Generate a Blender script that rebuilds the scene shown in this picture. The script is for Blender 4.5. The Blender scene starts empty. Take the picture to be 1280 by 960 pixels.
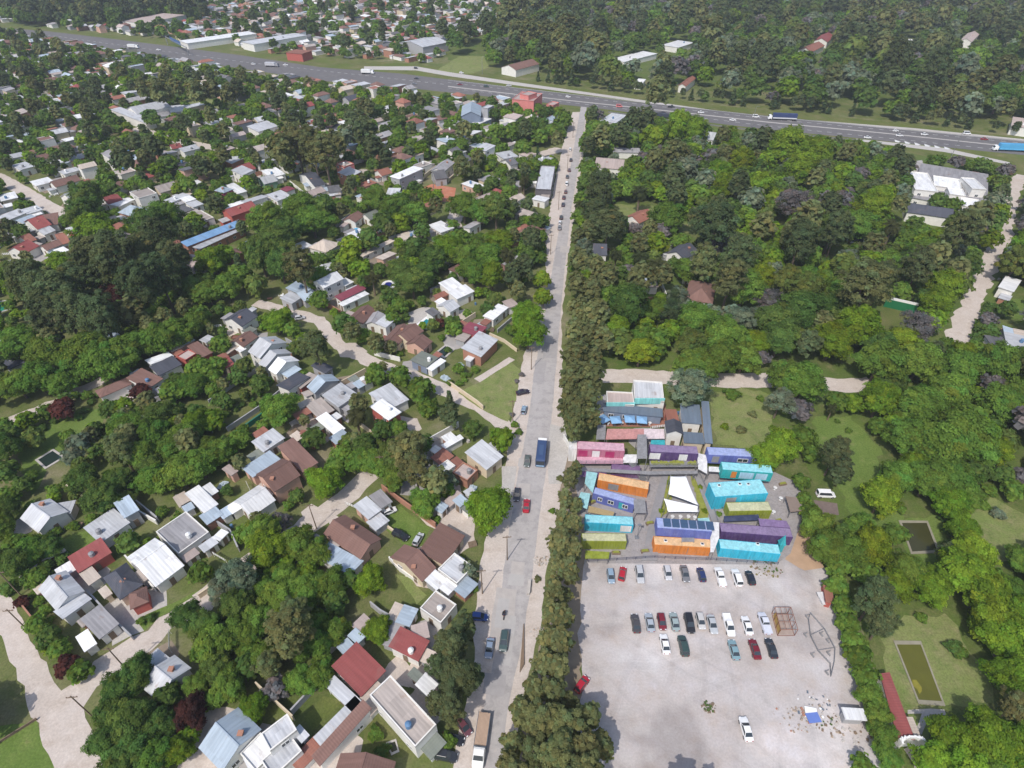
import bpy, bmesh, math, random
import numpy as np
from mathutils import Vector, Matrix

# ------------------------------------------------------------------ camera, sky, sun, exposure
SC = bpy.context.scene
COL = SC.collection
H, F, PITCH = 110.0, 746.0, math.radians(39.6)      # drone height, focal length in photo pixels, downward tilt
cam = bpy.data.cameras.new('camera')
cam_o = bpy.data.objects.new('camera', cam)
COL.objects.link(cam_o)
cam_o.location = (0, 0, H)
cam_o.rotation_euler = (math.pi / 2 - PITCH, 0, 0)
cam.sensor_width = 36.0
cam.lens = 36.0 * F / 1280.0
cam.clip_end = 8000
cam.clip_start = 0.5
SC.camera = cam_o

SUN_EL, SUN_AZ = math.radians(53), math.radians(30)   # shadows run away from the camera and to its right
SC.world = bpy.data.worlds.new('World')
SC.world.use_nodes = True
wn = SC.world.node_tree
bg = wn.nodes['Background']
sky = wn.nodes.new('ShaderNodeTexSky')
sky.sky_type = 'NISHITA'
sky.sun_disc = False
sky.sun_elevation = SUN_EL
sky.sun_rotation = math.pi + SUN_AZ
sky.air_density = 1.0
sky.dust_density = 2.0
wn.links.new(sky.outputs[0], bg.inputs[0])
bg.inputs[1].default_value = 0.15
sun = bpy.data.lights.new('sun', 'SUN')
sun.energy = 2.9
sun.angle = math.radians(0.53)
sun.color = (1.0, 0.955, 0.89)
sun_o = bpy.data.objects.new('sun', sun)
COL.objects.link(sun_o)
sd = Vector((math.sin(SUN_AZ) * math.cos(SUN_EL), math.cos(SUN_AZ) * math.cos(SUN_EL), -math.sin(SUN_EL)))
sun_o.rotation_euler = sd.to_track_quat('-Z', 'Y').to_euler()
SC.view_settings.view_transform = 'Standard'
SC.view_settings.look = 'None'
SC.view_settings.gamma = 1.0
SC.view_settings.use_curve_mapping = False
SC.view_settings.exposure = 0.2
try:
    SC.cycles.max_bounces = 5
    SC.cycles.diffuse_bounces = 3
    SC.cycles.glossy_bounces = 2
    SC.cycles.transmission_bounces = 3
    SC.cycles.transparent_max_bounces = 4
    SC.cycles.volume_bounces = 0
    SC.cycles.use_denoising = True
    SC.cycles.use_adaptive_sampling = True
except Exception:
    pass

rng = random.Random(7)
CP, SP = math.cos(PITCH), math.sin(PITCH)


def G(px, py, h=0.0):
    """surveyed photo pixel -> the place on the ground (or on the level h) it shows"""
    a, b = (px - 640.0) / F, (480.0 - py) / F
    d = Vector((a, b * SP + CP, b * CP - SP))
    t = (h - H) / d.z
    return Vector((d.x * t, d.y * t, h))


def depth(p):
    return p.y * CP + (H - p.z) * SP


def PX(p):
    dz = depth(p)
    return (640 + F * p.x / dz, 480 - F * ((p.y) * SP - (H - p.z) * CP) / dz)


def pts(s):
    return [tuple(float(v) for v in q.split(',')) for q in s.split()]


# ------------------------------------------------------------------ materials
MATS = {}


def nodes_of(name):
    m = bpy.data.materials.new(name)
    m.use_nodes = True
    nt = m.node_tree
    return m, nt, nt.nodes['Principled BSDF']


def N(nt, t, **kw):
    n = nt.nodes.new(t)
    for k, v in kw.items():
        if k in n.inputs.keys() if isinstance(k, str) else False:
            n.inputs[k].default_value = v
        else:
            setattr(n, k, v)
    return n


def noise(nt, vec, scale, detail=4.0, rough=0.6):
    n = nt.nodes.new('ShaderNodeTexNoise')
    n.inputs['Scale'].default_value = scale
    n.inputs['Detail'].default_value = detail
    n.inputs['Roughness'].default_value = rough
    nt.links.new(vec, n.inputs['Vector'])
    return n.outputs['Fac']


def ramp(nt, fac, *stops):
    r = nt.nodes.new('ShaderNodeValToRGB')
    e = r.color_ramp.elements
    while len(e) < len(stops):
        e.new(0.5)
    for el, (p, c) in zip(e, stops):
        el.position = p
        el.color = (c[0], c[1], c[2], 1) if not isinstance(c, (int, float)) else (c, c, c, 1)
    nt.links.new(fac, r.inputs[0])
    return r.outputs[0]


def mix(nt, fac, a, b, mode='MIX'):
    m = nt.nodes.new('ShaderNodeMix')
    m.data_type = 'RGBA'
    m.blend_type = mode
    for s, v in ((m.inputs[0], fac), (m.inputs[6], a), (m.inputs[7], b)):
        if hasattr(v, 'is_linked'):
            nt.links.new(v, s)
        elif isinstance(v, (int, float)):
            s.default_value = v if s == m.inputs[0] else (v, v, v, 1)
        else:
            s.default_value = (v[0], v[1], v[2], 1)
    return m.outputs[2]


def coord(nt, kind='Object'):
    return nt.nodes.new('ShaderNodeTexCoord').outputs[kind]


def mapped(nt, vec, scale):
    m = nt.nodes.new('ShaderNodeMapping')
    m.inputs['Scale'].default_value = scale
    nt.links.new(vec, m.inputs['Vector'])
    return m.outputs[0]


def plain(name, col, rough=0.6, var=0.15, scale=1.5, metal=0.0, spec=0.3):
    """a painted / cast surface with slight blotches"""
    if name in MATS:
        return MATS[name]
    m, nt, b = nodes_of(name)
    f = noise(nt, coord(nt), scale)
    c = mix(nt, f, [v * (1 - var) for v in col], [min(1, v * (1 + var)) for v in col])
    nt.links.new(c, b.inputs['Base Color'])
    b.inputs['Roughness'].default_value = rough
    b.inputs['Metallic'].default_value = metal
    b.inputs['Specular IOR Level'].default_value = spec
    MATS[name] = m
    return m


def ground_mat(name, stops1, stops2, s1, s2, fine=0.25, rough=0.95, speckle=None, s0=None, stops0=None):
    """two scales of blotches and a fine grain"""
    m, nt, b = nodes_of(name)
    co = coord(nt)
    c1 = ramp(nt, noise(nt, co, s1, 5, 0.65), *stops1)
    c2 = ramp(nt, noise(nt, co, s2, 6, 0.7), *stops2)
    f = ramp(nt, noise(nt, co, s1 * 2.7, 5, 0.7), (0.40, 0.0), (0.60, 1.0))
    c = mix(nt, f, c1, c2)
    if s0:
        f0 = ramp(nt, noise(nt, co, s0, 4, 0.6), *stops0)
        c = mix(nt, 1.0, c, f0, 'MULTIPLY')
    if name == 'gravel':                  # wheel tracks worn into the surface
        for sc, rot in ((0.055, 0.3), (0.04, 1.2), (0.07, 2.2)):
            mp = nt.nodes.new('ShaderNodeMapping'); mp.inputs['Rotation'].default_value = (0, 0, rot)
            nt.links.new(co, mp.inputs['Vector'])
            w = nt.nodes.new('ShaderNodeTexWave'); w.inputs['Scale'].default_value = sc; w.inputs['Distortion'].default_value = 9
            w.inputs['Detail'].default_value = 1.5; w.inputs['Detail Scale'].default_value = 0.6
            nt.links.new(mp.outputs[0], w.inputs['Vector'])
            tr = ramp(nt, w.outputs['Fac'], (0.0, 0.92), (0.05, 0.94), (0.10, 1.0), (0.14, 1.0), (0.17, 0.94), (0.24, 1.0))
            c = mix(nt, ramp(nt, noise(nt, co, 0.09, 2), (0.4, 0.0), (0.6, 1.0)), c, mix(nt, 1.0, c, tr, 'MULTIPLY'))
    g = ramp(nt, noise(nt, co, 2.6, 3, 0.7), (0.3, 1 - fine), (0.7, 1 + fine))
    c = mix(nt, 1.0, c, g, 'MULTIPLY')
    nt.links.new(c, b.inputs['Base Color'])
    b.inputs['Roughness'].default_value = rough
    b.inputs['Specular IOR Level'].default_value = 0.1
    MATS[name] = m
    return m


GRASS_A, GRASS_B, GRASS_C = (0.095, 0.155, 0.03), (0.145, 0.195, 0.05), (0.21, 0.195, 0.085)
DIRT_A, DIRT_B = (0.46, 0.395, 0.345), (0.555, 0.495, 0.45)
ground_mat('town_ground', [(0.32, (0.065, 0.095, 0.022)), (0.50, (0.11, 0.14, 0.04)), (0.68, (0.25, 0.21, 0.14))],
           [(0.35, (0.08, 0.115, 0.024)), (0.65, (0.19, 0.175, 0.085))], 0.035, 0.15)
ground_mat('lawn', [(0.3, GRASS_A), (0.7, GRASS_B)], [(0.35, GRASS_A), (0.6, GRASS_B), (0.75, GRASS_C)], 0.06, 0.3)
ground_mat('dry_lawn', [(0.3, (0.155, 0.205, 0.058)), (0.7, (0.225, 0.24, 0.09))], [(0.35, (0.11, 0.16, 0.04)), (0.7, (0.27, 0.24, 0.125))], 0.08, 0.4)
ground_mat('verge_grass', [(0.3, (0.085, 0.12, 0.025)), (0.7, (0.13, 0.155, 0.04))], [(0.35, (0.09, 0.11, 0.03)), (0.7, (0.19, 0.17, 0.08))], 0.02, 0.1)
ground_mat('dirt', [(0.3, DIRT_A), (0.7, DIRT_B)], [(0.3, (0.41, 0.34, 0.285)), (0.7, (0.60, 0.535, 0.485))], 0.09, 0.5, 0.12)
ground_mat('gravel', [(0.28, (0.41, 0.37, 0.35)), (0.5, (0.49, 0.455, 0.44)), (0.72, (0.59, 0.565, 0.56))],
           [(0.3, (0.45, 0.385, 0.34)), (0.7, (0.53, 0.505, 0.52))], 0.06, 0.2, 0.10, s0=0.042, stops0=[(0.36, (0.68, 0.66, 0.65)), (0.46, (0.94, 0.92, 0.90)), (0.55, (0.97, 0.97, 0.97)), (0.64, (1.18, 1.17, 1.16))])
ground_mat('asphalt', [(0.3, (0.355, 0.33, 0.32)), (0.7, (0.42, 0.395, 0.385))], [(0.3, (0.33, 0.315, 0.31)), (0.62, (0.42, 0.39, 0.375)), (0.75, (0.5, 0.44, 0.39))], 0.12, 0.5, 0.07, s0=0.5, stops0=[(0.40, 0.90), (0.5, 1.0)])
ground_mat('highway_asphalt', [(0.3, (0.125, 0.12, 0.125)), (0.7, (0.16, 0.152, 0.152))], [(0.3, (0.12, 0.115, 0.12)), (0.7, (0.19, 0.18, 0.175))], 0.02, 0.3, 0.08)
ground_mat('concrete', [(0.3, (0.40, 0.375, 0.345)), (0.7, (0.5, 0.47, 0.44))], [(0.3, (0.36, 0.34, 0.32)), (0.7, (0.52, 0.49, 0.46))], 0.2, 1.0, 0.12)
ground_mat('deck_boards', [(0.3, (0.27, 0.25, 0.25)), (0.7, (0.34, 0.32, 0.32))], [(0.3, (0.23, 0.21, 0.205)), (0.7, (0.38, 0.345, 0.33))], 0.3, 1.2, 0.12)
ground_mat('wood_floor', [(0.3, (0.07, 0.115, 0.024)), (0.7, (0.115, 0.155, 0.036))], [(0.35, (0.07, 0.11, 0.024)), (0.7, (0.17, 0.165, 0.07))], 0.05, 0.3)
ground_mat('clay', [(0.3, (0.38, 0.13, 0.075)), (0.7, (0.48, 0.2, 0.12))], [(0.3, (0.36, 0.12, 0.07)), (0.7, (0.5, 0.26, 0.18))], 0.1, 0.4, 0.1)

ROOF = {'W': ((0.80, 0.80, 0.80), 'white'), 'L': ((0.50, 0.51, 0.53), 'light grey'), 'B': ((0.40, 0.475, 0.55), 'pale blue-grey'),
        'G': ((0.33, 0.32, 0.33), 'grey'), 'S': ((0.075, 0.08, 0.10), 'dark slate'), 'R': ((0.28, 0.08, 0.075), 'red'),
        'N': ((0.20, 0.115, 0.095), 'brown tile'), 'T': ((0.30, 0.13, 0.095), 'terracotta tile'), 'P': ((0.45, 0.37, 0.34), 'pinkish concrete'),
        'M': ((0.24, 0.06, 0.085), 'maroon'), 'C': ((0.55, 0.47, 0.40), 'tan'), 'U': ((0.40, 0.35, 0.32), 'rust-stained'),
        'K': ((0.14, 0.14, 0.15), 'charcoal'), 'Y': ((0.20, 0.22, 0.19), 'mossy grey'), 'A': ((0.17, 0.30, 0.48), 'blue'), 'D': ((0.125, 0.16, 0.205), 'blue slate')}
RUST = (0.24, 0.13, 0.08)


def roof_mat(code):
    name = 'roof_' + ROOF[code][1].replace(' ', '_').replace('-', '_')
    if name in MATS:
        return MATS[name]
    col = ROOF[code][0]
    m, nt, b = nodes_of(name)
    uv = coord(nt, 'UV')
    oi = nt.nodes.new('ShaderNodeObjectInfo')
    co = nt.nodes.new('ShaderNodeVectorMath'); co.operation = 'ADD'
    nt.links.new(uv, co.inputs[0])
    sc = nt.nodes.new('ShaderNodeVectorMath'); sc.operation = 'SCALE'
    sc.inputs[0].default_value = (37, 91, 13)
    nt.links.new(oi.outputs['Random'], sc.inputs['Scale'])
    nt.links.new(sc.outputs[0], co.inputs[1])
    v = co.outputs[0]
    streak = noise(nt, mapped(nt, v, (1.3, 0.12, 1)), 1.0, 4, 0.65)
    blotch = noise(nt, v, 0.28, 5, 0.65)
    c = mix(nt, ramp(nt, streak, (0.3, 0.0), (0.7, 1.0)), [x * 0.80 for x in col], [min(0.85, x * 1.10) for x in col])
    c = mix(nt, ramp(nt, blotch, (0.55, 0.0), (0.75, 0.55)), c, [x * 0.6 + 0.4 * r for x, r in zip(col, (0.26, 0.2, 0.17))])
    rust = noise(nt, mapped(nt, v, (0.5, 0.22, 1)), 1.0, 5, 0.7)
    c = mix(nt, ramp(nt, rust, (0.60, 0.0), (0.74, 0.6 if code in 'LUGWB' else 0.3)), c, RUST)
    # sheet or tile-course seams, painted only by their shape
    w = nt.nodes.new('ShaderNodeTexWave')
    w.wave_type = 'BANDS'; w.bands_direction = 'X' if code in 'WLBGKUA' else 'Y'
    w.inputs['Scale'].default_value = 0.45 if code in 'WLBGKUA' else 0.7
    w.inputs['Distortion'].default_value = 0.4
    nt.links.new(uv, w.inputs['Vector'])
    c = mix(nt, 1.0, c, ramp(nt, w.outputs['Fac'], (0.0, 0.94), (0.3, 1.0)), 'MULTIPLY')
    if code in 'WLBGKUA':                 # single sheets, some newer, some older
        fl = nt.nodes.new('ShaderNodeVectorMath'); fl.operation = 'FLOOR'
        nt.links.new(mapped(nt, v, (0.9, 0.28, 1)), fl.inputs[0])
        wh = nt.nodes.new('ShaderNodeTexWhiteNoise'); nt.links.new(fl.outputs[0], wh.inputs['Vector'])
        c = mix(nt, 1.0, c, ramp(nt, wh.outputs['Value'], (0.0, 0.86), (0.25, 0.97), (0.8, 1.03), (1.0, 1.08)), 'MULTIPLY')
    t = ramp(nt, oi.outputs['Random'], (0.0, 0.82), (1.0, 1.12))
    c = mix(nt, 1.0, c, t, 'MULTIPLY')
    nt.links.new(c, b.inputs['Base Color'])
    b.inputs['Roughness'].default_value = 0.55 if code in 'WLBA' else 0.8
    b.inputs['Specular IOR Level'].default_value = 0.25
    bump = nt.nodes.new('ShaderNodeBump')
    bump.inputs['Strength'].default_value = 0.35
    bump.inputs['Distance'].default_value = 0.06
    nt.links.new(w.outputs['Fac'], bump.inputs['Height'])
    nt.links.new(bump.outputs[0], b.inputs['Normal'])
    MATS[name] = m
    return m


WALLC = {'w': (0.72, 0.70, 0.66), 'c': (0.62, 0.52, 0.38), 'b': (0.38, 0.19, 0.13), 'g': (0.36, 0.36, 0.37), 'p': (0.58, 0.36, 0.28),
         'd': (0.13, 0.12, 0.13), 't': (0.16, 0.27, 0.2), 'r': (0.42, 0.11, 0.09), 'u': (0.2, 0.24, 0.32), 'm': (0.3, 0.06, 0.12), 'k': (0.62, 0.22, 0.2)}


def wall_mat(code):
    name = 'wall_' + {'w': 'whitewash', 'c': 'cream_render', 'b': 'brick', 'g': 'grey_render', 'p': 'salmon_render', 'd': 'dark_cladding', 't': 'green_paint',
                      'r': 'red_brick', 'u': 'blue_grey_paint', 'm': 'magenta_paint', 'k': 'coral_render'}[code]
    return plain(name, WALLC[code], 0.85, 0.2, 0.8)


GLASS = plain('window_glass', (0.035, 0.045, 0.055), 0.08, 0.1, 1.0, 0.0, 0.6)
TIMBER = plain('weathered_timber', (0.20, 0.145, 0.10), 0.9, 0.3, 2.0)
STEEL = plain('grey_steel', (0.33, 0.33, 0.34), 0.45, 0.15, 2.0, 0.6)
RUSTY = plain('rusty_steel', (0.22, 0.10, 0.07), 0.8, 0.3, 2.0)
RUBBER = plain('black_rubber', (0.02, 0.02, 0.02), 0.8, 0.1)
WHITE = plain('white_paint', (0.78, 0.78, 0.77), 0.5, 0.06)
BARK = plain('bark', (0.13, 0.10, 0.075), 0.95, 0.35, 2.0)
PALMBARK = plain('palm_bark', (0.17, 0.13, 0.09), 0.95, 0.3, 3.0)
WATERG = None


def water(name, col, rough=0.12):
    m, nt, b = nodes_of(name)
    f = noise(nt, coord(nt), 0.35, 4)
    c = mix(nt, f, [v * 0.8 for v in col], [v * 1.25 for v in col])
    nt.links.new(c, b.inputs['Base Color'])
    b.inputs['Roughness'].default_value = rough
    b.inputs['Specular IOR Level'].default_value = 0.5
    bump = nt.nodes.new('ShaderNodeBump'); bump.inputs['Strength'].default_value = 0.05
    nt.links.new(noise(nt, coord(nt), 2.0, 3), bump.inputs['Height'])
    nt.links.new(bump.outputs[0], b.inputs['Normal'])
    MATS[name] = m
    return m


def foliage_mat(name, per_object=True):
    """leaf colour = the tree's own hue (object colour) x the leaf clump's tint"""
    m = bpy.data.materials.new(name)
    m.use_nodes = True
    nt = m.node_tree
    nt.nodes.clear()
    out = nt.nodes.new('ShaderNodeOutputMaterial')
    at = nt.nodes.new('ShaderNodeAttribute'); at.attribute_name = 'tint'
    if per_object:
        oi = nt.nodes.new('ShaderNodeObjectInfo')
        c = mix(nt, 1.0, oi.outputs['Color'], at.outputs['Color'], 'MULTIPLY')
    else:
        c = at.outputs['Color']
    d = nt.nodes.new('ShaderNodeBsdfDiffuse')
    t = nt.nodes.new('ShaderNodeBsdfTranslucent')
    nt.links.new(c, d.inputs[0])
    c2 = mix(nt, 1.0, c, (1.1, 1.15, 0.55), 'MULTIPLY')
    nt.links.new(c2, t.inputs[0])
    ms = nt.nodes.new('ShaderNodeMixShader'); ms.inputs[0].default_value = 0.5
    nt.links.new(d.outputs[0], ms.inputs[1]); nt.links.new(t.outputs[0], ms.inputs[2])
    nt.links.new(ms.outputs[0], out.inputs[0])
    MATS[name] = m
    return m


FOLIAGE = foliage_mat('leaves')
FOLIAGE_FAR = foliage_mat('distant_leaves', False)


def object_colour_paint(name, rough=0.3):
    m, nt, b = nodes_of(name)
    oi = nt.nodes.new('ShaderNodeObjectInfo')
    f = noise(nt, coord(nt), 2.0, 3)
    c = mix(nt, 1.0, oi.outputs['Color'], ramp(nt, f, (0.3, 0.92), (0.7, 1.06)), 'MULTIPLY')
    nt.links.new(c, b.inputs['Base Color'])
    b.inputs['Roughness'].default_value = rough
    b.inputs['Coat Weight'].default_value = 0.3
    MATS[name] = m
    return m


CARPAINT = object_colour_paint('car_paint', 0.32)
MATTEPAINT = object_colour_paint('matte_paint', 0.7)

# ------------------------------------------------------------------ object helpers
USED = {}


def link(name, data, parent=None):
    o = bpy.data.objects.new(name, data)
    COL.objects.link(o)
    if parent is not None:
        o.parent = parent
    return o


def tag(o, label=None, cat=None, group=None, kind=None):
    if label:
        o['label'] = label
    if cat:
        o['category'] = cat
    if group:
        o['group'] = group
    if kind:
        o['kind'] = kind
    return o


def empty(name, loc, rz=0.0):
    o = link(name, None)
    o.location = loc
    o.rotation_euler = (0, 0, rz)
    o.empty_display_size = 0.5
    return o


class MB:
    """collects polygons for one mesh"""

    def __init__(self):
        self.v, self.f, self.uv, self.mi = [], [], [], []

    def poly(self, ps, uv=None, mi=0):
        n = len(self.v)
        self.v += [tuple(p) for p in ps]
        self.f.append(list(range(n, n + len(ps))))
        self.uv.append(uv)
        self.mi.append(mi)

    def box(self, c, s, rz=0.0, mi=0, taper=1.0):
        cx, cy, cz = c
        hx, hy, hz = s[0] / 2, s[1] / 2, s[2] / 2
        co, si = math.cos(rz), math.sin(rz)
        P = []
        for dz, k in ((-hz, 1.0), (hz, taper)):
            for dx, dy in ((-hx, -hy), (hx, -hy), (hx, hy), (-hx, hy)):
                x, y = dx * k, dy * k
                P.append((cx + x * co - y * si, cy + x * si + y * co, cz + dz))
        for q in ((3, 2, 1, 0), (4, 5, 6, 7), (0, 1, 5, 4), (1, 2, 6, 5), (2, 3, 7, 6), (3, 0, 4, 7)):
            self.poly([P[i] for i in q], mi=mi)

    def tube(self, a, b, r0, r1=None, n=8, mi=0, cap=True):
        a, b = Vector(a), Vector(b)
        r1 = r0 if r1 is None else r1
        d = (b - a).normalized()
        x = d.orthogonal().normalized()
        y = d.cross(x)
        A = [a + (x * math.cos(t) + y * math.sin(t)) * r0 for t in [2 * math.pi * i / n for i in range(n)]]
        B = [b + (x * math.cos(t) + y * math.sin(t)) * r1 for t in [2 * math.pi * i / n for i in range(n)]]
        for i in range(n):
            j = (i + 1) % n
            self.poly([A[i], A[j], B[j], B[i]], mi=mi)
        if cap:
            self.poly(A[::-1], mi=mi)
            self.poly(B, mi=mi)

    def prism(self, ps, z0, z1, mi=0):
        n = len(ps)
        area = sum(ps[i][0] * ps[(i + 1) % n][1] - ps[(i + 1) % n][0] * ps[i][1] for i in range(n))
        if area < 0:
            ps = ps[::-1]
        self.poly([(p[0], p[1], z1) for p in ps], [(p[0], p[1]) for p in ps], mi=mi)
        self.poly([(p[0], p[1], z0) for p in ps[::-1]], mi=mi)
        for i in range(n):
            a, b = ps[i], ps[(i + 1) % n]
            self.poly([(a[0], a[1], z0), (b[0], b[1], z0), (b[0], b[1], z1), (a[0], a[1], z1)], mi=mi)

    def mesh(self, name, mats):
        me = bpy.data.meshes.new(name)
        me.from_pydata(self.v, [], self.f)
        ul = me.uv_layers.new(name='UVMap')
        li = 0
        flat = []
        for f, uv in zip(self.f, self.uv):
            for k in range(len(f)):
                flat += list(uv[k]) if uv else [self.v[f[k]][0] + self.v[f[k]][1] * 0.6, self.v[f[k]][2]]
        ul.data.foreach_set('uv', flat)
        me.polygons.foreach_set('material_index', self.mi)
        for m in (mats if isinstance(mats, (list, tuple)) else [mats]):
            me.materials.append(m)
        me.update()
        return me

    def build(self, name, mats, parent=None, weld=False):
        me = self.mesh(name, mats)
        if weld:
            bm = bmesh.new(); bm.from_mesh(me)
            bmesh.ops.remove_doubles(bm, verts=bm.verts, dist=1e-4)
            bm.to_mesh(me); bm.free()
        return link(name, me, parent)


def copy_tree(o, parent=None):
    c = o.copy()
    COL.objects.link(c)
    c.parent = parent
    for ch in list(o.children):
        copy_tree(ch, c)
    return c


def tint(o, col):
    o.color = (col[0], col[1], col[2], 1)
    for c in o.children:
        tint(c, col)


# ------------------------------------------------------------------ flat surfaces of the setting
BLOCK = []            # ground polygons that nothing grows on: (points, bounding box)


def block(ps):
    xs, ys = [p[0] for p in ps], [p[1] for p in ps]
    BLOCK.append(([(p[0], p[1]) for p in ps], (min(xs), min(ys), max(xs), max(ys))))


def inside(x, y, ps):
    r = False
    j = len(ps) - 1
    for i in range(len(ps)):
        xi, yi = ps[i]; xj, yj = ps[j]
        if (yi > y) != (yj > y) and x < (xj - xi) * (y - yi) / (yj - yi) + xi:
            r = not r
        j = i
    return r


def blocked(x, y, m=0.0):
    for ps, bb in BLOCK:
        if bb[0] - m < x < bb[2] + m and bb[1] - m < y < bb[3] + m:
            if inside(x, y, ps):
                return True
            if m > 0:
                for k in range(6):
                    a = k * math.pi / 3
                    if inside(x + m * math.cos(a), y + m * math.sin(a), ps):
                        return True
    return False


def rough_edge(ps, jit, step=2.0):
    out = []
    n = len(ps)
    for i in range(n):
        a, b = Vector(ps[i][:2]), Vector(ps[(i + 1) % n][:2])
        L = (b - a).length
        k = max(1, min(60, int(L / step)))
        for j in range(k):
            p = a.lerp(b, j / k)
            out.append((p.x + rng.uniform(-jit, jit), p.y + rng.uniform(-jit, jit)))
    return out


def sheet(name, ps, z, mat, jit=0.0, keep_clear=True, kind='structure', label=None, cat=None, step=2.0):
    """one flat patch of the ground; ps are ground points"""
    if keep_clear:
        block(ps)
    if jit > 0:
        ps = rough_edge(ps, jit, step)
    me = bpy.data.meshes.new(name)
    bm = bmesh.new()
    vs = [bm.verts.new((p[0], p[1], z)) for p in ps]
    f = bm.faces.new(vs)
    f.normal_update()
    if f.normal.z < 0:
        f.normal_flip()
    bmesh.ops.triangulate(bm, faces=[f])
    bm.to_mesh(me); bm.free()
    me.materials.append(mat)
    o = link(name, me)
    tag(o, label, cat, kind=kind)
    return o


def patch(name, s, z, mat, **kw):
    return sheet(name, [G(*p) for p in pts(s)], z, mat, **kw)


def ribbon_pts(ps, w):
    L, R = [], []
    for i, p in enumerate(ps):
        a = ps[max(0, i - 1)]; b = ps[min(len(ps) - 1, i + 1)]
        d = Vector((b[0] - a[0], b[1] - a[1])).normalized()
        n = Vector((-d.y, d.x)) * w / 2
        L.append((p[0] + n.x, p[1] + n.y)); R.append((p[0] - n.x, p[1] - n.y))
    return L + R[::-1]


def lane(name, s, w, z, mat, **kw):
    return sheet(name, ribbon_pts([G(*p) for p in pts(s)], w), z, mat, **kw)

# ------------------------------------------------------------------ the ground and its surfaces
M_ = MATS
sheet('ground', [(-2100, -280), (2100, -280), (2100, 2350), (-2100, 2350)], 0.0, M_['town_ground'], keep_clear=False)
# the wooded estates right of the road and beyond the motorway
patch('woodland_floor', '735,140 1275,196 1400,330 1500,960 1130,960 1050,690 1000,560 760,470 716,440 712,300', 0.012, M_['wood_floor'], keep_clear=False)
patch('woodland_floor', '560,75 1400,160 1400,-60 700,-40 560,20', 0.012, M_['wood_floor'], keep_clear=False)
patch('woodland_floor', '20,40 250,30 260,5 180,-40 0,-40 0,20', 0.012, M_['wood_floor'], keep_clear=False)
# main road
patch('dirt_shoulder', '560,985 590,850 594,770 601,700 616,640 628,600 638,545 646,490 654,450 671,380 682,350 683,290 691,240 704,180 716,140 733,140 731,180 719,260 709,330 702,400 703,460 702,520 712,560 708,600 698,640 682,720 672,800 655,870 640,985', 0.015, M_['dirt'], jit=0.35)
patch('road', '588,985 606,880 622,800 632,690 646,600 658,540 669,460 689,345 703,262 718,180 727,128 734,128 728,180 714,262 705,345 695,460 688,540 683,585 673,655 668,700 655,790 636,880 622,985', 0.03, M_['asphalt'], jit=0.12)
patch('dirt_verge', '704,560 716,572 722,600 733,690 730,760 727,850 722,905 700,1000 640,1000 660,880 684,760 694,690 700,620', 0.02, plain('leaf_litter', (0.25, 0.20, 0.145), 0.95, 0.35, 0.6), jit=0.5, keep_clear=False)
for k_ in range(16):                                          # repairs and slabs in the carriageway
    y_ = rng.uniform(300, 900); f_ = (y_ - 128) / 752.0
    x_ = 731 + (613 - 731) * f_ + rng.uniform(-.6, .6) * (4 + 14 * f_)
    p_ = G(x_, y_); w_, l_ = rng.uniform(.8, 2.2), rng.uniform(1.2, 7)
    a_ = -0.115
    q_ = [(p_.x + dx * math.cos(a_) - dy * math.sin(a_), p_.y + dx * math.sin(a_) + dy * math.cos(a_)) for dx, dy in ((-w_, -l_), (w_, -l_), (w_, l_), (-w_, l_))]
    sheet('road_patch', q_, 0.034 + 0.0005 * k_, plain(*rng.choice((('dark_patch', (.335, .315, .31), .95, .2, .8), ('pale_patch', (.41, .39, .375), .95, .15, .8), ('dusty_patch', (.415, .38, .355), .95, .2, .8)))), jit=.12)
patch('pavement', '688,530 706,535 712,560 702,605 686,605 684,570', 0.05, M_['concrete'])
patch('pavement', '627,583 646,583 641,620 628,620', 0.045, M_['concrete'])
# dirt lanes
patch('dirt_lane', '-60,700 0,735 18,755 35,790 58,830 74,862 100,846 138,812 165,796 185,786 210,765 255,738 275,745 262,765 215,788 205,802 160,832 122,858 104,885 128,945 150,1000 75,1000 60,945 45,905 22,850 0,795 -60,760', 0.02, M_['dirt'], jit=0.5)
lane('dirt_lane', '250,755 310,705 385,657 440,616 463,590 500,560', 5.4, 0.018, M_['dirt'], jit=0.4)
patch('driveway', '376,640 390,630 400,636 390,660 382,658', 0.024, M_['dirt'], jit=0.3)
lane('dirt_lane', '320,378 345,385 398,400 425,432 470,455 515,470 548,484 600,508 652,548', 4.6, 0.018, M_['dirt'], jit=0.4)
patch('driveway', '417,430 446,428 458,440 442,448 425,446', 0.024, M_['dirt'], jit=0.4)
lane('dirt_lane', '-40,545 0,530 60,508 130,474', 4.0, 0.018, M_['dirt'], jit=0.6)
lane('dirt_lane', '745,470 795,470 900,476 960,475 1060,482 1092,480', 6.5, 0.018, M_['dirt'], jit=0.4)
lane('dirt_lane', '1280,215 1266,240 1252,300 1226,350 1209,392 1190,440', 6.2, 0.018, M_['dirt'], jit=0.8)
lane('dirt_lane', '-20,215 0,222 40,245 60,258 92,274', 6.5, 0.018, M_['dirt'], jit=0.4)
lane('dirt_lane', '168,160 230,178 270,185 330,192', 7.0, 0.018, M_['dirt'], jit=0.4)
lane('dirt_lane', '290,190 330,175 400,150', 6.0, 0.017, M_['dirt'], jit=0.4)
lane('garden_path', '596,476 606,470 640,448', 2.2, 0.017, M_['dirt'], jit=0.2)
lane('garden_path', '640,205 700,186', 8, 0.017, M_['dirt'], jit=0.6)
lane('garden_path', '566,285 572,262 580,250', 7, 0.017, M_['dirt'], jit=0.6)
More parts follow.
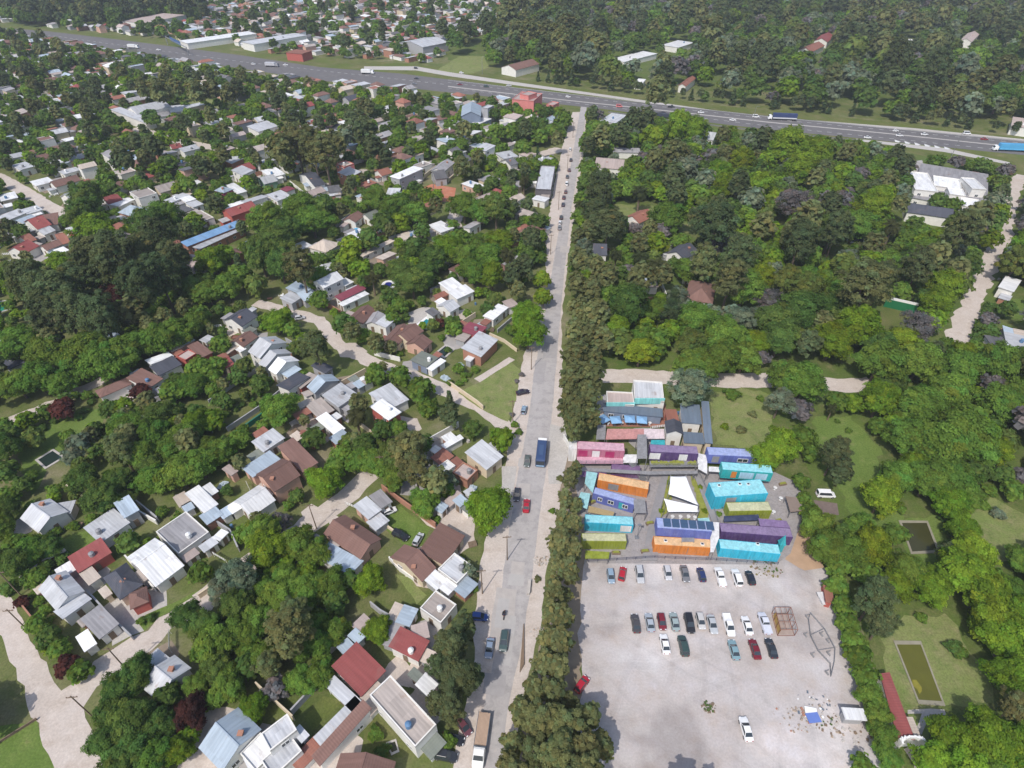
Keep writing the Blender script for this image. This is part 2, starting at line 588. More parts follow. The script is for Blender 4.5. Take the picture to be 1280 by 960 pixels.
# motorway with its verges and service road
patch('grass_verge', '-200,16 60,36 200,49 300,64 420,74 520,80 640,98 760,116 900,132 1010,142 1140,156 1400,186 1400,240 1262,216 1160,196 1090,182 900,160 760,140 600,122 430,104 300,90 100,55 -200,20', 0.02, M_['verge_grass'])
patch('service_road', '455,83 520,83 560,90 640,102 760,119 900,139 1010,150 1140,160 1280,174 1280,176.5 1140,162.5 1010,152.6 900,141.6 760,122 640,106 560,95 520,88 455,87', 0.035, M_['concrete'])
patch('motorway', '-200,20 60,39 160,51 300,69 400,84 500,92 640,109 700,116 780,126 960,145 1100,159 1290,177 1290,195 1180,184 1080,173.5 960,162 850,149 760,137 640,124 500,109 400,101 300,85.5 160,64 60,49 -200,26', 0.05, M_['highway_asphalt'])
patch('slip_road', '1070,173.5 1180,185 1262,203 1262,206 1180,190 1070,176', 0.06, M_['concrete'])
patch('motorway_median', '560,107.6 700,124.2 850,140 960,152.4 1100,165.6 1290,185.6 1290,186.6 1100,166.6 960,153.4 850,141 700,125 560,108.6', 0.10, M_['concrete'])


def dashes(a, b, n, w, z, col, name='lane_markings', frac=0.45):
    mb = MB()
    A, B = G(*a), G(*b)
    d = (B - A); L = d.length; d.normalize(); nn = Vector((-d.y, d.x, 0)) * w / 2
    for i in range(n):
        p = A + d * (L * i / n); q = A + d * (L * (i + frac) / n)
        mb.poly([(p - nn).to_tuple()[:2] + (z,), (q - nn).to_tuple()[:2] + (z,), (q + nn).to_tuple()[:2] + (z,), (p + nn).to_tuple()[:2] + (z,)])
    tag(mb.build(name, col), kind='structure')


LINE = plain('road_paint', (0.62, 0.62, 0.60), 0.8, 0.15)
for k in (0.26, 0.74):
    pass
dashes((560, 103.2), (960, 148.6), 34, 0.35, 0.075, LINE)
dashes((960, 148.6), (1280, 179.2), 24, 0.35, 0.075, LINE)
dashes((560, 110), (960, 157.5), 34, 0.35, 0.075, LINE)
dashes((960, 157.5), (1280, 190.5), 24, 0.35, 0.075, LINE)
dashes((560, 100.2), (960, 145.9), 1, 0.35, 0.075, LINE, frac=1)
dashes((960, 145.9), (1280, 176.9), 1, 0.35, 0.075, LINE, frac=1)
dashes((60, 44), (300, 77), 30, 0.4, 0.075, LINE)
dashes((300, 77), (560, 106), 30, 0.4, 0.075, LINE)
mbz = MB()
for i in range(6):                                            # painted chevrons of the exit nose
    A = G(1118 + i * 12.4, 174.6 + i * 1.75); B = G(1126 + i * 12.4, 177.4 + i * 1.75); C_ = G(1119 + i * 12.4, 177.6 + i * 1.75)
    D_ = G(1123 + i * 12.4, 178.3 + i * 1.75)
    mbz.poly([(A.x, A.y, 0.08), (C_.x, C_.y, 0.08), (D_.x, D_.y, 0.08), (B.x, B.y, 0.08)])
tag(mbz.build('chevron_markings', LINE), kind='structure')
# open plots, lawns, pads
patch('car_park', '730,700 800,690 985,690 1012,690 1033,716 1046,770 1066,830 1088,890 1104,930 1112,1000 690,1000 722,900 726,850 724,790 728,740', 0.022, M_['gravel'], jit=0.5)
patch('dirt_track', '985,700 975,655 985,640 1008,655 1022,690 1028,712 1010,716', 0.026, plain('ochre_earth', (0.43, 0.29, 0.19), 0.95, 0.25, 0.4), jit=0.6)
patch('deck', '714,582 742,578 968,590 1000,605 1003,648 988,692 970,706 735,704 730,665 720,610', 0.035, M_['deck_boards'])
patch('green_bed', '832,594 842,596 838,640 826,648 819,640', 0.30, plain('sedum', (0.24, 0.25, 0.05), 0.95, 0.4, 1.2), jit=0.25, step=0.8, kind='structure')
patch('green_bed', '862,594 868,599 887,642 884,650 872,648 874,636', 0.30, M_['sedum'], jit=0.25, step=0.8)
patch('meadow', '888,492 930,486 962,492 968,540 948,562 893,556', 0.02, M_['dry_lawn'], jit=0.8)
patch('paddock', '572,490 600,478 640,452 650,462 646,500 634,528 600,510', 0.02, M_['dry_lawn'], jit=0.4)
patch('lawn', '-40,915 46,900 74,955 80,1000 -40,1000', 0.012, M_['lawn'], jit=0.3)
patch('lawn', '20,548 100,512 132,512 122,545 60,582 40,620 30,600', 0.012, M_['lawn'], jit=0.6, keep_clear=False)
patch('lawn', '255,540 330,497 345,512 290,558 262,560', 0.012, M_['verge_grass'], jit=0.5, keep_clear=False)
patch('lawn', '470,650 500,632 540,660 528,682 505,684', 0.012, M_['lawn'], jit=0.4)
patch('lawn', '495,718 512,722 532,745 522,755', 0.012, M_['dry_lawn'], jit=0.3)
patch('lawn', '378,898 405,870 428,877 392,915', 0.012, M_['verge_grass'], jit=0.3)
patch('lawn', '455,905 465,890 520,935 500,950 450,945', 0.012, M_['verge_grass'], jit=0.3)
patch('lawn', '170,775 255,735 262,745 210,765 180,788', 0.014, M_['lawn'], jit=0.3)
patch('lawn', '85,672 160,640 168,650 90,692 20,740 10,725', 0.012, M_['lawn'], jit=0.5, keep_clear=False)
patch('lawn', '1016,520 1062,520 1100,560 1090,620 1130,640 1128,660 1068,660 1050,610 1018,560', 0.016, M_['lawn'], jit=0.8)
patch('lawn', '1105,800 1130,770 1185,770 1245,860 1240,880 1176,886 1150,930 1115,910', 0.016, M_['dry_lawn'], jit=0.6)
patch('lawn', '1205,640 1240,620 1290,650 1290,700 1240,705 1215,680', 0.016, M_['dry_lawn'], jit=0.8)
patch('lawn', '1090,400 1108,385 1138,390 1128,410 1095,425', 0.016, M_['verge_grass'], jit=0.4)
patch('lawn', '765,255 830,258 835,268 800,282 770,275', 0.016, M_['dry_lawn'], jit=0.6)
patch('lawn', '845,280 870,275 872,292 850,292', 0.016, M_['dry_lawn'], jit=0.6)
patch('lawn', '1255,372 1290,375 1290,400 1256,398', 0.016, M_['lawn'], jit=0.4)
patch('clay_court', '511,241 540,230 570,235 567,252 537,252', 0.03, M_['clay'])
patch('sports_field', '540,92 574,70 604,70 612,84 590,92', 0.03, M_['dry_lawn'], jit=0.6)
patch('sports_field', '228,134 240,123 275,125 290,132 250,140', 0.03, M_['dry_lawn'], jit=0.6)
patch('yard', '1143,247 1146,236 1173,238 1168,247', 0.03, plain('pink_paving', (0.5, 0.36, 0.31), 0.9, 0.15), jit=0.0)
patch('yard', '1124,205 1152,200 1160,215 1140,225', 0.03, M_['asphalt'], jit=0.3)
patch('terrace', '750,516 760,500 832,506 832,534 748,533', 0.04, plain('terracotta_paving', (0.3, 0.14, 0.1), 0.9, 0.25))
patch('garden_path', '1134,888 1180,886 1183,893 1163,893 1152,918 1144,915 1152,893 1135,893', 0.03, M_['concrete'], jit=0.15)
patch('yard', '1185,715 1135,700 1125,650 1178,645', 0.02, M_['lawn'], jit=0.5, keep_clear=False)
patch('yard', '1142,955 1128,935 1142,928 1158,945 1166,1000 1148,1000', 0.022, M_['dirt'], jit=0.3)
patch('yard', '1016,625 1048,630 1050,645 1022,642', 0.025, plain('brown_gravel', (0.17, 0.13, 0.115), 0.95, 0.3), jit=0.3)

# ------------------------------------------------------------------ houses
LANDMARKS = []        # (phrase, px, py)
HRECT = []
KEEP = []             # what the photo shows unhidden: (px, py, distance)


def keep_in_view(P):
    q = PX(P)
    KEEP.append((q[0], q[1], P.y))


for s_, n_ in (('60,47 160,60 300,83 400,98 500,106',1),('60,40.5 200,55 300,70 400,85 500,93.5',1),('700,120 780,129 960,148 1100,162 1280,180',1),('640,120 760,133 850,145 960,158 1080,170 1280,192',1),('60,41 200,57 300,75 400,90 500,99 640,114 760,126 900,143 1010,155 1140,167 1280,184', 70), ('440,103 500,108 600,117 640,122 760,135 850,147 960,160 1080,173 1180,187 1270,201', 60)):
    l_ = pts(s_)
    for (xa, ya), (xb, yb) in zip(l_, l_[1:]):
        m_ = int(abs(xb - xa) / 4) + 1
        for k_ in range(m_):
            keep_in_view(G(xa + (xb - xa) * k_ / m_, ya + (yb - ya) * k_ / m_))
for x_, y_ in pts('1135,820 1150,850 1165,875 1200,830 1220,850 1140,665 1155,680 1105,405 1120,395 1110,388 1140,390 800,272 790,268 770,262 850,285 868,285 920,500 940,510 920,530 1040,520 1050,540 1070,560 1080,600 1090,640 1240,660 1255,690 1225,650 1270,240 1260,280 1240,320 1225,350 1210,390 1200,420 800,472 900,478 1000,478 1075,482 45,262 20,225 70,265 1068,299 1076,300 1030,640 60,530 90,520 110,518 60,550 85,590 50,590 40,610 25,622 70,600 270,545 300,525 320,510 480,665 510,660 515,735 400,895 130,655 60,700 590,490 230,750 200,775 285,535 300,515 745,600 1040,620'):
    keep_in_view(G(x_, y_))
THINGS = []           # things that still need a label of their own: (object, description words, px, py)


def rect(q, h):
    """four surveyed corners at height h -> centre, axis u with half length a, axis v with half length b"""
    P = [G(x, y, h) for x, y in q]
    c = (P[0] + P[1] + P[2] + P[3]) / 4
    u = ((P[1] - P[0]) + (P[2] - P[3])) / 2
    v = ((P[3] - P[0]) + (P[2] - P[1])) / 2
    au = math.atan2(u.y, u.x)
    av = math.atan2(v.y, v.x)
    s = 1 if math.sin(av - au) > 0 else -1
    dv = (av - s * math.pi / 2 - au + math.pi) % (2 * math.pi) - math.pi
    lu, lv = u.length, v.length
    an = au + dv * lv / (lu + lv)
    U = Vector((math.cos(an), math.sin(an), 0)); V = Vector((-math.sin(an), math.cos(an), 0)) * s
    return c, U, V, lu / 2, lv / 2


def make_window(w, h):
    key = ('win', round(w, 1), round(h, 1))
    if key not in USED:
        mb = MB()
        t = 0.09
        mb.box((0, 0, h / 2), (w, 0.06, h), mi=0)
        for x in (-w / 2, w / 2, 0):
            mb.box((x, -0.035, h / 2), (t, 0.07, h + t), mi=1)
        for z in (0, h):
            mb.box((0, -0.035, z), (w + t, 0.072, t), mi=1)
        USED[key] = mb.mesh('window', [GLASS, WHITE])
    return USED[key]


def make_door(w=1.0, h=2.1):
    if 'door' not in USED:
        mb = MB()
        mb.box((0, 0, h / 2), (w, 0.07, h), mi=0)
        mb.box((0.35, -0.06, 1.0), (0.06, 0.06, 0.12), mi=1)
        USED['door'] = mb.mesh('door', [TIMBER, STEEL])
    return USED['door']


def volume(root, base, typ, rc, wc, h, c, U, V, a, b, detail=2, mass=None):
    """one block of a building: 'wall' and 'roof' meshes under the house, or into the MASS builder"""
    over = 0.35 if typ not in ('par',) else 0.0
    wa, wb = max(0.4, a - over), max(0.4, b - over)
    L = lambda s, t, z: (c.x - base.x + U.x * s + V.x * t, c.y - base.y + U.y * s + V.y * t, z)
    flip = U.cross(V).z < 0
    mw, mr = MB(), MB()
    rise = {'gable': 0.27 * b * 2 * 0.9, 'hip': 0.5 * b, 'shed': 0.13 * 2 * b, 'flat': 0.0, 'par': 0.0}[typ]
    rise = min(rise, 2.6)

    def face(mb, ps, uv=None):
        mb.poly(ps[::-1] if flip else ps, (uv[::-1] if flip else uv) if uv else None)

    def slab(q, th=0.14):
        """q: four (s,t,z) corners, counter-clockwise from above"""
        top = [L(*p) for p in q]
        bot = [L(p[0], p[1], p[2] - th) for p in q]
        n = len(q)
        e = Vector(top[1]) - Vector(top[0])
        l1 = e.length
        l2 = (Vector(top[2]) - Vector(top[1])).length
        uv = [(0, 0), (l1, 0), (l1, l2), (0, l2)] if n == 4 else [(0, 0), (l1, 0), (l1 / 2, l2)]
        face(mr, top, uv)
        face(mr, bot[::-1])
        for i in range(n):
            j = (i + 1) % n
            face(mr, [bot[i], bot[j], top[j], top[i]])

    zb = 0.0
    lo = h - 0.02
    if typ == 'gable':
        hh = lo + rise * (wb / b) - 0.1
        k = h - 0.12 + rise * over / b
        ring = [(-wa, -wb), (wa, -wb), (wa, wb), (-wa, wb)]
        for (s0, t0), (s1, t1) in zip(ring, ring[1:] + ring[:1]):
            if s0 == s1:      # gable end
                face(mw, [L(s0, t0, zb), L(s1, t1, zb), L(s1, t1, k), L(s0, 0, k + rise * wb / b), L(s0, t0, k)])
            else:
                face(mw, [L(s0, t0, zb), L(s1, t1, zb), L(s1, t1, k), L(s0, t0, k)])
        slab([(-a, -b, h), (a, -b, h), (a, 0.0, h + rise), (-a, 0.0, h + rise)])
        slab([(a, b, h), (-a, b, h), (-a, 0.0, h + rise), (a, 0.0, h + rise)])
        if detail:
            rp = [(-a, -0.12, h + rise + 0.02), (a, -0.12, h + rise + 0.02), (a, 0.12, h + rise + 0.02), (-a, 0.12, h + rise + 0.02)]
            slab([(p[0], p[1], p[2] + 0.04) for p in rp], 0.05)
    else:
        tops = {'shed': lambda s, t: lo - 0.12 + rise * (1 - (t + b) / (2 * b))}.get(typ, lambda s, t: lo - 0.1)
        ring = [(-wa, -wb), (wa, -wb), (wa, wb), (-wa, wb)]
        for (s0, t0), (s1, t1) in zip(ring, ring[1:] + ring[:1]):
            face(mw, [L(s0, t0, zb), L(s1, t1, zb), L(s1, t1, tops(s1, t1)), L(s0, t0, tops(s0, t0))])
        if typ == 'shed':
            slab([(-a, -b, h + rise), (a, -b, h + rise), (a, b, h), (-a, b, h)])
        elif typ == 'flat':
            slab([(-a, -b, h), (a, -b, h), (a, b, h), (-a, b, h)], 0.2)
        elif typ == 'par':
            slab([(-a + .22, -b + .22, h - 0.35), (a - .22, -b + .22, h - 0.35), (a - .22, b - .22, h - 0.35), (-a + .22, b - .22, h - 0.35)], 0.15)
            for (s0, t0, s1, t1) in ((-a, -b, a, -b + .22), (-a, b - .22, a, b), (-a, -b + .22, -a + .22, b - .22), (a - .22, -b + .22, a, b - .22)):
                slabw = [L(s0, t0, h), L(s1, t0, h), L(s1, t1, h), L(s0, t1, h)]
                face(mw, slabw)
                bot = [L(s0, t0, h - 0.6), L(s1, t0, h - 0.6), L(s1, t1, h - 0.6), L(s0, t1, h - 0.6)]
                for i in range(4):
                    j = (i + 1) % 4
                    face(mw, [bot[i], bot[j], slabw[j], slabw[i]])
        elif typ == 'hip':
            k = max(0.0, a - b) if a >= b else 0.0
            m = max(0.0, b - a) if b > a else 0.0
            r1, r2 = ((-k, 0, h + rise), (k, 0, h + rise)) if a >= b else ((0, -m, h + rise), (0, m, h + rise))
            if a >= b:
                slab([(-a, -b, h), (a, -b, h), r2, r1]); slab([(a, b, h), (-a, b, h), r1, r2])
                slab([(a, -b, h), (a, b, h), r2]); slab([(-a, b, h), (-a, -b, h), r1])
            else:
                slab([(a, -b, h), (a, b, h), r2, r1]); slab([(-a, b, h), (-a, -b, h), r1, r2])
                slab([(-a, -b, h), (a, -b, h), r1]); slab([(a, b, h), (-a, b, h), r2])
    if mass is not None:
        for src, dst in ((mw, mass[0]), (mr, mass[1])):
            m = dst.setdefault(wc if src is mw else rc, MB())
            n = len(m.v)
            m.v += src.v; m.f += [[i + n for i in f] for f in src.f]; m.uv += src.uv; m.mi += src.mi
        return
    mw.build('wall', wall_mat(wc), root)
    mr.build('roof', roof_mat(rc), root)
    if detail >= 2:
        for n, t, half, off in ((V * -1, U, wa, wb), (V, U, wa, wb), (U * -1, V, wb, wa), (U, V, wb, wa)):
            mid = Vector((c.x, c.y, h * 0.5)) + n * off
            if n.dot(Vector((0, 0, H)) - mid) < 0:
                continue
            L2 = 2 * half
            if L2 < 1.8:
                continue
            k = max(1, int(L2 / 3.4))
            storeys = max(1, int((h + 0.3) / 2.7))
            az = math.atan2(n.y, n.x) + math.pi / 2
            for s in range(storeys):
                for i in range(k):
                    if detail < 3 and rng.random() < 0.22:
                        continue
                    pos = mid + t * (-half + L2 * (i + 0.5) / k)
                    door = (s == 0 and i == k // 2 and h > 2.4)
                    o = link('door' if door else 'window', make_door() if door else make_window(1.3 if L2 / k > 2 else 0.8, 1.1), root)
                    o.location = (pos.x - base.x + n.x * 0.03, pos.y - base.y + n.y * 0.03, 0.02 if door else 0.95 + 2.75 * s)
                    o.rotation_euler = (0, 0, az)


def water_tank(root, base, p, z):
    mb = MB()
    mb.tube((p.x - base.x, p.y - base.y, z), (p.x - base.x, p.y - base.y, z + 0.35), 0.12, n=6)
    mb.tube((p.x - base.x, p.y - base.y, z + 0.3), (p.x - base.x, p.y - base.y, z + 1.35), 0.55, n=12)
    mb.tube((p.x - base.x, p.y - base.y, z + 1.35), (p.x - base.x, p.y - base.y, z + 1.6), 0.55, 0.2, n=12)
    mb.build('water_tank', rng.choice([WHITE, plain('grey_plastic', (0.25, 0.25, 0.26), 0.6), plain('blue_plastic', (0.1, 0.2, 0.35), 0.5)]), root)


def chimney(root, base, p, z):
    mb = MB()
    mb.box((p.x - base.x, p.y - base.y, z + 0.5), (0.7, 0.7, 1.6))
    mb.box((p.x - base.x, p.y - base.y, z + 1.35), (0.9, 0.9, 0.14))
    mb.build('chimney', wall_mat('b'), root)


def house(name, label, cat, vols, detail=2, extras=True, short=None, group=None):
    R = []
    for v in vols:
        f = v.split()
        R.append((f[0], f[1], f[2], float(f[3])) + rect(pts(' '.join(f[4:8])), float(f[3])))
    base = Vector((R[0][4].x, R[0][4].y, 0))
    root = empty(name, base)
    tag(root, label, cat, group)
    for (t, rc, wc, h, c, U, V, a, b) in R:
        a, b = max(a, 0.8), max(b, 0.8)
        volume(root, base, t, rc, wc, h, c, U, V, a, b, detail)
        block([c + U * a + V * b, c - U * a + V * b, c - U * a - V * b, c + U * a - V * b])
        for s_, t_ in ((0, 0), (.6, .6), (-.6, .6), (.6, -.6), (-.6, -.6)):
            keep_in_view(c + U * a * s_ + V * b * t_)
    t, rc, wc, h, c, U, V, a, b = R[0]
    if extras and detail >= 2 and base.y < 300:
        HRECT.append((root, c, U, V, a, b, wc))
        for k in range(rng.choice((1, 1, 2, 2, 3))):
            s = rng.choice((-1, 1)); aa, bb = rng.uniform(1.1, 2.4), rng.uniform(1.0, 1.9)
            if rng.random() < .5:
                c2 = c + U * s * (a + aa - .3) + V * rng.uniform(-b * .6, b * .6)
            else:
                c2 = c + V * s * (b + bb - .3) + U * rng.uniform(-a * .7, a * .7)
            tip = c2 + (c2 - c).normalized() * 1.3
            if blocked(tip.x, tip.y, .8):
                continue
            volume(root, base, rng.choice(('flat', 'shed')), rng.choice('GULLBPWYCT'), rng.choice(wc + 'wgb'), rng.uniform(2.2, 2.7), Vector((c2.x, c2.y, 2.5)), U, V, aa, bb, 0)
            block([c2 + U * aa + V * bb, c2 - U * aa + V * bb, c2 - U * aa - V * bb, c2 + U * aa - V * bb])
    if extras and t in ('flat', 'par', 'shed') and min(a, b) > 2 and rng.random() < 0.7:
        water_tank(root, base, c + U * a * rng.uniform(-.6, .6) + V * b * rng.uniform(0.1, .6), h - 0.3)
    if extras and t in ('gable', 'hip') and min(a, b) > 2 and rng.random() < 0.55:
        chimney(root, base, c + U * a * rng.uniform(-.6, .6) + V * b * 0.35, h + 0.3)
    if short:
        q = PX(c)
        LANDMARKS.append((short, q[0], q[1]))
    return root

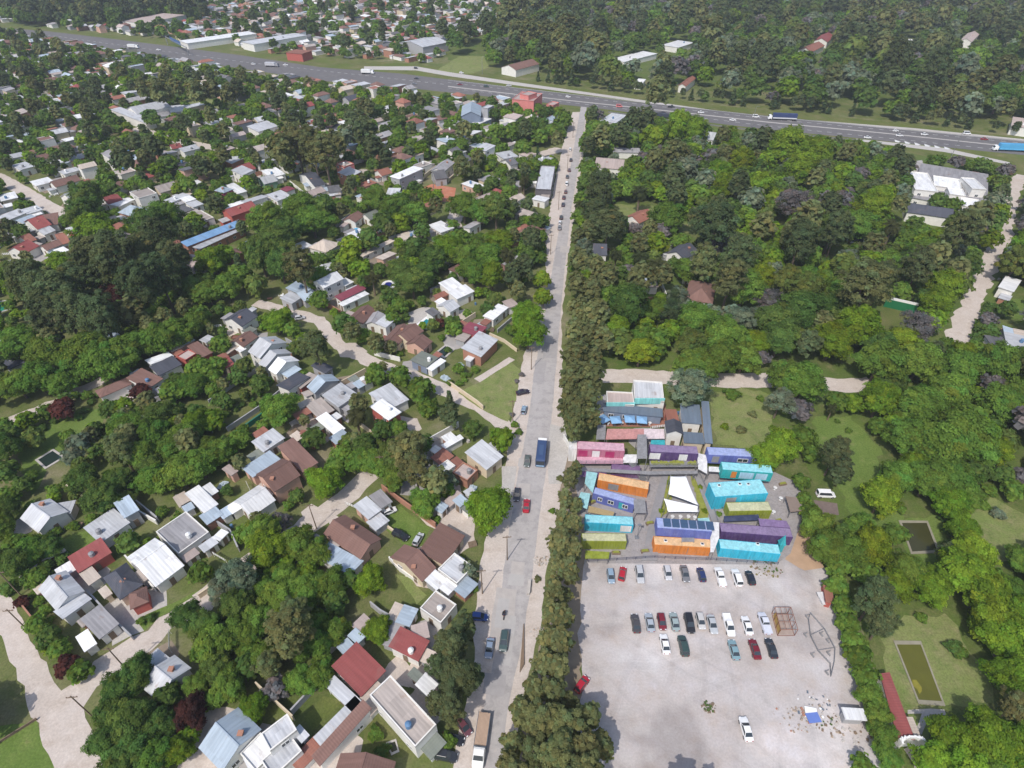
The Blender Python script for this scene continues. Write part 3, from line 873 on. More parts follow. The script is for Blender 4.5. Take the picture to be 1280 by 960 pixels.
# name|label|short name as a landmark or -|blocks
HOUSES = '''
house|red shed-roofed house with tan patio cover by the dirt crossroads|the red-roofed house|shed R r 3 85,698 127,675 141,690 98,716;flat C w 2.6 98,717 114,707 127,721 111,732
house|white house with grey gable slope and deep front porch on the lane corner|the white porch house|gable L w 3.2 49,736 70,766 103,739 84,711;shed L w 2.7 70,766 80,778 114,748 103,739
house|grey low house with a white carport and rusty roof edge on the lane corner|the grey carport house|shed G w 2.9 107,776 127,755 147,780 122,802;flat W w 2.5 94,796 109,786 122,804 105,815;flat U b 2.4 96,776 106,769 112,777 103,785
house|dark slate hipped house with a bay roof and solar panels|the dark slate house|hip S c 3.0 128,722 158,703 180,730 150,750;hip N r 2.9 158,741 182,735 188,752 165,760;flat C c 2.4 122,738 132,731 140,742 131,748
house|long grey flat house with big white metal gable beside it|the long grey house|par G w 3.4 194,664 232,640 262,664 223,692;gable W w 3.2 159,697 194,671 229,707 194,735;flat L w 2.6 246,684 266,670 274,679 256,689;flat W w 2.7 268,671 277,659 283,666 275,678;flat P w 2.6 225,695 244,685 249,690 233,705
house|long pale house with a raised bluish box at its end|the raised-box house|flat L w 3.0 102,661 142,634 163,654 126,677;shed B g 4.4 141,631 161,623 177,637 156,646
house|white gabled house standing alone at the left hedge|the lone white gable|gable L w 3.2 28,646 45,668 88,638 60,624;flat L g 2.8 64,625 88,633 90,641 72,642
house|small white house with tan terrace between long grey and brown houses|the white terrace house|flat W w 3.2 233,616 247,606 274,629 253,643;flat C w 2.4 214,622 232,613 238,627 226,634;flat B w 2.4 226,632 238,626 244,634 232,641
shed|small pale blue lean-to shed beside the white terrace house|-|shed B w 2.4 271,641 284,634 292,641 279,649
house|brown tile house with salmon walls and red rear wing|the salmon-walled house|gable N p 4.6 321,594 351,572 378,595 341,614;shed N p 3.6 345,563 367,554 401,578 379,588;flat B p 3.4 296,585 340,565 350,573 320,595;flat P p 3.0 280,585 286,579 296,588 288,597
shed|white patchy vaulted workshop in front of the salmon-walled house|the white workshop|gable W w 3.2 291,627 324,606 344,625 314,647
house|light grey low house behind the salmon-walled house|-|shed L w 3.4 315,554 342,537 356,547 329,566
shed|tiny terracotta roofed hut on the grass behind the salmon-walled house|-|gable T b 2.2 372,541 377,537 386,544 382,549
house|stepped white house of three parallel gables by the paddocks|the stepped white house|gable L w 5.2 311,439 324,449 359,428 344,420;gable L w 4.4 323,454 331,460 365,441 356,436;gable W w 4.0 336,462 344,468 375,451 363,444;flat B w 3.2 350,466 360,472 377,461 368,456
house|blue-grey gabled house with a patched red and white yard roof|the patched-roof house|gable B g 3.6 380,485 394,488 427,477 414,468;shed S w 3.4 350,485 361,493 385,472 372,463;flat U r 2.9 366,480 376,487 396,470 387,464;shed S g 3.0 389,460 400,451 416,460 407,467
shed|corrugated grey metal shed roof in front of the blue-grey gable|the corrugated shed|shed L g 3.6 403,496 429,480 443,492 425,511;flat G g 2.8 431,481 440,477 448,482 437,487
shed|rusty half-covered workshop beside the corrugated shed|-|flat U b 2.8 381,506 401,497 419,512 398,523
shed|narrow cream-white lean-to roof behind the corrugated shed|-|flat W w 2.6 440,478 455,470 458,472 443,480
house|two-storey brick house with white roof and grey flat wing|the two-storey brick house|flat W r 5.6 460,508 479,498 501,515 487,525;flat L w 3.4 456,491 490,480 511,499 487,512
shed|small white shed roof over stacked lumber below the palm|the lumber shed|shed W w 2.8 397,525 408,519 432,534 417,546
shed|small square white roof under the dark trees|-|flat W w 2.6 536,562 545,556 554,562 546,569
shed|narrow white awning roof over a back yard|-|shed W w 2.6 551,557 576,544 579,547 556,561
house|cream-walled house with big white metal roof on the main road|the cream-walled house|shed L c 3.6 582,570 606,548 621,572 612,589
house|white box house behind the pinkish terrace|-|par W w 3.4 545,584 560,574 569,582 556,591
house|pinkish flat-roofed house next to the cream-walled house|the pinkish flat house|par P b 3.0 566,590 579,577 597,587 584,601
shed|bluish metal shed half hidden by the big green roadside tree|-|shed B g 3.0 567,626 575,618 586,625 574,635;flat L w 3.0 579,614 589,608 594,614 585,621
shed|pale blue shed roof among saplings|-|shed B w 2.6 544,637 552,627 560,632 552,643
house|two-tone grey metal house by the dirt lane bend|the two-tone grey house|flat L p 3.2 440,632 459,620 477,637 461,649;flat G w 3.0 459,619 477,612 490,626 477,637
house|brown-gabled house with a faded red patch on its roof|the brown-gabled house|gable N p 3.0 403,665 450,700 480,671 430,647
shed|long pale blue metal shed below the brown-gabled house|the pale blue shed|shed B w 2.6 387,689 438,724 450,703 399,667
house|brown tile house by the lawn with the parked black car|the brown lawn house|gable N c 3.0 505,679 489,697 527,728 545,710
house|broad brown flat house near the roadside|the broad brown house|shed N c 3.0 530,692 546,653 583,671 552,708
house|grey-white flat house with bright side wall near the roadside|the bright-walled house|par L w 3.4 549,709 567,692 592,706 570,732
house|weathered flat roof strewn with debris beside the conifer|the debris roof|par U w 3.4 524,759 544,740 573,754 550,778;flat P w 3.0 510,782 530,779 541,800 520,795
shed|pale blue shed with a rooftop tank near the debris roof|-|flat B w 3.0 495,779 504,753 524,763 511,782
house|small red-roofed house close to the dark conifer|the small red house|shed R w 3.0 493,807 500,781 530,803 525,833
house|rose-red flat-roofed house with stained roof|the rose-red house|shed R w 3.2 414,838 445,806 487,840 450,866
shed|two pale blue lean-to roofs behind the rose-red house|-|flat B w 2.8 435,795 444,783 457,796 446,806;flat B w 2.6 421,808 434,797 445,807 431,822
shed|mossy tan slab shelter between the red house and the big flat roof|-|flat Y w 2.8 510,843 517,832 531,845 522,856
building|big flat-roofed building with stained white roof and long white side wall|the big stained flat roof|par U w 5.0 458,872 492,840 541,909 523,930
house|grey strip-roofed house wrapped round a small lawn|the lawn-side grey house|flat L w 3.0 393,920 441,872 459,880 400,936;flat L w 3.0 404,857 417,846 456,877 440,888
house|brown tiled wing along the white-walled building|the brown tiled wing|shed N w 3.2 457,881 467,890 402,954 384,946;gable N w 3.6 418,968 425,942 494,951 488,985
house|white stepped modern block house at the bottom edge|the white modern block|par L w 5.6 326,916 357,894 374,911 336,938;par L w 3.8 322,950 363,922 379,937 342,970;flat L g 3.4 364,915 374,906 388,919 377,928
house|blue-grey gabled house with white roof terrace at the bottom edge|the blue-grey bottom gable|gable B w 3.6 247,934 280,968 322,912 301,882;par W w 3.2 300,940 325,916 345,935 318,966
shed|light grey twin-bay shed with a dark gutter among dark trees|the twin-bay shed|gable L w 3.0 182,860 193,877 241,837 215,815
house|bluish three-part metal-roofed house near the dirt bend|the bluish metal house|shed B g 3.4 360,362 369,354 390,359 374,369;shed L g 3.2 351,374 364,366 376,371 365,381;shed B g 3.0 374,369 391,360 394,370 380,378
house|maroon and white striped-roof house|the maroon-striped house|shed M w 3.2 421,371 450,356 456,360 425,378;flat W w 2.8 425,379 456,363 460,367 428,384
house|brown gabled house with blue-grey extension near the palm|the blue-extension house|gable N w 3.2 440,399 449,381 466,389 453,408;gable G w 3.2 455,406 466,391 482,393 472,405;shed L w 3.4 472,405 481,394 493,399 482,411
house|sprawling brown tile villa with two crossing gables|the sprawling brown villa|gable N c 3.4 480,427 495,405 514,412 497,433;gable N c 3.8 498,419 508,402 527,415 508,429;gable N p 3.2 507,430 518,419 540,427 530,438
house|mossy grey flat house by the dark pool|the mossy flat house|flat Y u 3.2 514,450 526,438 549,447 532,459;flat W w 2.7 534,460 550,447 558,451 539,464
barn|grey metal barn with brick gable end beside the paddock|the brick-gable barn|shed L b 3.8 578,437 599,416 621,424 602,448
house|flat maroon-roofed house behind the brick-gable barn|the maroon flat house|flat M r 3.0 577,415 584,401 613,410 594,418
house|white angular house near the roadside bright tree|the white angular house|flat W w 3.2 610,396 620,376 634,386 615,400;flat P w 3.0 628,376 640,373 648,380 636,386
house|light grey house with white gable wall between gardens|-|gable L w 3.2 543,382 559,377 577,382 563,390
house|white twin-roofed house under dark trees|the white twin roofs|shed W w 4.2 550,356 566,348 577,357 562,366;shed W w 3.6 561,367 583,356 590,364 572,375
shed|small charcoal shed beside the light grey garden house|-|shed K w 2.6 533,390 541,385 549,390 541,397
house|small white flat house among dark trees left of the road|-|flat W w 3.2 538,281 551,275 565,284 550,293
house|brown gabled house with grey wing and round blue pool|the round-pool house|gable N w 3.2 430,275 440,266 454,269 445,279;gable Y w 3.0 453,270 465,262 473,269 463,276
house|cream villa with hipped roof in the trees|the cream villa|hip C w 4.2 389,308 404,298 423,304 408,318;flat W w 3.0 368,306 380,300 389,307 378,312
house|tan low roof deep among dark trees|-|flat C c 3.0 498,294 511,288 520,298 506,305
shed|long narrow pale carport roof among dark trees|-|flat C w 2.6 450,318 488,298 491,301 454,322
house|red-brown tiled house with leafy maroon tree in front|the red-brown house|shed N w 3.2 159,477 181,461 200,475 187,486;flat G w 2.6 192,486 209,479 220,490 204,499
house|white and slate twin-slope house with a pink end wall|the white-and-slate house|shed W w 3.2 189,459 183,453 210,439 217,445;shed S w 3.2 189,460 217,446 226,455 198,471
house|jumbled brick-red terrace house with roof patio|the brick-red terrace|par P r 3.4 224,444 235,435 243,441 231,452;flat N r 3.6 237,432 247,425 264,440 251,449
house|tan slab-roofed hut behind the white-and-slate house|-|flat C p 2.8 209,434 222,425 230,433 213,440
house|small red gable with cream verge on the garden side|-|gable R c 2.8 272,451 283,445 292,455 281,461
house|dark slate gabled house with bright white end wall|the white-ended slate house|gable S w 3.6 283,398 298,388 320,394 301,412
house|brown roofed house with white porch beside the stepped white house|the brown porch house|gable N w 3.2 291,427 305,414 321,421 303,436;flat W w 2.5 291,434 297,429 307,436 300,441
shed|light grey shed roof behind the brick-red terrace|-|flat L w 2.6 250,424 260,418 267,421 257,430
villa|red-roofed brick villa with deep verandah arches|the red brick villa|gable R r 4.4 280,265 309,252 321,260 287,271
hall|long blue-roofed hall among trees|the long blue hall|shed A b 4.0 227,304 296,277 301,281 234,309;flat L b 3.2 240,309 300,282 304,286 250,312
house|grey patchwork of low roofs left of the red brick villa|the grey patchwork|flat L w 3.2 207,250 229,240 236,244 214,254;flat K w 3.0 219,261 229,256 241,261 227,268;flat W w 3.4 226,248 238,243 243,249 232,253;flat L w 3.0 234,254 246,249 252,255 241,260;flat W w 2.8 208,266 216,262 222,269 213,272
house|pale blue roofed house with magenta wall|the magenta-walled house|hip B m 3.4 271,237 280,233 289,236 279,243;flat W w 3.0 284,231 292,227 307,239 296,243
house|white sheet-roofed house with green gable wall|the green-walled house|flat W w 3.4 325,213 345,209 357,217 339,222;gable L t 3.2 323,224 340,219 345,226 330,231
house|light metal house with a maroon rear roof|-|shed L w 3.2 336,246 352,239 362,245 346,252;flat M w 3.4 351,236 360,231 367,236 358,240
house|small white block house above the leafy hedge|-|flat W w 3.0 339,261 347,256 352,260 343,266
house|low red tiled house in the upper gardens|-|gable R w 3.2 292,211 305,206 320,210 304,217
hall|tall white box hall above the clay court|the white box hall|flat W g 6.5 486,221 517,207 530,211 499,223;shed L w 2.5 485,236 499,238 500,244 484,243
house|grey low house with cream end behind the white box hall|the grey hall annex|gable G w 4.2 533,215 555,202 571,204 553,213;gable K g 3.6 538,216 555,213 556,222 545,225
house|small terracotta gable among trees near the white box hall|-|gable T w 3.0 472,215 480,210 489,216 475,221
house|bluish three-storey house with square stair tower|the bluish tower house|gable B u 7.0 571,147 585,134 606,131 594,143;par L g 9.0 604,134 609,130 615,132 610,136;flat W u 3.4 590,152 604,146 612,148 600,156
apartment_block|coral red apartment block by the motorway|the coral block|par P k 8.5 640,124 652,114 677,117 668,126;par P k 11.0 653,117 660,113 668,116 661,120;par P k 7.0 685,130 690,126 697,128 692,132
warehouse|long white flat-roofed warehouse on the main road|the roadside warehouse|par L d 5.0 676,207 695,207 688,237 669,236;flat W w 3.4 665,248 671,244 686,247 682,253
house|grey gabled house with white front near the warehouse|-|gable K w 5.0 627,202 634,198 646,204 638,208
house|white jumbled roofs uphill of the grey gabled house|the white jumble|flat L w 3.4 619,192 638,187 647,196 630,198;flat P w 3.2 650,192 660,188 668,192 658,197
shop|cream low shop roof near the end of the road|the cream shop|flat C w 3.0 675,190 686,188 691,191 680,196
house|red roof of the tiled cluster at the left edge|the red tile cluster|gable R w 3.2 17,312 27,302 41,309 31,319;gable T w 3.2 26,298 33,293 42,300 34,305
house|tall red gable next to a grey roof in the tiled cluster|-|gable R w 4.0 40,276 49,270 55,281 44,290;shed N w 3.2 48,272 70,271 75,281 57,281
house|grey metal gable in the middle of the tiled cluster|-|gable L w 3.2 46,290 59,284 67,288 55,295
house|brown long gable above the white walled terrace|-|gable N w 3.2 49,309 72,300 77,305 59,314
house|orange tile roof with white party wall|-|gable T w 3.2 68,295 82,292 88,303 76,306;flat W w 3.0 70,313 80,306 87,316 77,320
house|light patio house at the edge of the bright trees|-|flat L r 3.0 82,285 92,282 107,290 98,295
house|long bluish white roofs at the left edge|-|flat L w 3.4 0,270 25,260 28,264 10,279;shed B w 3.0 24,276 40,269 44,272 29,281
house|light twin roofs behind the tiled cluster|-|flat L w 3.2 26,262 46,256 54,262 33,268
house|white roof with cream wall at the left edge|-|flat W c 3.6 -4,243 18,240 23,246 2,252
house|white sheet roof by the pale lane|-|gable L w 3.2 81,244 96,239 100,243 90,254
house|white long roof above the pale lane|-|flat W w 3.2 39,226 61,221 65,226 44,234
house|brown long roof above the pale lane|-|gable N w 3.2 65,229 95,220 97,225 68,236
house|light roof with a small red awning in the upper left gardens|-|flat L w 3.2 74,214 96,208 98,212 80,219
house|white two-part house at the upper left lane|-|flat L w 3.6 15,206 32,202 42,207 24,214
house|red gable and white wing beyond the bright trees|-|gable R w 3.4 127,249 144,244 150,249 135,257;flat W w 3.2 139,255 156,245 166,249 150,259
house|bright blue-grey roofed brick house in the garden quarter|the blue-roofed brick house|hip B b 3.8 149,265 167,257 189,262 166,272
school|school hall with long grey vaulted roof|the school|gable L w 5.5 161,136 200,127 210,133 170,144;shed L w 4.0 144,141 154,139 188,150 182,156;flat G w 3.6 187,142 210,139 215,144 195,147;flat L g 4.0 211,132 229,131 231,139 214,140
house|small red gable below the school|-|gable R w 3.4 212,183 224,180 227,184 215,187
house|long grey roof below the school|-|shed L w 3.4 224,187 245,182 249,185 230,191
house|purple-grey roofed house near the brown trees|-|shed L w 3.4 317,160 336,152 340,157 322,167
house|slate roofed house with white side wall in the trees|the white-sided slate house|gable S w 4.0 376,217 385,215 407,229 391,235
house|two-storey cream house with coral balcony|-|par C k 5.6 421,204 432,200 441,204 430,209
house|charcoal flat roof beside the white-sided slate house|-|flat K w 3.4 409,233 424,230 426,239 411,241
clubhouse|white and slate clubhouse with many roofs near the motorway|the white clubhouse|flat G w 3.6 1150,206 1246,217 1222,262 1141,247;par W w 6.4 1146,216 1165,216 1158,233 1139,240;par W w 5.6 1166,219 1202,224 1200,236 1168,232;par W w 6.6 1187,236 1206,235 1203,244 1186,242;par W w 5.6 1203,247 1227,249 1221,259 1200,257;par W w 7.4 1204,220 1218,224 1232,234 1214,238;gable S w 4.2 1131,255 1191,263 1187,272 1134,266
villa|brown-roofed villa with chimneys in the right woods|the brown woodland villa|hip N w 4.4 861,350 896,355 890,380 857,374
house|dark roofed white-gabled house in the right woods|the white-gabled wood house|gable S w 4.0 836,314 849,306 870,311 857,329
house|slate roofed house near the roadside woods|the roadside slate roof|gable S w 3.4 741,305 759,304 757,319 741,319
house|low red roof in the small woodland clearing|the clearing house|gable T w 3.2 781,271 800,263 816,269 800,281
house|pinkish low roof behind the round dark tree|-|flat P w 3.2 799,351 821,350 822,358 801,359
house|faded pink roof in the upper roadside woods|the faded pink roof|gable P w 4.0 745,198 782,200 778,213 745,208
house|grey roofs showing between roadside trees|-|flat G w 3.4 765,184 800,185 800,191 767,190
house|light shed roof by the motorway pylon|the pylon shed|gable L w 4.0 877,166 898,168 891,176 872,172
house|pale roof under trees where the road meets the motorway|-|flat L w 4.0 762,140 777,144 771,156 758,150
house|white house at the right edge by the dirt lane|the right-edge white house|flat W w 4.0 1246,357 1259,346 1276,349 1269,366
house|light metal house in the right-edge corner|-|flat L w 3.2 1253,432 1262,418 1290,420 1288,436;flat K w 3.0 1241,424 1256,418 1252,433 1240,437
house|long white roofs in the woods beyond the motorway|the far white roofs|flat W w 4.0 764,74 806,63 816,67 783,78
house|small white house deep in the woods beyond the motorway|-|flat W w 4.5 838,56 846,49 857,53 850,61
house|white and terracotta house behind the motorway|the far terracotta house|gable T w 4.5 849,107 860,96 869,98 858,108
house|white box house behind the motorway trees|-|flat W w 4.0 793,104 798,98 807,99 803,105
house|red-roofed villa in the far woods|the far red villa|gable R w 5.0 1019,51 1026,43 1041,45 1036,53
house|pale terracotta villa in the far woods|-|gable T w 4.5 1002,63 1012,54 1027,57 1016,66
house|white villa in the far woods|the far white villa|flat W w 5.0 1119,54 1128,47 1137,49 1129,57
house|pinkish villa in the far right woods|the far pink villa|gable P w 5.0 1202,51 1208,41 1222,43 1216,53
house|pinkish house at the right edge behind the motorway|-|flat P w 5.0 1262,157 1268,146 1290,149 1288,160
barn|white barn with maroon roof beyond the motorway|the maroon barn|gable N w 5.0 645,89 667,80 656,75 634,84
hall|orange roofed workshop beyond the motorway|the orange workshop|flat T r 6.0 363,65 369,60.5 384,64 378,68
hall|large grey roofed hall beyond the motorway|the far grey hall|gable L g 7.0 514,52 531,46 547,52 527,62
hall|long white strip-roofed hall beyond the motorway|the far white strip|flat W w 5.0 229,51 312,38 315,42 232,55
hall|grey long-roofed hall behind the orange workshop|-|flat L w 6.0 310,52 370,40 375,44 315,57
hall|pink flat-roofed store at the upper left|the far pink store|flat P w 6.0 155,26 200,17 238,18 178,29
'''
n_h = 0
for line in HOUSES.strip().split('\n'):
    nm, lb, sh, vv = line.split('|')
    far = G(*pts(vv.split(';')[0].split(' ', 4)[4].split()[0])[0]).y > 330
    o = house(nm, lb, nm.replace('_', ' '), vv.split(';'), detail=1 if far else 2, short=None if sh == '-' else sh)
    n_h += 1
# solar panels and skylight of single houses

# ------------------------------------------------------------------ the container market
def container(label, q, h, z0, roofc, facec, feats='', cat='container', name='shipping_container', extra=None):
    """corrugated steel box: roof corners q at height h, floor at z0; feats: window/door/sign panels on the side to the camera"""
    c, U, V, a, b = rect(pts(q), h)
    if U.x < 0:
        U, V = U * -1, V * -1
    if V.y > 0:
        V = V * -1          # V points to the camera side
    root = empty(name, (c.x, c.y, 0), math.atan2(U.y, U.x))
    tag(root, label, cat, 'shipping containers of the market')
    block([c + U * a + V * b, c - U * a + V * b, c - U * a - V * b, c + U * a - V * b])
    m = paint(facec)
    m2 = paint(roofc, 'faded_', 0.08)
    mb = MB()
    # corrugated long sides and ends
    n = int(a * 2 / 0.28) * 2

    def corr(p0, p1, out):
        k = max(4, int((Vector(p1) - Vector(p0)).length / 0.15))
        prev = None
        for i in range(k + 1):
            t = i / k
            d = 0.045 if (i // 2) % 2 else 0.0
            x = p0[0] + (p1[0] - p0[0]) * t + out[0] * d
            y = p0[1] + (p1[1] - p0[1]) * t + out[1] * d
            if prev:
                mb.poly([(prev[0], prev[1], z0 + .12), (x, y, z0 + .12), (x, y, h - .12), (prev[0], prev[1], h - .12)])
            prev = (x, y)
    corr((-a, -b), (a, -b), (0, -1)); corr((a, -b), (a, b), (1, 0)); corr((a, b), (-a, b), (0, 1)); corr((-a, b), (-a, -b), (-1, 0))
    for x in (-a, a):
        for y in (-b, b):
            mb.box((x, y, (z0 + h) / 2), (0.16, 0.16, h - z0 + 0.02))
    for y in (-b, b):
        mb.box((0, y, h - 0.06), (2 * a - 0.17, 0.12, 0.15)); mb.box((0, y, z0 + 0.06), (2 * a - 0.17, 0.12, 0.15))
    for x in (-a, a):
        mb.box((x, 0, h - 0.06), (0.12, 2 * b - 0.17, 0.15)); mb.box((x, 0, z0 + 0.06), (0.12, 2 * b - 0.17, 0.15))
    mb.build('steel_walls', m, root)
    mr = MB()
    k = int(a * 2 / 0.5)
    for i in range(k):
        x0, x1 = -a + 2 * a * i / k, -a + 2 * a * (i + 1) / k
        d = 0.03 if i % 2 else 0.0
        mr.box(((x0 + x1) / 2, 0, h + d / 2 - 0.005), (x1 - x0 - 0.01, 2 * b - 0.14, 0.06 + d))
    mr.build('roof_sheet', m2, root)
    for f in feats.split():
        kind, t, w = f.split(':')
        t, w = float(t), float(w)
        x = -a + 2 * a * t
        if kind == 'door':
            o = link('door', make_door(), root); o.location = (x, -b - 0.1, z0 + 0.1)
        elif kind == 'window':
            o = link('window', make_window(w, 1.1), root); o.location = (x, -b - 0.1, z0 + 1.0)
        elif kind == 'skylight':
            mk = MB(); mk.box((0, 0, 0.12), (0.7, 0.6, 0.22)); mk.box((0, 0, 0.24), (0.5, 0.42, 0.06), mi=1)
            o = mk.build('skylight', [WHITE, GLASS], root); o.location = (x, b * (w - 1), h + 0.03)
        else:
            mk = MB(); mk.box((0, 0, 0), (w, 0.06, (h - z0) * 0.72))
            o = mk.build('wall_panel', paint(kind), root); o.location = (x, -b - 0.09, (z0 + h) / 2)
    return root, c, U, V, a, b


PAINT = {'orange': (0.62, 0.20, 0.03), 'oroof': (0.70, 0.44, 0.21), 'turq': (0.03, 0.43, 0.60), 'troof': (0.25, 0.62, 0.68), 'lime': (0.24, 0.28, 0.02),
         'lroof': (0.50, 0.49, 0.29), 'purple': (0.085, 0.045, 0.15), 'proof': (0.21, 0.14, 0.27), 'blue': (0.11, 0.14, 0.40), 'broof': (0.30, 0.36, 0.60),
         'pink': (0.42, 0.15, 0.22), 'kroof': (0.58, 0.33, 0.40), 'magenta': (0.36, 0.02, 0.11), 'teal': (0.03, 0.36, 0.40), 'aqua': (0.30, 0.54, 0.55),
         'grey': (0.24, 0.235, 0.24), 'white': (0.7, 0.69, 0.68), 'violet': (0.14, 0.06, 0.17), 'navy': (0.03, 0.04, 0.09), 'tealg': (0.02, 0.36, 0.36), 'red': (0.45, 0.05, 0.04),
         'paleblue': (0.36, 0.55, 0.66), 'tan': (0.4, 0.28, 0.17), 'slate': (0.13, 0.16, 0.2), 'salmon': (0.52, 0.25, 0.23), 'pinkwhite': (0.66, 0.55, 0.56),
         'mint': (0.22, 0.60, 0.58)}


def paint(k, prefix='painted_', fade=0.0):
    """weathered paint: rain streaks down the sides, rust specks, sun-bleached blotches"""
    name = prefix + k + '_steel'
    if name in MATS:
        return MATS[name]
    col = [v * (1 - fade) + 0.55 * fade for v in PAINT[k]]
    m, nt, b = nodes_of(name)
    co = coord(nt)
    st = noise(nt, mapped(nt, co, (1.6, 1.6, 0.14)), 1.0, 4, 0.65)
    c = mix(nt, ramp(nt, st, (0.32, 0.0), (0.68, 1.0)), [v * 0.74 + 0.01 for v in col], [min(.85, v * 1.12 + 0.012) for v in col])
    bl = noise(nt, co, 0.5, 5, 0.65)
    c = mix(nt, ramp(nt, bl, (0.5, 0.0), (0.72, 0.30)), c, [v * .6 + .22 for v in col])
    ru = noise(nt, mapped(nt, co, (2.2, 2.2, 0.7)), 1.0, 6, 0.75)
    c = mix(nt, ramp(nt, ru, (0.62, 0.0), (0.72, 0.75)), c, (0.20, 0.09, 0.045))
    nt.links.new(c, b.inputs['Base Color'])
    b.inputs['Roughness'].default_value = 0.6
    b.inputs['Specular IOR Level'].default_value = 0.3
    MATS[name] = m
    return m


LANDMARKS += [('the pink container', 750, 557), ('the white shade sails', 853, 617), ('the dark blue bus', 677, 565), ('the olive pond', 1148, 840),
              ('the red-roofed shed', 1122, 885), ('the green tennis wall', 1125, 378), ('the white van', 1032, 617), ('the lime container', 757, 675),
              ('the dirt crossroads', 75, 880), ('the dry paddock', 615, 490), ('the straw meadow', 925, 525), ('the weedy pond', 1150, 670),
              ('the steel frame', 1025, 805), ('the clay court', 540, 242), ('the end of the road', 728, 130), ('the right dirt lane', 1225, 350),
              ('the turquoise corner container', 936, 688), ('the white lot shed', 1066, 892), ('the rubble heap', 1015, 890), ('the sports field', 580, 82),
              ('the motorway truck', 975, 146), ('the motorway bend', 200, 62), ('the far left corner', 20, 60), ('the mint café roof', 795, 500)]
container('lime green container on the ground beside the roadside trees', '727,667 782,667 782.5,677 729,676', 2.9, 0.1, 'lroof', 'lime')
container('turquoise container with white mural panel just behind the lime one', '733,644 791,646 790.5,655 731,654', 2.9, 0.1, 'troof', 'turq', 'white:0.86:2.4')
container('skewed blue container with round portholes by the grey canopy', '744,609 795,624 792,631 742,617', 2.9, 0.1, 'broof', 'blue', 'window:0.18:1.0 window:0.45:1.3 window:0.8:1.2 teal:0.7:1.0')
container('skewed orange container with a grey shop front', '749,591 811,603 810,612 748,600', 2.9, 0.1, 'oroof', 'orange', 'grey:0.32:2.4')
r_, c_, U_, V_, a_, b_ = container('upper blue container carrying dark solar panels', '823,649 888,651 888,663 820,661', 5.5, 2.9, 'broof', 'blue')
for i in range(6):
    for j in range(2):
        mk = MB(); mk.box((0, 0, 0), (1.55, 1.0, 0.05)); mk.box((0, 0, -0.04), (1.62, 1.06, 0.04), mi=1)
        o = mk.build('solar_panel', [plain('solar_glass', (0.05, 0.09, 0.16), 0.15, 0.1), STEEL], r_)
        o.location = (-a_ * 0.62 + i * 1.8, b_ * 0.55 - j * 1.1, 5.62); o.rotation_euler = (0.1, 0, 0)
container('orange container at the car park front below the solar one', '818,671 888,674 887.5,683.5 818,682', 2.9, 0.1, 'oroof', 'orange', 'skylight:0.2:1.0 skylight:0.85:0.7 grey:0.6:0.1')
container('long purple container behind the turquoise corner one', '901,655 989,660 988,669.5 901,666', 2.9, 0.1, 'proof', 'purple')
container('bright turquoise container at the right front corner', '901,676 974,680 972.5,690.5 899.5,687', 2.9, 0.1, 'troof', 'turq', 'skylight:0.65:1.7')
container('short lime container behind the long purple one', '910,629 961,627 962,636 911,641', 2.9, 0.1, 'lroof', 'lime')
container('wide turquoise double container with white rooflights', '887,604 951,599 958.5,616 894,622', 4.6, 0.3, 'troof', 'turq', 'skylight:0.16:1.5 skylight:0.56:1.5 skylight:0.72:1.4 grey:0.32:2.4')
container('teal container with orange art panel and pale glazing', '904,579 964,581 964,590 902,588', 5.4, 2.6, 'troof', 'tealg', 'orange:0.24:1.2 paleblue:0.5:3.2 paleblue:0.8:2.6')
container('lilac blue container with a dark window at the rear right', '884,559 944,562 946,571 886,569', 5.4, 2.6, 'broof', 'blue', 'window:0.72:2.4 grey:0.16:1.6')
container('upper purple container with white sign panel', '813,556 871,558 872,567 813,565', 5.4, 2.6, 'proof', 'purple', 'white:0.7:2.0 white:0.1:2.6')
container('lower violet container under the long balcony', '765,580 800,583 800,589 765,587', 2.5, 0.1, 'violet', 'violet')
container('pink container with magenta wall panels at the roadside', '722,552 780,554 780,564 722,561', 5.4, 2.6, 'kroof', 'pink', 'magenta:0.12:2.2 magenta:0.7:2.2 white:0.4:1.8')
container('small pale container beside the pink one', '712,549 721,549.5 721,561 712,560', 4.6, 0.1, 'white', 'white')


def slab(name, label, cat, q, h, th, mat, posts=True, kind=None, postmat=STEEL):
    """a roof / canopy / balcony carried on posts"""
    P = [G(x, y, h) for x, y in pts(q)]
    c = sum(P, Vector()) / len(P)
    root = empty(name, (c.x, c.y, 0))
    tag(root, label, cat)
    mb = MB()
    mb.prism([(p.x - c.x, p.y - c.y) for p in P], h - th, h)
    mb.build('roof_panel', mat, root)
    if posts:
        for p in P:
            d = Vector((c.x - p.x, c.y - p.y, 0)) * 0.06
            k = MB(); k.box((p.x - c.x + d.x, p.y - c.y + d.y, (h - th) / 2), (0.14, 0.14, h - th))
            k.build('post', postmat, root)
    block(P)
    return root


def canopy(label, q, h, mat, cat='canopy', name='canopy'):
    return slab(name, label, cat, q, h, 0.14, mat)


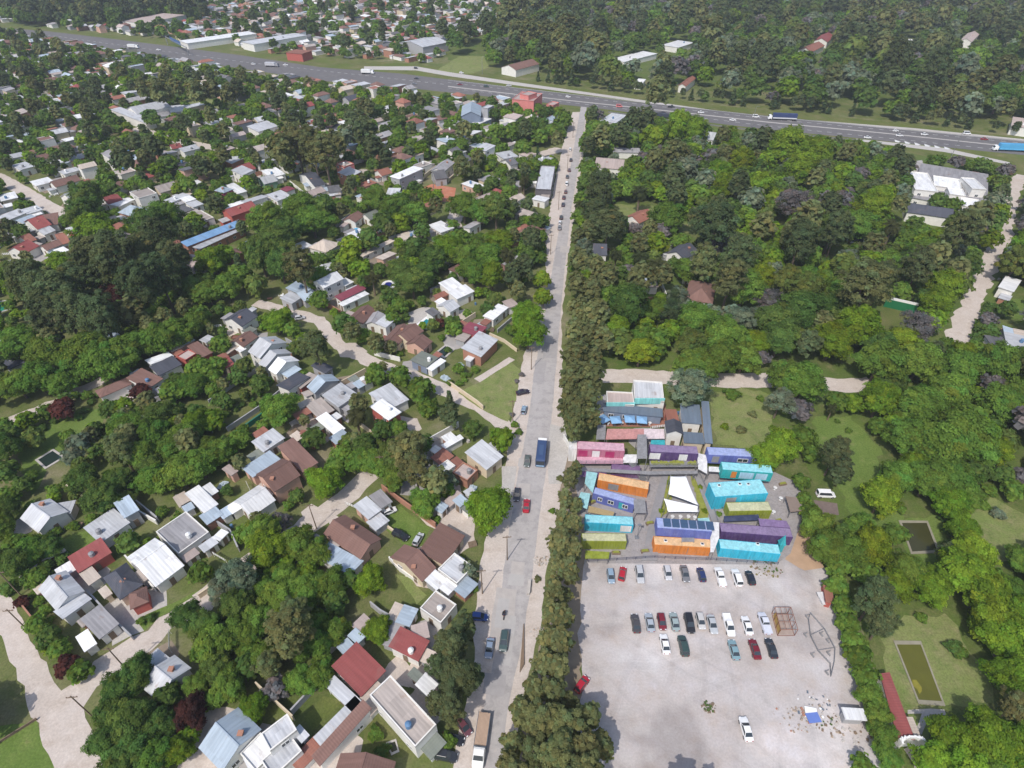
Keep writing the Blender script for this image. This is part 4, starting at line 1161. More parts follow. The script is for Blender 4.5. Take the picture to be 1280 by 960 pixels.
canopy('pale aqua slatted canopy left of the skewed orange container', '733,589 747,591 741,616 731,604', 3.2, paint('aqua'))
canopy('pale aqua canopy near the roadside trees behind the turquoise container', '726,615 738,617 734,636 720,631', 3.0, paint('aqua'))
canopy('grey square canopy at the end of the skewed blue container', '792,624 806,624 808,641 793,641', 3.0, paint('grey'))
canopy('white-grey awning strip between orange and purple containers', '888,652 899,653 899,672 892,690 888,690', 3.2, paint('white'))
canopy('lime slatted awning at the lot edge beside the lime container', '732,688 762,690 761,698 731,698', 2.2, paint('lime'))
canopy('grey stair-top roof between the pink and purple containers', '797,543 808,543 809,573 796,573', 5.6, paint('grey'))
canopy('white walkway roof left of the lilac blue container', '871,566 884,569 884,592 873,586', 3.4, paint('white'))
canopy('dusty brown roof slab at the right end of the market', '982,620 996,622 1004,638 988,640', 2.4, plain('dusty_board', (0.22, 0.17, 0.14), 0.9, 0.2))
canopy('lilac grey roof behind the right end of the purple container', '948,648 983,651 988,660 950,657', 2.7, paint('proof'))
slab('balcony', 'pink-edged balcony in front of the pink container', 'balcony', '721,571 779,571 779,579 721,579', 2.9, 0.16, paint('kroof'))
slab('balcony', 'grey balcony with lime planting in front of the upper purple container', 'balcony', '812,576 872,576 872,583 812,583', 2.9, 0.2, paint('grey'))
slab('balcony', 'white terrace slab with openings between pink and purple containers', 'balcony', '779,568 797,568 797,578 779,578', 3.4, 0.2, paint('white'))
for q, lb in (('815,577.5 871,577.5 871,580.5 815,580.5', 'strip of lime sedum planted along the grey balcony'),):
    P = [G(x, y, 2.9) for x, y in pts(q)]
    mb = MB()
    for i in range(60):
        t, s = rng.random(), rng.random()
        p = P[0].lerp(P[1], t).lerp(P[3].lerp(P[2], t), s)
        mb.box((p.x, p.y, 3.0), (0.8, 0.7, 0.34 + 0.3 * rng.random()), rng.random() * 3, taper=0.6)
    tag(mb.build('planter_strip', M_['sedum']), lb, 'planting')


def rail(name, label, s, h, z=0.0, step=2.0, mat=STEEL, cat='railing', bars=3):
    P = [G(x, y, z) for x, y in pts(s)]
    root = empty(name, P[0]); tag(root, label, cat)
    mb = MB()
    for p, q in zip(P, P[1:]):
        for i in range(bars):
            zz = h * (i + 1) / bars
            mb.tube(p - P[0] + Vector((0, 0, zz)), q - P[0] + Vector((0, 0, zz)), 0.035, n=5)
        k = max(1, int((q - p).length / step))
        for j in range(k + 1):
            r = p.lerp(q, j / k) - P[0]
            mb.tube(r, r + Vector((0, 0, h)), 0.045, n=5)
    mb.build('bars', mat, root)
    return root


rail('railing', 'dark rail along the car park front of the market', '735,703 818,698 895,701 972,706', 1.0, mat=paint('navy'))
rail('railing', 'rail round the left side of the green bed', '845,590 838,618 826,650', 1.0)
rail('railing', 'rail along the right walkway of the market', '872,590 888,625 897,655', 1.0)
rail('railing', 'balcony rail in front of the pink container', '721,579 779,579', 1.0, 2.9)
rail('railing', 'balcony rail in front of the upper purple container', '812,583 872,583', 1.0, 2.9)
# stair from the balcony
mb = MB()
A, B = G(790, 579, 3.0), G(805, 600, 0.2)
for i in range(14):
    p = A.lerp(B, i / 13)
    mb.box((p.x, p.y, p.z), (1.6, 0.5, 0.12), 0.5)
o = mb.build('stairs', STEEL); tag(o, 'grey steel stairs going down to the market deck', 'stairs')


def sail(label, corners, n=12):
    """tensioned membrane between posts: corners (px,py,h) around"""
    C4 = [G(x, y, h) for x, y, h in corners]
    c = sum(C4, Vector()) / len(C4)
    root = empty('shade_sail', (c.x, c.y, 0)); tag(root, label, 'shade sail', 'white shade sails over the green bed')
    if len(C4) == 3:
        C4 = C4 + [C4[2].copy()]
    me = bpy.data.meshes.new('membrane')
    bm = bmesh.new()
    g = []
    for i in range(n + 1):
        r = []
        for j in range(n + 1):
            s, t = i / n, j / n
            p = C4[0].lerp(C4[1], s).lerp(C4[3].lerp(C4[2], s), t)
            cc = (C4[0] + C4[1] + C4[2] + C4[3]) / 4
            pull = 0.05 * (4 * s * (1 - s) * (abs(2 * t - 1)) ** 2 + 4 * t * (1 - t) * (abs(2 * s - 1)) ** 2)
            q = p.lerp(cc, pull)
            q.z -= 0.5 * 16 * s * (1 - s) * t * (1 - t) * 0.4
            r.append(bm.verts.new((q.x - c.x, q.y - c.y, q.z)))
        g.append(r)
    for i in range(n):
        for j in range(n):
            bm.faces.new((g[i][j], g[i + 1][j], g[i + 1][j + 1], g[i][j + 1]))
    ret = bmesh.ops.extrude_face_region(bm, geom=bm.faces[:])
    for v in ret['geom']:
        if isinstance(v, bmesh.types.BMVert):
            v.co.z -= 0.03
    bmesh.ops.remove_doubles(bm, verts=bm.verts, dist=1e-5)
    bmesh.ops.recalc_face_normals(bm, faces=bm.faces)
    bm.to_mesh(me); bm.free()
    for p in me.polygons:
        p.use_smooth = True
    me.materials.append(plain('white_membrane', (0.78, 0.78, 0.79), 0.8, 0.04))
    link('membrane', me, root)
    for p in C4[:len(corners)]:
        k = MB(); k.tube((p.x - c.x, p.y - c.y, 0.0), (p.x - c.x, p.y - c.y, p.z + 0.4), 0.09, n=8)
        k.build('mast', STEEL, root)


sail('long upper white shade sail with slanted lower edge', [(838, 595, 4.6), (857.5, 595, 5.4), (873, 631.5, 3.8), (835, 617.5, 4.4)])
sail('lower white four-cornered shade sail over the tables', [(829.5, 623, 4.6), (873, 632.5, 3.4), (873.5, 640, 3.0), (834.5, 640, 3.0)])
# small pyramid turret
mb = MB()
p = G(973, 688)
mb.tube((0, 0, 0), (0, 0, 2.6), 0.75, 0.7, n=4); mb.tube((0, 0, 2.6), (0, 0, 2.85), 0.95, 0.9, n=4); mb.tube((0, 0, 2.85), (0, 0, 5.4), 0.8, 0.04, n=4)
o = mb.build('turret', paint('teal')); o.location = p; tag(o, 'pointed turquoise turret at the corner of the turquoise container', 'turret')
# café building with mint parapet, terrace and umbrellas
cafe = house('cafe', 'flat-roofed café with mint parapet and slate verandah roof', 'café', ['par L w 4.4 793,475 829,477 829,500 792,500', 'par P w 4.0 759,489 792,490 792,505 758,505', 'shed D u 3.0 758,507 829,511 827,519 750,515', 'flat G w 3.0 749,500 758,489 758,506 747,514'], extras=False)
mb = MB()
for (q0, q1, h0, h1, cc) in (((757.5, 506), (793, 501.5), 3.3, 4.5, 0), ((792.5, 501), (830, 501), 3.3, 5.2, 0)):
    a, b = G(*q0, 4.0), G(*q1, 4.0)
    a.y = b.y = (a.y + b.y) / 2
    mb.box(((a.x + b.x) / 2 - cafe.location.x, a.y - cafe.location.y - 0.4, (h0 + h1) / 2), (abs(b.x - a.x), 0.25, h1 - h0))
mb.build('mint_parapet', paint('mint'), cafe)
slab('canopy', 'salmon pink and white terrace roof before the pink container', 'canopy', '759,536 805,536 805,548 757,549', 3.2, 0.2, paint('salmon'))
slab('canopy', 'pinkish white terrace roof joining the salmon one', 'canopy', '805,536 830,536 831,548 805,548', 3.3, 0.2, paint('pinkwhite'))
slab('canopy', 'grey terrace roof left of the salmon one', 'canopy', '747,531 757.5,531 756.5,549 745,549', 3.0, 0.2, paint('grey'))
slab('canopy', 'small teal roof in front of the pinkish white one', 'canopy', '814,550 831,550 831,556 813,556', 3.0, 0.2, paint('teal'))
house('house', 'narrow white gabled house with slate roof among the market buildings', 'house', ['gable S w 5.0 832,527 832,542 853.5,542 852.5,527'], extras=False, short='the narrow white gable')
house('house', 'slate-roofed U-shaped house at the edge of the straw meadow', 'house', ['shed D w 4.3 851,508 875,508 875.5,529 851,529', 'shed D c 4.2 876,508 885,507.5 890,554 880,554', 'shed D c 4.0 854,542 879,542 879.5,554 854,554'], extras=False, short='the U-shaped slate house')
house('shed', 'small red-sided shed between mint café and slate house', 'shed', ['flat T r 3.0 832,512 846,511 848,525 833,526'], extras=False)


def parasol():
    root = empty('patio_umbrella', (0, 0, 0))
    mb = MB()
    R = 1.5
    for i in range(4):
        a0, a1 = math.pi / 4 + i * math.pi / 2, math.pi / 4 + (i + 1) * math.pi / 2
        A = Vector((R * 1.3 * math.cos(a0), R * 1.3 * math.sin(a0), 2.2)); B = Vector((R * 1.3 * math.cos(a1), R * 1.3 * math.sin(a1), 2.2))
        mb.poly([A, B, (0, 0, 2.85)]); mb.poly([A, A - Vector((0, 0, .2)), B - Vector((0, 0, .2)), B])
    mb.build('canvas', plain('blue_canvas', (0.22, 0.40, 0.62), 0.9, 0.25, 1.5), root)
    k = MB(); k.tube((0, 0, 0), (0, 0, 2.85), 0.035, n=6); k.box((0, 0, 0.04), (0.6, 0.6, 0.08)); k.build('pole', STEEL, root)
    t = MB()
    t.tube((0, 0, 0.72), (0, 0, 0.76), 0.5, n=12)
    return root


par0 = parasol()
UMB = [((753, 524), 0.6, 'pale blue square umbrella at the road end of the café terrace'), ((768.5, 525), 0.1, 'pale blue umbrella second from the road on the café terrace'),
       ((786, 524), -0.05, 'pale blue umbrella third from the road on the café terrace'), ((801, 525), -0.15, 'pale blue umbrella farthest from the road on the café terrace')]
for i, (q, a, lb) in enumerate(UMB):
    o = par0 if i == 0 else copy_tree(par0)
    o.location = G(q[0], q[1] + 7); o.rotation_euler.z = a
    tag(o, lb, 'umbrella', 'blue umbrellas on the café terrace')
# tables on the terraces
mb = MB()
mb.tube((0, 0, 0), (0, 0, 0.72), 0.04, n=6); mb.tube((0, 0, 0.72), (0, 0, 0.76), 0.45, n=12); mb.tube((0, 0, 0), (0, 0, 0.04), 0.25, n=10)
tbl = mb.mesh('cafe_table', [paint('white')])
for i, (x, y, lb) in enumerate(((840, 648, 'white café table under the left of the lower sail'), (850, 648, 'white café table under the middle of the lower sail'), (860, 648, 'white café table under the right of the lower sail'),
                               (868, 649, 'white café table beside the right mast of the lower sail'), (760, 531, 'café table beside the first blue umbrella'), (777, 531, 'café table between second and third blue umbrellas'), (812, 531, 'café table right of the last blue umbrella'),
                               (968, 612, 'white table on the right deck near the turquoise double container'), (975, 625, 'white table on the right deck behind the lime container'), (966, 642, 'white table on the right deck in front of the lime container'))):
    o = link('cafe_table', tbl); o.location = G(x, y) + Vector((0, 0, 0.045)); tag(o, lb, 'table', 'tables of the market terraces')
# lamp post on the deck
mb = MB(); mb.tube((0, 0, 0), (0, 0, 4.5), 0.07, n=6); mb.box((0, 0, 4.55), (0.7, 0.5, 0.14)); mb.box((0, 0, 0.1), (0.9, 0.9, 0.2))
o = mb.build('lamp_post', STEEL); o.location = G(796, 672); tag(o, 'grey lamp post on the market deck between lime container and solar container', 'lamp post')

# ------------------------------------------------------------------ lot clutter
P8 = [G(x, y, h) for x, y, h in ((968.7, 759, 2.3), (988.7, 759, 2.3), (997.5, 787, 2.3), (976, 787, 2.3))]
c = sum(P8, Vector()) / 4
root = empty('metal_frame', (c.x, c.y, 0)); tag(root, 'rusty open box frame with a yellow side board at the lot edge', 'frame')
block(P8)
mb = MB()
top = [p - Vector((c.x, c.y, 0)) for p in P8]
bot = [Vector((p.x, p.y, 0.05)) for p in top]
for i in range(4):
    j = (i + 1) % 4
    mb.tube(top[i], top[j], 0.06, n=5); mb.tube(bot[i], bot[j], 0.06, n=5); mb.tube(bot[i], top[i], 0.06, n=5)
for t in (0.33, 0.66):
    a, b = top[0].lerp(top[3], t), top[1].lerp(top[2], t)
    mb.tube(a, b, 0.05, n=5); mb.tube(bot[0].lerp(bot[3], t), a, 0.05, n=5); mb.tube(bot[1].lerp(bot[2], t), b, 0.05, n=5)
    mb.tube(bot[0].lerp(bot[3], t), bot[1].lerp(bot[2], t), 0.05, n=5)
    mb.tube(top[0].lerp(top[1], t), top[3].lerp(top[2], t), 0.05, n=5)
mb.build('frame_bars', RUSTY, root)
mb = MB()
q = [bot[0].lerp(bot[3], .12), bot[0].lerp(bot[3], .95)]
d = Vector((0.12, 0, 0))
mb.poly([q[0] + d, q[1] + d, q[1] + d + Vector((0.15, 0, 1.5)), q[0] + d + Vector((0.15, 0, 1.5))])
mb.poly([q[0] + d * 1.6, q[0] + d * 1.6 + Vector((0.15, 0, 1.5)), q[1] + d * 1.6 + Vector((0.15, 0, 1.5)), q[1] + d * 1.6])
mb.build('side_board', plain('yellow_board', (0.45, 0.29, 0.09), 0.8, 0.2), root)
mb = MB(); fl = [b.lerp(sum(bot, Vector()) / 4, 0.06) for b in bot]
mb.poly([(p.x, p.y, 0.12) for p in fl]); mb.build('floor_boards', plain('old_planks', (0.36, 0.28, 0.24), 0.9, 0.3, 1.0), root)
# dismantled lattice frame lying on the gravel
ps = [G(*p) for p in pts('1012.5,767 1030,787 1043,811 1042,828 1038,846 1037,830 1022,814 1012.5,795 1010,775')]
root = empty('steel_frame', ps[0]); tag(root, 'dismantled grey steel lattice frame lying on the gravel', 'frame')
mb = MB()
lp = [p - ps[0] for p in ps]
up = Vector((0, 0, 0.45))
for i in range(len(lp)):
    a, b = lp[i], lp[(i + 1) % len(lp)]
    mb.tube(a + Vector((0, 0, .1)), b + Vector((0, 0, .1)), 0.06, n=5); mb.tube(a + up, b + up, 0.05, n=5)
    k = max(2, int((b - a).length / 0.9))
    for j in range(k):
        p, q = a.lerp(b, j / k), a.lerp(b, (j + 1) / k)
        mb.tube(p + Vector((0, 0, .1)), q + up, 0.035, n=4); mb.tube(p + Vector((0, 0, .1)), p + up, 0.035, n=4)
mb.tube(lp[1] + up, lp[7] + up, 0.05, n=5); mb.tube(lp[2] + up, lp[6] + up, 0.05, n=5)
mb.build('lattice', STEEL, root)
for x, y in ((1008, 772), (1006, 795), (1026, 794), (1034, 802), (1015, 820), (1035, 818), (1033, 842)):
    k = MB(); k.box((0, 0, 0.25), (0.16, 0.8, 0.5), 0.4); k.box((0.3, 0.5, 0.1), (0.9, 0.16, 0.2), 0.4)
    o = k.build('foot', paint('grey'), root); o.location = G(x, y) - ps[0]
# red and white kiosk frame by the hedge
root = house('kiosk', 'small red kiosk with white side flap by the hedge', 'kiosk', ['flat T r 2.3 1031,726 1038,727 1040,752 1033,754', 'flat W w 1.0 1026,745 1031,735 1033,755 1029,755'], detail=1, extras=False)
house('shed', 'white box shed at the car park corner by the hedge', 'shed', ['flat W g 2.5 1052,884.5 1080,885 1083,900 1057,900'], detail=1, extras=False)


def pile(name, label, px, py, r, n, cols, cat, hmax=0.5):
    c = G(px, py)
    mb = MB()
    for i in range(n):
        a, d = rng.uniform(0, 6.3), r * math.sqrt(rng.random())
        s = rng.uniform(0.1, 0.42)
        mb.box((d * math.cos(a) * 1.5, d * math.sin(a), rng.uniform(0.0, hmax) * (1 - d / r) + s * 0.2), (s * rng.uniform(.6, 2), s, s * 0.5), rng.uniform(0, 3), rng.randrange(len(cols)), rng.uniform(.5, 1))
    o = mb.build(name, cols); o.location = c
    tag(o, label, cat, kind='stuff' if name == 'rubble_pile' else None)
    return o


EARTH = plain('dug_earth', (0.34, 0.27, 0.21), 0.95, 0.3); STONE = plain('broken_stone', (0.45, 0.42, 0.39), 0.9, 0.3); BRICK = wall_mat('b'); BUSHM = plain('weed', (0.07, 0.11, 0.03), 0.9, 0.4)
pile('rubble_pile', 'earth and brick rubble heap left of the blue board', 992, 898, 2.4, 55, [EARTH, EARTH, STONE, BRICK], 'rubble')
pile('rubble_pile', 'white debris scatter behind the blue board', 1018, 883, 2.6, 40, [STONE, WHITE, EARTH, paint('slate')], 'rubble')
pile('rubble_pile', 'debris and weeds between the blue board and the white shed', 1040, 905, 2.2, 36, [EARTH, BUSHM, STONE, TIMBER], 'rubble')
pile('rubble_pile', 'low broken kerb stones below the white lot shed', 1062, 912, 2.4, 40, [STONE, TIMBER], 'rubble', 0.2)
pile('weed_clump', 'lone dry weed tuft in the open car park', 887, 884, 1.0, 40, [BUSHM, TIMBER], 'weeds', 0.5)
pile('flower_bed', 'rough planted bed with logs at the turquoise corner container', 958, 711, 2.2, 70, [BUSHM, TIMBER, plain('dry_weed', (0.2, 0.17, 0.07), 0.9, 0.4)], 'planting')
mb = MB(); mb.box((0, 0, 0.3), (2.2, 1.6, 0.12), 0.1); o = mb.build('blue_board', plain('blue_board', (0.13, 0.2, 0.5), 0.6, 0.15)); o.location = G(1016, 898); tag(o, 'flat blue board lying on the rubble', 'board')
mb = MB(); mb.box((0, 0, 0.25), (2.0, 1.2, 0.1), -0.2); o = mb.build('white_board', WHITE); o.location = G(1013, 889); tag(o, 'flat white board lying behind the blue one', 'board')
mb = MB()
for i in range(5):
    mb.box((0.1 * i, 0.3 * i - 0.6, 0.2 + 0.05 * i), (0.14, 8.0, 0.12), -0.09 + 0.02 * i)
o = mb.build('timber_beams', TIMBER); o.location = G(652, 810); tag(o, 'long grey beam pile along the right road edge', 'beams')
mb = MB(); mb.box((0, 0, 0.35), (0.5, 3.2, 0.7), -0.1); mb.box((0.3, 0, 0.8), (0.1, 3.0, 0.3), -0.1)
o = mb.build('concrete_barrier', STONE); o.location = G(661, 735); tag(o, 'short grey concrete barrier on the right road verge', 'barrier')
pile('stone_heap', 'pale sand heap at the right verge by the roadside trees', 678, 700, 1.4, 46, [STONE, STONE, EARTH], 'sand heap')
pile('stone_heap', 'pale stone heap on the right verge near the beams', 672, 790, 1.0, 30, [STONE, EARTH], 'stone heap')

# planters, boards and walkways that fill the market deck
slab('walkway', 'grey boarded walkway from the lot to the shade sails', 'walkway', '802,700 822,700 826,640 836,592 828,590 814,640', 0.34, 0.3, plain('walk_boards', (0.26, 0.25, 0.255), 0.9, 0.25, 1.0), posts=False)
slab('walkway', 'grey boarded walkway right of the shade sails', 'walkway', '866,590 876,590 897,640 901,652 890,652 884,636', 0.34, 0.3, MATS['walk_boards'], posts=False)
slab('walkway', 'raised gallery between pink and purple containers and the deck', 'walkway', '722,584 812,589 872,588 872,592 812,593 722,588', 2.6, 0.18, paint('grey'))
canopy('grey shop awning under the orange skewed container', '748,612 764,616 762,621 746,617', 2.3, paint('grey'))
canopy('tan bamboo pergola in front of the skewed blue container', '736,632 768,640 766,646 735,640', 2.5, plain('bamboo', (0.36, 0.27, 0.14), 0.9, 0.3, 2.0))
canopy('dark canopy behind the purple container over the bar tables', '905,645 948,643 950,650 905,652', 2.3, paint('navy'))
canopy('teal green awning at the foot of the right walkway', '872,648 886,647 888,653 874,654', 2.6, paint('aqua'))
canopy('white awning left of the teal container', '886,583 902,584 902,590 886,589', 3.0, paint('white'))
canopy('violet awning below the pink balcony', '722,589 758,591 757,597 722,595', 2.4, paint('violet'))
canopy('grey lean-to roof left of the mint café', '741,505 749,503 747,522 738,524', 2.8, paint('grey'))
canopy('grey plank roof on the orange corner container', '852,672 868,672 868,677 852,677', 3.3, paint('grey'))
mbp = MB(); mbp.box((0, 0, .25), (1.8, .7, .5)); mbp.box((0, 0, .62), (1.6, .55, .4), mi=1, taper=.7)
pl_ = mbp.mesh('planter_box', [TIMBER, M_['sedum']])
for x, y, a, lb in ((806, 690, .1, 'timber planter at the lot end of the left walkway'), (812, 655, .2, 'timber planter on the walkway left of the solar container'), (893, 664, 1.4, 'timber planter under the white awning strip'), (903, 612, 1.2, 'timber planter left of the turquoise double container'),
                    (972, 652, .3, 'timber planter beside the lilac grey roof'), (978, 606, .2, 'timber planter at the back of the right deck'), (742, 628, .5, 'timber planter by the pale aqua canopies'), (800, 612, .2, 'timber planter at the end of the orange skewed container'), (770, 692, 0, 'timber planter beside the lime slatted awning'), (858, 652, 0, 'timber planter behind the solar container')):
    o = link('planter_box', pl_); o.location = G(x, y) + Vector((0, 0, .04)); o.rotation_euler.z = a; tag(o, lb, 'planter', 'planters of the market')

# ------------------------------------------------------------------ water, walls, fences, poles
def pool(label, s, col, rim=0.5, name='swimming_pool', cat='pool', rimmat=None, z=0.16):
    P = [G(x, y) for x, y in pts(s)]
    c = sum(P, Vector()) / len(P)
    root = empty(name, (c.x, c.y, 0)); tag(root, label, cat)
    L = [p - c for p in P]
    O = [p + p.normalized() * rim for p in L]
    if sum(L[i].x * L[(i + 1) % len(L)].y - L[(i + 1) % len(L)].x * L[i].y for i in range(len(L))) < 0:
        L, O = L[::-1], O[::-1]
    mb = MB(); mb.poly([(p.x, p.y, z - 0.06) for p in L]); mb.build('water_surface', col, root)
    mb = MB()
    n = len(L)
    for i in range(n):
        j = (i + 1) % n
        mb.poly([(L[i].x, L[i].y, z), (O[i].x, O[i].y, z), (O[j].x, O[j].y, z), (L[j].x, L[j].y, z)])
        mb.poly([(O[i].x, O[i].y, 0), (O[j].x, O[j].y, 0), (O[j].x, O[j].y, z), (O[i].x, O[i].y, z)])
        mb.poly([(L[j].x, L[j].y, z - 0.1), (L[i].x, L[i].y, z - 0.1), (L[i].x, L[i].y, z), (L[j].x, L[j].y, z)])
    mb.build('rim', rimmat or M_['concrete'], root)
    block([c + p for p in O])
    return root


OLIVE = water('olive_pond_water', (0.105, 0.105, 0.014), 0.3)
MURK = water('murky_pond_water', (0.05, 0.05, 0.018), 0.2)
GREENW = water('green_pool_water', (0.02, 0.23, 0.13))
BLUEW = water('blue_pool_water', (0.04, 0.33, 0.55))
TEALW = water('teal_pool_water', (0.02, 0.2, 0.23))
DEEPW = water('deep_blue_cover', (0.02, 0.03, 0.2), 0.4)
DARKW = water('dark_pool_water', (0.02, 0.035, 0.03), 0.1)
o = pool('long olive-green pond with concrete rim in the lawn', '1120.5,806 1150.5,806 1177,877 1148,875', OLIVE, 0.8, 'pond', 'pond', rimmat=plain('mossy_concrete', (0.27, 0.25, 0.19), .9, .3, .6))
mb = MB(); P = [G(x, y) - o.location for x, y in pts('1140,850 1145,850 1152,860 1152,864 1149,868 1146,862 1140,857')]
mb.poly([(p.x, p.y, 0.13) for p in P][::-1]); mb.build('algae_mat', plain('algae', (0.22, 0.2, 0.03), 0.9, 0.3), o)
pool('dark weedy pond partly overgrown beside the dense crowns', '1127,654 1158,654 1171,688 1140,690', MURK, 0.8, 'pond', 'pond', rimmat=plain('mossy_concrete', (0.27, 0.25, 0.19), .9, .3, .6))
pool('bright green swimming pool at the left edge', '-4,378 8,377 12,386 -2,391', GREENW, 0.8)
pool('round sky-blue above-ground pool behind the red-brown gable', ' '.join('%.1f,%.1f' % (446 + 6 * math.cos(t * 0.524), 291 + 3.8 * math.sin(t * 0.524)) for t in range(12)), BLUEW, 0.25, z=0.9, rimmat=WHITE)
pool('small deep-blue covered pool with white deck among trees', ' '.join('%.1f,%.1f' % (486 + 5 * math.cos(t * 0.524), 356 + 3.2 * math.sin(t * 0.524)) for t in range(12)), DEEPW, 1.2, rimmat=WHITE)
pool('teal rectangular pool with white deck by the brown villa', '526,405 533,399 541,402 533,409', TEALW, 1.5, rimmat=WHITE)
pool('dark pool with pale surround behind the mossy flat house', '547,441 557,433 566,437 556,446', DARKW, 1.0)
pool('half-empty garden pool with dark water in the left lawn', '48,575 66,564 78,572 58,584', DARKW, 0.8)
pool('white-rimmed garden pool in the right woods', '1061,296 1068,290 1082,296 1078,304 1062,302', DARKW, 1.4, rimmat=WHITE)
pool('small round garden pond by the white side wall', '485,930 494,927 497,938 490,941', MURK, 0.4, 'pond', 'pond')


def wall_line(name, label, s, h, mat, cat='wall', th=0.22, posts=0.0):
    P = [G(x, y) for x, y in pts(s)]
    root = empty(name, P[0]); tag(root, label, cat)
    mb = MB()
    for i, (p, q) in enumerate(zip(P, P[1:])):
        d = q - p; L = d.length; m = (p + q) / 2 - P[0]
        mb.box((m.x, m.y, h / 2), (L, th, h), math.atan2(d.y, d.x))
        mb.box((m.x, m.y, h + 0.03), (L, th + 0.1, 0.07), math.atan2(d.y, d.x))
    mb.build('wall_panel', mat, root)
    if posts:
        k = MB()
        for p, q in zip(P, P[1:]):
            n = max(1, int((q - p).length / posts))
            for j in range(n + 1):
                r = p.lerp(q, j / n) - P[0]
                k.box((r.x, r.y, h * 0.55), (th + 0.14, th + 0.14, h * 1.1))
        k.build('pillars', mat, root)
    return root


WW, CC, BB, GG = wall_mat('w'), wall_mat('c'), wall_mat('b'), wall_mat('g')
w_ = wall_line('tennis_wall', 'green practice wall with white band above a lawn', '1104,383 1143,392', 3.0, plain('green_board', (0.015, 0.15, 0.06), 0.7, 0.15))
mb = MB(); A, B = G(1104, 383), G(1143, 392); d = B - A
mb.box((d.x / 2, d.y / 2, 3.5), (d.length, 0.2, 0.9), math.atan2(d.y, d.x)); mb.build('white_band', WHITE, w_)
for a in (('garden_wall', 'pale garden wall along the paddock side lane', '560,480 596,505 604,512', 1.4, CC), ('garden_wall', 'cream boundary wall right of the long grey house', '196,740 160,700', 1.8, WW),
          ('garden_wall', 'white boundary wall left of the white porch house', '30,728 60,706 86,692', 1.8, WW), ('garden_wall', 'low grey wall between slate and grey carport houses', '112,742 142,775 168,800', 1.6, GG),
          ('garden_wall', 'long grey wall beside the two thin paddocks', '262,505 300,478 355,445', 1.4, GG), ('garden_wall', 'grey wall below the stepped white house', '285,540 330,510 352,492', 1.6, GG),
          ('garden_wall', 'white wall in front of the brown lawn house', '487,700 500,714 524,730', 1.2, WW), ('garden_wall', 'pale wall across the lawn with the black car', '464,646 490,664 500,672', 1.0, CC),
          ('garden_wall', 'brick wall behind the brown-gabled house', '478,612 500,628 528,648 545,660', 1.8, BB), ('garden_wall', 'grey wall at the small lawn of the strip-roofed house', '366,893 404,852', 1.8, GG),
          ('garden_wall', 'pale wall behind the debris roof', '464,758 476,768 494,778', 1.8, GG), ('garden_wall', 'white rear wall of the cream villa garden', '448,326 492,306 520,296', 1.8, WW),
          ('garden_wall', 'white front wall beside the white angular house', '612,420 630,428 646,440', 1.2, CC), ('garden_wall', 'long pale wall at the market entrance', '704,548 712,562 712,576', 1.6, WW),
          ('garden_wall', 'white wall of the raised-box house garden', '170,640 198,656', 1.6, WW), ('garden_wall', 'grey wall round the white terrace house yard', '270,655 290,668 300,690', 1.8, GG),
          ('garden_wall', 'wall beside the red-brown house', '160,492 186,505 206,500', 1.6, GG), ('garden_wall', 'cream wall along the left dirt lane', '250,748 300,714 340,688', 1.4, CC)):
    wall_line(*a)
wall_line('windbreak', 'teal green windbreak net across the thin paddock', '289,549 312,534 330,521', 1.6, plain('teal_net', (0.02, 0.17, 0.12), 0.8, 0.2), 'net')
wall_line('fence', 'low timber fence along the lower left lawn', '0,929 46,900', 0.6, TIMBER, 'fence', 0.08, 3)
wall_line('motorway_guardrail', 'grey guard rail on the near side of the motorway', '760,140.6 850,152.5 960,165.5 1070,176', 0.7, STEEL, 'guard rail', 0.1, 8)
# sheds with a red roof behind the hedge
R = empty('shed', G(1122, 885)); tag(R, 'long red-roofed shed with pale lean-to beside the olive pond', 'shed')
for t, q, hh, mt in (('a', '1100,842 1112,840 1144,925 1122,922', 3.0, roof_mat('R')), ('b', '1133,896 1141,896 1154,927 1145,926', 2.5, roof_mat('C'))):
    P = [G(x, y, hh) - R.location for x, y in pts(q)]
    mb = MB(); mb.prism([(p.x, p.y) for p in P], hh - 0.15, hh); mb.build('roof', mt, R)
    cc = sum(P, Vector()) / 4
    mb = MB(); mb.prism([(cc.x + (p.x - cc.x) * 0.93, cc.y + (p.y - cc.y) * 0.95) for p in P], 0, hh - 0.16); mb.build('wall', WW, R)
    block([p + R.location for p in P])
mb = MB(); p = G(1131, 936) - R.location
for i in range(9):
    a = math.pi * i / 8
    mb.box((p.x + 1.9 * math.cos(a), p.y + 0.5 * math.sin(a), 1.7), (0.85, 0.3, 3.4 + 0.8 * math.sin(a)), a + math.pi / 2)
mb.build('rounded_front', WHITE, R)
# poles
def pole(label, px, py, h=8.5, arm=True, lamp=False, cat='utility pole', name='utility_pole', r=0.13):
    root = empty(name, G(px, py)); tag(root, label, cat)
    mb = MB(); mb.tube((0, 0, 0), (0, 0, h), r, r * 0.7, n=7); mb.build('pole', TIMBER if not lamp else STEEL, root)
    k = MB()
    if arm:
        k.box((0, 0, h - 0.5), (1.8, 0.12, 0.12), 0.1)
        for x in (-.8, -.3, .3, .8):
            k.tube((x, 0.1 * x, h - 0.42), (x, 0.1 * x, h - 0.2), 0.05, n=5)
        k.build('crossarm', TIMBER, root)
    if lamp:
        k.tube((0, 0, h), (1.6, 0, h + 0.3), 0.05, n=5); k.box((1.8, 0, h + 0.28), (0.7, 0.25, 0.12)); k.build('lamp_head', STEEL, root)


